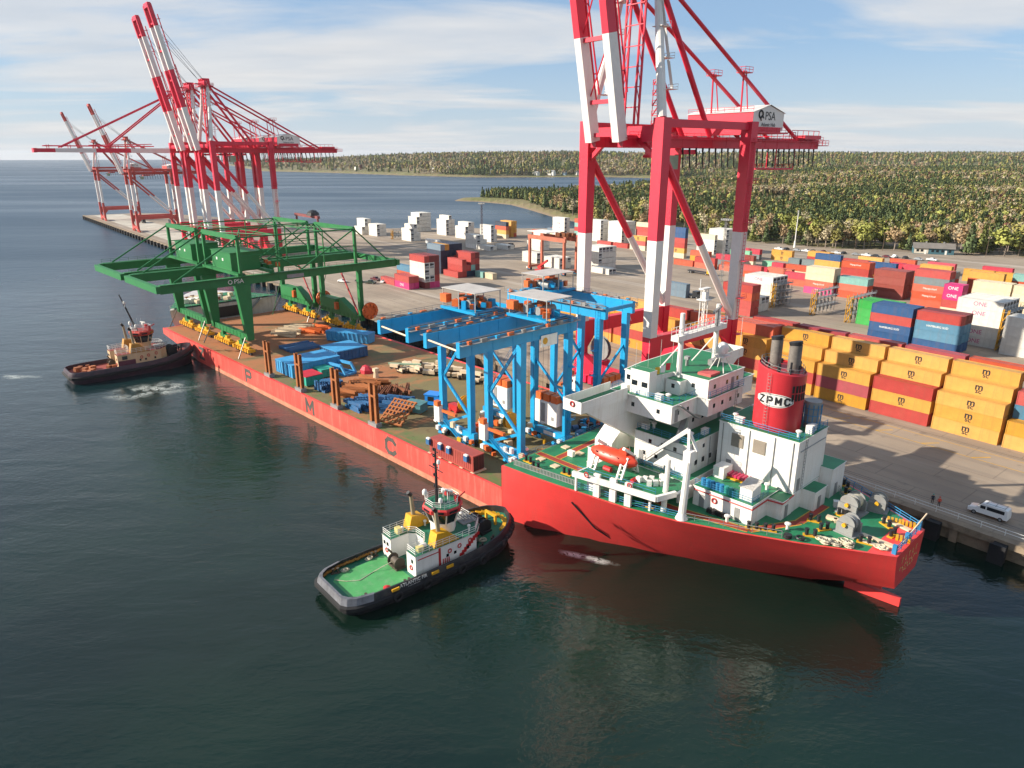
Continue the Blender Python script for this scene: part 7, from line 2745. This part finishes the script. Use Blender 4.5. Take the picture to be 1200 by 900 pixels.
    mb.beam((29.0, -1.2, deckz(29)), (29.0, -1.2, deckz(29) + 1.6), 0.35).beam((29.0, 1.2, deckz(29)), (29.0, 1.2, deckz(29) + 1.6), 0.35).beam((29.0, -1.4, deckz(29) + 1.5), (29.0, 1.4, deckz(29) + 1.5), 0.35)
    P('tow_bitt', mb, YELO if first else BLACKP, t)
    mb = MB()
    for a in range(11):
        an = R(-75 + a * 15)
        mb.beam((27.6 + 3.4 * math.cos(an), 3.6 * math.sin(an), deckz(29) + 0.02), (27.6 + 3.4 * math.cos(an + 0.26), 3.6 * math.sin(an + 0.26), deckz(30) + 0.02), 0.8, 0.9)
    P('bow_bulwark_pad', mb, YELO if first else hullm, t)
    mb = MB()
    mb.tube((11.0, -0.9, deckz(11) + 0.9), (11.0, 0.9, deckz(11) + 0.9), 0.6, n=14).tube((11.0, -1.0, deckz(11) + 0.9), (11.0, -0.9, deckz(11) + 0.9), 0.95, n=14).tube((11.0, 0.9, deckz(11) + 0.9), (11.0, 1.0, deckz(11) + 0.9), 0.95, n=14)
    mb.box(10.3, 11.9, -1.2, 1.2, deckz(11), deckz(11) + 0.35)
    mb.beam((12.2, 1.6, deckz(12)), (10.4, 1.2, deckz(11) + 2.6), 0.25)
    P('tow_winch', mb, M('winch_brown', '#4e4338', 0.7, 0.3), t, smooth='auto')
    mb = MB()
    mb.rail([(23.5, -3.0, 5.1), (25.2, -1.6, 5.1)], 1, 0.04, 1.0)
    mb.box(22.4, 25.0, -1.5, 1.5, 5.1, 5.25)
    for k in range(6):
        mb.beam((22.6 + 0.45 * k, -1.5, 5.9), (22.6 + 0.45 * k, 1.5, 5.9), 0.1)
    P('fore_grating', mb, GREYP, t)
    if first:
        mb = MB()
        r = random.Random(3)
        for k in range(22):
            f = k / 21
            x = 1.2 + 10.2 * f
            w = np.interp(x, [q[0] for q in prof], [q[1] for q in prof]) - 0.65
            mb.tube((x, w + r.uniform(-0.15, 0.15), deckz(x) + 0.3), (x + 0.55, w + r.uniform(-0.15, 0.15), deckz(x) + 0.45), 0.2, n=6)
        P('tow_rope', mb, M('tow_rope_orange', '#9c6a2a', 0.9, 0.3, 3.0), t)
        bt = MB()
        for d_ in (-0.35, 0.35):
            bt.tube((d_, 0, 0), (d_, 0, 0.75), 0.16, n=8).tube((d_, 0, 0.75), (d_, 0, 0.82), 0.22, n=8)
        bt.box(-0.7, 0.7, -0.25, 0.25, 0, 0.1)
        bt = bt.mesh('towing_bitt', M('winch_brown', '#4e4338', 0.7, 0.3))
        for x, y, a in ((3.2, -4.4, 20), (3.2, 4.2, -20), (9.8, -4.9, 0), (9.8, 4.6, 0), (13.6, 0.2, 90), (23.5, -4.6, 20), (26.0, 4.2, -30), (26.0, -4.2, 30)):
            put('towing_bitt', bt, t, (x, y, deckz(x)), R(a))
        mb = MB()
        r = random.Random(5)
        for cx, cy in ((4.6, 3.9), (8.8, 4.4), (12.6, -1.6), (24.8, 2.2), (24.9, -3.0)):
            for k in range(6):
                mb.torus((cx + r.uniform(-.2, .2), cy + r.uniform(-.2, .2), deckz(cx) + 0.06 + 0.05 * k), r.uniform(.25, .5), 0.06, n=9, k=4)
        P('rope_coil', mb, ROPE, t)['kind'] = 'stuff'
        mb = MB().path([(10.4, 0.3, deckz(10) + 0.9), (7.6, 0.9, deckz(7) + 0.06), (5.0, 0.2, deckz(5) + 0.06), (3.4, 1.2, deckz(3) + 0.06), (2.2, 2.6, deckz(2) + 0.1)], 0.055, 5)
        P('deck_line', mb, ROPE, t)
        mb = MB()
        for z in (2.0, 3.0, 4.0):
            mb.beam((22.75, -4.4, z), (24.5, -2.7, z), 0.05, 0.9)
        P('bow_window', mb, GLASS, t)
        mb = MB()
        for x, y in ((15.9, -3.6), (17.8, 2.4), (21.6, 3.2), (22.2, -3.2), (14.0, 2.9), (23.6, 0.8)):
            mb.tube((x, y, 5.08), (x, y, 5.9), 0.16, n=7).lathe([(0.28, 5.75), (0.28, 5.95), (0.05, 6.1)], (x, y, 0), 8)
        P('deck_vent', mb, WHITE, t)
        for x, y in ((13.1, -3.1), (21.2, 3.6), (16.9, -1.6)):
            P('raft_canister', MB().tube((x, y, 5.5), (x + 1.2, y, 5.5), 0.33, n=10), WHITE, t, smooth='auto')
        mb = MB().lathe([(0.5, 0), (0.55, 0.35), (0.1, 0.5)], (6.9, -4.2, deckz(7)), 10)
        P('deck_float', mb, REDP, t)
        mb = MB()
        sk = [(0.22, -3.4), (0.95, -4.55), (1.9, -5.05)]
        P('deck_box', MB().box(13.0, 13.8, 2.6, 3.6, 5.08, 6.0), M('pale_yellow_box', '#cdbf7c', 0.6), t)
        P('deck_box', MB().box(12.6, 13.6, -3.8, -3.0, 5.08, 5.8), M('pale_yellow_box', '#cdbf7c', 0.6), t)
    else:
        r = random.Random(8)
        for k in range(14):
            mb = MB().cbox((r.uniform(2, 11), r.uniform(-3.5, 3.5), deckz(5) + 0.5), r.uniform(0.6, 1.6), r.uniform(0.5, 1.4), r.uniform(0.5, 1.1), r.random() * 3)
            P('deck_gear', mb, M('rusty_orange_gear', '#a8643c', 0.7, 0.3), t)
        t.scale = (1, 1, 1.18)
    return t


DGREEN = M('tug_deck_green', '#1f6b50', 0.6, 0.15, 0.4, dirt=0.3, dirtc='#2c4a3e')
LGREEN = M('tug_deck_light_green', '#4a9a58', 0.65, 0.15, 0.5, dirt=0.6, dirtc='#7f9a7c')
TUGB = M('tug_hull_black', '#23262c', 0.45, 0.2, 0.4, dirt=0.35, dirtc='#6a5a50')
tg_ = tug(Vector((-24.3, 81.2, 0)), R(40), 'tug with open green after deck and white house pushing against the red ship side', TUGB, RUB, WHITE, REDP, (DGREEN, LGREEN), YELO, REDP, True)
tg_.scale = (0.945, 0.945, 0.98)
tug(Vector((-117.6, 179.4, 0)), R(42), 'dark hulled tug with beige house and red roof at the bow of the red ship', M('tug_hull_purple', '#3a2d3a', 0.5, 0.25, 0.4, dirt=0.4, dirtc='#6a3a3a'), RUB, M('tug_beige', '#cdb08c', 0.55, 0.1, 0.4, dirt=0.2), M('tug_plum', '#5a2c3c', 0.6), (M('tug_deck_red', '#8f4038', 0.7, 0.2), LGREEN), M('tug_ochre', '#b8863a', 0.6), M('tug_roof_red', '#b83a2c', 0.55), False)

# ------------------------------------------------------------------ road vehicles
whl = MB().tube((0, -0.11, 0), (0, 0.11, 0), 0.34, n=14).tube((0, -0.13, 0), (0, 0.13, 0), 0.19, n=10, mi=1)
WHEEL = whl.mesh('wheel', [RUB, GREYP])


def car(q, n, rz, label, paint, kind='car', group=None, frame=QUAY, z=QZ + 0.01):
    c = thing('parked_car' if kind != 'van' else 'van', label, {'car': 'car', 'pickup': 'pickup', 'van': 'van'}[kind], W(frame, q, n, z), frame[3] + R(rz), group)
    if kind == 'van':
        L, Wd, h = 5.5, 2.0, 2.05
        side = [(0, 0.45), (0, 1.05), (0.15, 2.0), (0.4, 2.1), (3.6, 2.1), (4.35, 1.25), (5.35, 1.0), (5.5, 0.75), (5.5, 0.42)]
    elif kind == 'pickup':
        L, Wd = 5.4, 1.95
        side = [(0, 0.5), (0, 1.1), (1.9, 1.1), (2.05, 1.75), (3.3, 1.75), (3.95, 1.15), (5.2, 1.02), (5.4, 0.8), (5.4, 0.45)]
    else:
        L, Wd = 4.5, 1.8
        side = [(0, 0.4), (0.05, 0.95), (0.5, 1.05), (1.1, 1.45), (2.6, 1.45), (3.3, 0.98), (4.3, 0.82), (4.5, 0.6), (4.5, 0.35)]
    mb = MB()
    rings = []
    for y, ins in ((-1, 0.1), (-0.86, 0.0), (0.86, 0.0), (1, 0.1)):
        rings.append([(x + (0.05 if x < L / 2 else -0.05) * (ins > 0), y * Wd / 2 * (1.0 if z_ < 1.2 else 0.88), z_ - (ins * 0.4 if z_ > 0.9 else 0)) for x, z_ in side])
    mb.loft(rings)
    P('body', mb, paint, c, smooth='auto')
    for sgn in (-1, 1):
        mb = MB()
        yw = Wd / 2 * 0.94 * sgn
        if kind == 'van':
            mb.box(0.5, 2.9, min(yw, yw * 1.03), max(yw, yw * 1.03), 1.25, 1.8)
        elif kind == 'pickup':
            mb.box(2.2, 3.35, min(yw * 0.97, yw), max(yw * 0.97, yw), 1.15, 1.6)
        else:
            mb.box(1.15, 2.65, min(yw * 0.97, yw), max(yw * 0.97, yw), 0.98, 1.32)
        P('side_window', mb, GLASS, c)
        if kind == 'van':
            mb = MB().box(3.1, 3.8, min(yw, yw * 1.03), max(yw, yw * 1.03), 1.25, 1.75)
            P('side_window', mb, GLASS, c)
        mb = MB().cbox((L - 0.06, sgn * Wd * 0.36, 0.82), 0.14, 0.3, 0.2)
        P('headlight', mb, WHITE, c)
        for x in (0.9, L - 0.95):
            put('wheel', WHEEL, c, (x, sgn * (Wd / 2 - 0.1), 0.34))
    x0, z0, x1, z1 = {'van': (4.32, 1.30, 3.66, 2.04), 'pickup': (3.9, 1.2, 3.36, 1.7), 'car': (3.24, 1.02, 2.66, 1.42)}[kind]
    mb = MB().quad((x0 + 0.03, -0.75, z0 + 0.03), (x0 + 0.03, 0.75, z0 + 0.03), (x1 + 0.03, 0.68, z1 + 0.03), (x1 + 0.03, -0.68, z1 + 0.03))
    P('windscreen', mb, GLASS, c)
    if kind == 'van':
        mb = MB()
        for y in (-0.6, 0.6):
            mb.beam((0.5, y, 2.2), (3.2, y, 2.2), 0.05)
        for x in (0.6, 1.9, 3.1):
            mb.beam((x, -0.8, 2.2), (x, 0.8, 2.2), 0.06)
        P('roof_rack', mb, GREYP, c)
    return c


CARW = M('car_white', '#dcdcda', 0.3, 0.03)
CARD = M('car_dark', '#25282d', 0.3, 0.05)
CARS = M('car_silver', '#8f9499', 0.3, 0.05)
CARR = M('car_maroon', '#5a1f28', 0.3, 0.05)
car(7.4, 5.3, 181, 'white van with dark side windows parked on the quay by the stern', CARW, 'van')
car(-258, 36.5, 10, 'dark maroon van like car parked left of the white cars', CARR, 'pickup')
car(-252.5, 41.5, -60, 'white car parked farthest back in the open yard', CARW, 'car')
car(-248.5, 39.0, -60, 'white car parked in the middle beside the painted bay', CARW, 'car')
car(-243.2, 39.4, -20, 'white pickup parked nearest the red stack', CARW, 'pickup')
car(-257.5, 28.5, 10, 'dark car parked nearest the quay edge', CARD, 'car')
car(-251.0, 29.5, 30, 'dark green jeep parked behind the blue girder end', M('car_green', '#2f3b2f', 0.35), 'pickup')
car(-262, 22, 20, 'white car parked behind the green crane cable reel', CARW, 'car')
rc = random.Random(12)
lots = [(-205 + k * 5.2, 281 + 1.4 * k + rc.uniform(-1, 1)) for k in range(16)]
for k, (q, n) in enumerate(lots):
    pt_ = [CARW, CARD, CARS, CARW, CARD, CARR][k % 6]
    car(q, n, rc.choice((0, 20, 90)), {0: 'white', 1: 'dark', 2: 'silver', 3: 'white', 4: 'dark', 5: 'maroon'}[k % 6] + ' car parked in the row before the forest, number %s from the white mast side' % ['one', 'two', 'three', 'four', 'five', 'six', 'seven', 'eight', 'nine', 'ten', 'eleven', 'twelve', 'thirteen', 'fourteen', 'fifteen', 'sixteen'][k], pt_, 'car' if k % 3 else 'pickup', 'cars parked along the forest edge')


def truck(q, n, rz, label, cabm, boxm):
    t = thing('lorry', label, 'lorry', W(QUAY, q, n, QZ + 0.01), QUAY[3] + R(rz), 'yard lorries')
    mb = MB().box(0, 2.2, -1.2, 1.2, 0.7, 3.0).box(2.2, 3.2, -1.1, 1.1, 0.7, 1.9)
    P('cab', mb, cabm, t)
    mb = MB().box(1.9, 2.25, -1.0, 1.0, 1.9, 2.8)
    P('windscreen', mb, GLASS, t)
    mb = MB().box(-11.5, 0.2, -1.15, 1.15, 1.0, 1.3)
    P('trailer', mb, BLACKP, t)
    if boxm:
        mb = MB().box(-11.4, -0.4, -1.2, 1.2, 1.35, 4.0)
        P('load_box', mb, boxm, t)
    for x in (-10.4, -9.2, -0.4, 2.2):
        for s_ in (-1, 1):
            o = put('wheel', WHEEL, t, (x, s_ * 1.05, 0.5))
            o.scale = (1.45, 1.6, 1.45)
    return t


truck(-150, 117, 20, 'white box lorry standing behind the tall crane leg', CARW, WHITE)
truck(-138, 116, 0, 'dark yard tractor with empty trailer beside the white box lorry', CARD, None)
truck(-170, 168, 0, 'yellow yard tractor with empty trailer under the near crane', YELO, None)
truck(-312, 160, 10, 'dark yard lorry standing at the foot of the lamp mast', CARD, None)
truck(-345, 130, 12, 'white tank lorry near the low white row', CARW, WHITE)
truck(-640, 24, 0, 'dark lorry parked on the pier between the far cranes', CARD, BLACKP)
truck(-600, 38, 0, 'dark lorry parked behind the right far crane', CARD, CARD)

# ------------------------------------------------------------------ people on the quay
SKIN = M('skin', '#b98a6c', 0.6, 0.05)


def person(q, n, rz, label, top, legs_m, hat):
    """standing figure grown from one skeleton as one continuous skin"""
    t = thing('person', label, 'person', W(QUAY, q, n, QZ + 0.01), QUAY[3] + R(rz))
    V = [(0, 0, 0.95), (0, 0, 1.15), (0, 0.0, 1.38), (0, 0.01, 1.5), (0, 0.03, 1.62), (0, 0.03, 1.74),
         (-0.1, 0, 0.9), (-0.11, 0.02, 0.5), (-0.12, -0.02, 0.09), (-0.12, 0.13, 0.04), (0.1, 0, 0.9), (0.12, 0.06, 0.5), (0.13, 0.02, 0.09), (0.13, 0.17, 0.04),
         (-0.19, 0, 1.4), (-0.27, -0.02, 1.13), (-0.25, 0.1, 0.9), (-0.24, 0.14, 0.8), (0.19, 0, 1.4), (0.28, 0.0, 1.13), (0.22, 0.14, 0.93), (0.2, 0.2, 0.86)]
    E = [(0, 1), (1, 2), (2, 3), (3, 4), (4, 5), (0, 6), (6, 7), (7, 8), (8, 9), (0, 10), (10, 11), (11, 12), (12, 13), (2, 14), (14, 15), (15, 16), (16, 17), (2, 18), (18, 19), (19, 20), (20, 21)]
    rad = [.15, .15, .16, .065, .1, .09, .1, .07, .05, .045, .1, .07, .05, .045, .075, .055, .042, .045, .075, .055, .042, .045]
    me_ = bpy.data.meshes.new('body')
    me_.from_pydata(V, E, [])
    ob = bpy.data.objects.new('body', me_)
    COL.objects.link(ob)
    sk = ob.modifiers.new('skin', 'SKIN')
    for i, r_ in enumerate(rad):
        me_.skin_vertices[0].data[i].radius = (r_, r_ * 0.85)
    me_.skin_vertices[0].data[0].use_root = True
    ss = ob.modifiers.new('sub', 'SUBSURF')
    ss.levels = ss.render_levels = 1
    dg = bpy.context.evaluated_depsgraph_get()
    m2 = bpy.data.meshes.new_from_object(ob.evaluated_get(dg))
    bpy.data.objects.remove(ob)
    m2.materials.clear()
    for m_ in (SKIN, top, legs_m, BLACKP):
        m2.materials.append(m_)
    for p_ in m2.polygons:
        c = p_.center
        hand = abs(c.x) > 0.16 and c.z < 0.92 and c.z > 0.6
        p_.material_index = 0 if (c.z > 1.5 or hand) else (1 if c.z > 0.95 else (2 if c.z > 0.12 else 3))
        p_.use_smooth = True
    put('body', m2, t)
    mb = MB().lathe([(0.135, 0), (0.125, 0.06), (0.08, 0.12), (0.02, 0.14)], (0, 0.03, 1.71), 12).box(-0.09, 0.09, 0.1, 0.22, 1.71, 1.725)
    P('hard_hat', mb, hat, t)
    return t


person(-2.6, 2.5, 200, 'person in dark work clothes standing on the quay, left of two', M('cloth_navy', '#20283a', 0.85), M('trousers_dark', '#1d1f26', 0.85), M('hat_teal', '#2f8a80', 0.5))
person(-1.5, 2.2, 30, 'person in orange-red jacket standing on the quay, right of two', M('cloth_orange', '#d04a34', 0.8), M('trousers_black', '#22242a', 0.85), REDP)

# ------------------------------------------------------------------ yard equipment
def lamp_mast(q, n, h, label, mt, lattice=True):
    t = thing('lamp_mast', label, 'lamp mast', W(QUAY, q, n, QZ), QUAY[3], 'lamp masts in the yard')
    mb = MB()
    if lattice:
        for dx, dy in ((-.5, -.5), (.5, -.5), (.5, .5), (-.5, .5)):
            mb.tube((dx, dy, 0), (dx * .6, dy * .6, h), 0.11, n=4)
        for k in range(int(h / 2)):
            z = k * 2.0
            mb.beam((-.5, -.5, z), (.5, -.5, z + 2), 0.08).beam((.5, .5, z), (-.5, .5, z + 2), 0.08).beam((.5, -.5, z), (.5, .5, z + 2), 0.08)
    else:
        mb.tube((0, 0, 0), (0, 0, h), 0.4, 0.2, n=8)
    P('mast', mb, mt, t)
    mb = MB()
    mb.box(-2.2, 2.2, -0.9, 0.9, h, h + 0.2)
    for k in range(5):
        mb.cbox((-1.8 + 0.9 * k, -0.9, h + 0.5), 0.6, 0.4, 0.6).cbox((-1.8 + 0.9 * k, 0.9, h + 0.5), 0.6, 0.4, 0.6)
    P('lamp_head', mb, GREYP, t)


lamp_mast(-338.8, 158.5, 25, 'thin lattice lamp mast standing between the white container stacks', M('mast_dark', '#5b4f58', 0.6))
lamp_mast(-155.1, 157.5, 27, 'grey lattice lamp mast behind the near crane brace', GREYP)
lamp_mast(-196, 226, 30, 'pale lattice lamp mast rising before the forest, behind the near crane', GREYP)
t = thing('tower_mast', 'slim white mast standing alone at the forest edge', 'mast', W(QUAY, -202.9, 299, QZ), QUAY[3])
mb = MB()
mb.tube((0, 0, 0), (0, 0, 4), 0.7, 0.5, n=10).tube((0, 0, 4), (0, 0, 21), 0.32, 0.22, n=8)
P('mast', mb, WHITE, t)
mb = MB().cbox((0, 0, 21.8), 0.8, 0.8, 1.4)
P('mast_head', mb, GREYP, t)
FAD = M('faded_orange_red', '#b5654c', 0.6, 0.2, 0.3, dirt=0.3)
t = thing('yard_gantry', 'rusty orange rubber tyred gantry with white roof over white containers', 'yard crane', W(QUAY, -236, 112.5, QZ), QUAY[3])
for x in (0, 25):
    for y in (0, 8):
        mb = MB().beam((x, y, 1.5), (x, y, 16), 1.1, 1.1)
        P('leg', mb, FAD, t)
        put('wheel_bogie', rtgw, t, (x, y, 0))
    mb = MB().box(x - 0.5, x + 0.5, -1, 9, 1.4, 2.4)
    P('sill_beam', mb, FAD, t)
for y in (0, 8):
    mb = MB().box(-1, 26, y - 0.5, y + 0.5, 15.5, 17.4)
    P('main_girder', mb, FAD, t)
mb = MB().box(-1, 13, -0.9, 8.9, 19.0, 19.2)
P('roof_sheet', mb, WHITE, t)
mb = MB()
for k in range(10):
    mb.cbox((15 + k, rc.uniform(0, 8), 18.4), 1.2, 1.6, 1.8, k)
P('hoist_machinery', mb, RUST, t)
t = thing('reach_stacker', 'red container handler parked beneath the rusty gantry', 'container handler', W(QUAY, -222, 108, QZ), QUAY[3])
mb = MB().box(-3, 3, -1.5, 1.5, 0.8, 2.2).box(-1, 1, -1, 1, 2.2, 3.6)
P('body', mb, REDP, t)
mb = MB().beam((-2.5, 0, 3), (4.5, 0, 7), 0.8, 0.9)
P('lifting_arm', mb, REDP, t)
for x in (-2, 2):
    for y in (-1.6, 1.6):
        o = put('wheel', WHEEL, t, (x, y, 0.75))
        o.scale = (2.2, 2.2, 2.2)
t = thing('loading_gantry', 'dark red steel gantry with black top on the far pier edge', 'gantry', W(QUAY, -505, 112, QZ), QUAY[3])
mb = MB().box(-22, 22, -1, 1, 9, 11)
P('bridge_beam', mb, M('dark_red_steel', '#7b3a3a', 0.7, 0.2), t)
for x in (-20, 20):
    mb = MB().beam((x, 0, 0), (x, 0, 9), 1.2)
    P('leg', mb, M('dark_red_steel', '#7b3a3a', 0.7, 0.2), t)
mb = MB().lathe([(5, 0), (4.4, 2), (2.5, 3.6), (0.3, 4.2)], (12, 0, 11), 9)
P('top_cover', mb, BLACKP, t)


def rack(q, n, ln, levels, label):
    t = thing('reefer_rack', label, 'steel rack', W(QUAY, q, n, QZ), QUAY[3], 'reefer racks in the yard')
    mb = MB()
    for k in range(int(ln / 2.6) + 1):
        y = k * 2.6
        mb.tube((0, y, 0), (0, y, levels * H_ + 1.1), 0.08, n=4).tube((1.4, y, 0), (1.4, y, levels * H_ + 1.1), 0.08, n=4)
    for l in range(1, levels + 1):
        mb.box(-0.2, 1.6, -0.2, ln + 0.2, l * H_, l * H_ + 0.14)
        mb.rail([(1.6, 0, l * H_), (1.6, ln, l * H_)], 1.0, 0.05, 2.0)
        for k in range(int(ln / 2.6)):
            mb.cbox((0.7, 1.3 + 2.6 * k, l * H_ - 1.2), 0.6, 0.8, 1.2)
    P('rack_frame', mb, GREYP, t)
    mb = MB()
    for k in (0, 1.4):
        mb.tube((k, -1.4, 0), (k, -1.4, levels * H_ + 1), 0.12, n=4).tube((k, -0.2, 0), (k, -0.2, levels * H_ + 1), 0.12, n=4)
    for l in range(levels):
        mb.beam((0, -0.8, l * H_), (1.4, -0.8, (l + 1) * H_), 0.7, 0.12)
    P('stair_tower', mb, YELO, t)


rack(-92.5, 124, 15, 3, 'pale steel reefer rack with yellow stairs standing empty in the yard')
rack(-78.6, 122, 16, 3, 'pale steel reefer rack with yellow stairs left of the green block')
rack(-108.6, 124, 11, 3, 'pale steel reefer rack close against the white reefer stack')
rack(-32.6, 120.5, 13, 4, 'tall yellow and grey reefer rack against the tall white stack')
rack(-128.5, 141, 14, 2, 'pale reefer rack with yellow frame behind the white leg')
rack(-400.2, 128, 12, 2, 'small reefer rack beside the second white stack by the water')

# blue house at the forest edge and houses on the far shore
hv = Vector((252.3 - 233.9, 410.4 - 417.9, 0))
t = thing('house', 'long low blue-grey house with grey gable roof at the forest edge', 'house', Vector((233.9, 417.9, 3.0)), math.atan2(hv.y, hv.x))
HB = M('house_blue', '#3f6672', 0.7, 0.1)
mb = MB().box(0, 20.5, 0, 8, -0.5, 3.6)
mb.add([(0, 0, 3.6), (0, 8, 3.6), (0, 4, 5.9), (20.5, 0, 3.6), (20.5, 8, 3.6), (20.5, 4, 5.9)], [(0, 2, 1), (3, 4, 5)])
P('wall', mb, HB, t)
mb = MB()
mb.add([(-0.6, -0.8, 3.3), (21.1, -0.8, 3.3), (21.1, 4, 6.1), (-0.6, 4, 6.1), (21.1, 8.8, 3.3), (-0.6, 8.8, 3.3)], [(0, 1, 2, 3), (3, 2, 4, 5)])
P('roof', mb, M('roof_grey', '#77716b', 0.8, 0.15), t)
mb = MB().box(0.2, 7.5, -0.05, -0.01, 0.3, 3.2)
P('pale_front', mb, M('house_cream', '#c9c2b2', 0.7), t)
for x in (1.4, 3.6, 9, 11.4, 14, 17.6):
    mb = MB().box(x, x + 1.3, -0.1, -0.05, 1.3, 2.6)
    P('window', mb, GLASS, t)
for x in (5.6, 15.9):
    mb = MB().box(x, x + 1.0, -0.1, -0.05, 0.0, 2.3)
    P('door', mb, WHITE, t)
for x in (6, 15):
    mb = MB().box(x, x + 0.8, 3.6, 4.4, 5.6, 6.8)
    P('chimney', mb, GREYP, t)


def cottage(x, y, w, l, h, rz, wallm, label):
    z = float(land_h([x], [y])[0])
    t = thing('house', label, 'house', Vector((x, y, z + 0.5)), R(rz), 'houses on the far shore')
    mb = MB().box(-l / 2, l / 2, -w / 2, w / 2, -3, h)
    mb.add([(-l / 2, -w / 2, h), (-l / 2, w / 2, h), (-l / 2, 0, h + w * .4), (l / 2, -w / 2, h), (l / 2, w / 2, h), (l / 2, 0, h + w * .4)], [(0, 2, 1), (3, 4, 5)])
    P('wall', mb, wallm, t)
    mb = MB().add([(-l / 2 - .5, -w / 2 - .5, h - .2), (l / 2 + .5, -w / 2 - .5, h - .2), (l / 2 + .5, 0, h + w * .42), (-l / 2 - .5, 0, h + w * .42), (l / 2 + .5, w / 2 + .5, h - .2), (-l / 2 - .5, w / 2 + .5, h - .2)], [(0, 1, 2, 3), (3, 2, 4, 5)])
    P('roof', mb, GREYP, t)


HW = M('house_white', '#dcdad2', 0.7, 0.05)
FH = [(-660, 2760, 'white house on the far shore, leftmost of all'), (-628, 2750, 'white house on the far shore, second from the left'), (-560, 2700, 'white house on the far shore, third from the left'),
      (-240, 2330, 'white house on the far shore, near the middle of the hillside'), (-205, 2370, 'pale house on the far shore, above the middle one'), (-60, 2150, 'white house at the waterline right of the middle'),
      (70, 2130, 'white house on the far shore behind the big crane, left one'), (112, 2132, 'large pale house on the far shore behind the big crane'), (150, 2142, 'white house on the far shore behind the big crane, right one'), (20, 2150, 'small white shed low on the far shore'), (196, 2160, 'white house half hidden by the near crane leg')]
for i, (x, y, lab) in enumerate(FH):
    cottage(x, y, 10 + i % 3 * 2, 14 + i % 4 * 4, 6 + i % 2 * 2, 20 * i, HW if i % 4 else M('house_pale_blue', '#8fa5b5', 0.7), lab)
cottage(1420, 3100, 26, 48, 16, 10, M('house_tan', '#b9a58e', 0.7), 'large tan building on the forested ridge at far right')
cottage(1240, 3050, 18, 40, 9, 30, HW, 'long pale building on the forested ridge, left of the tan one')
# utility poles at the forest edge
for k, (x, y) in enumerate(((208, 436), (222, 430), (268, 405), (283, 412))):
    t = thing('utility_pole', ['bare pole before the forest, leftmost of four', 'bare pole left of the blue house', 'bare pole just right of the blue house', 'bare pole before the forest, rightmost of four'][k], 'pole', Vector((x, y, 3)), 0, 'poles along the forest edge')
    mb = MB().tube((0, 0, 0), (0, 0, 11), 0.16, 0.1, n=6)
    P('pole', mb, M('pole_wood', '#6b5a4a', 0.9), t)
    mb = MB().beam((-1.1, 0, 10.4), (1.1, 0, 10.4), 0.12)
    P('cross_arm', mb, M('pole_wood', '#6b5a4a', 0.9), t)

# ------------------------------------------------------------------ air
hm = bpy.data.materials.new('haze')
hm.use_nodes = True
t = hm.node_tree
for n in list(t.nodes):
    t.nodes.remove(n)
pv = nd(t, 'ShaderNodeVolumePrincipled')
pv.inputs['Color'].default_value = (0.86, 0.92, 1.0, 1)
pv.inputs['Density'].default_value = 0.00003
pv.inputs['Anisotropy'].default_value = 0.2
ot = nd(t, 'ShaderNodeOutputMaterial')
lk(t, pv.outputs[0], ot.inputs['Volume'])
mb = MB().box(-14500, 14500, -14500, 14500, -8, 150)
ho = put('haze', mb.mesh('haze', hm))
ho['kind'] = 'stuff'
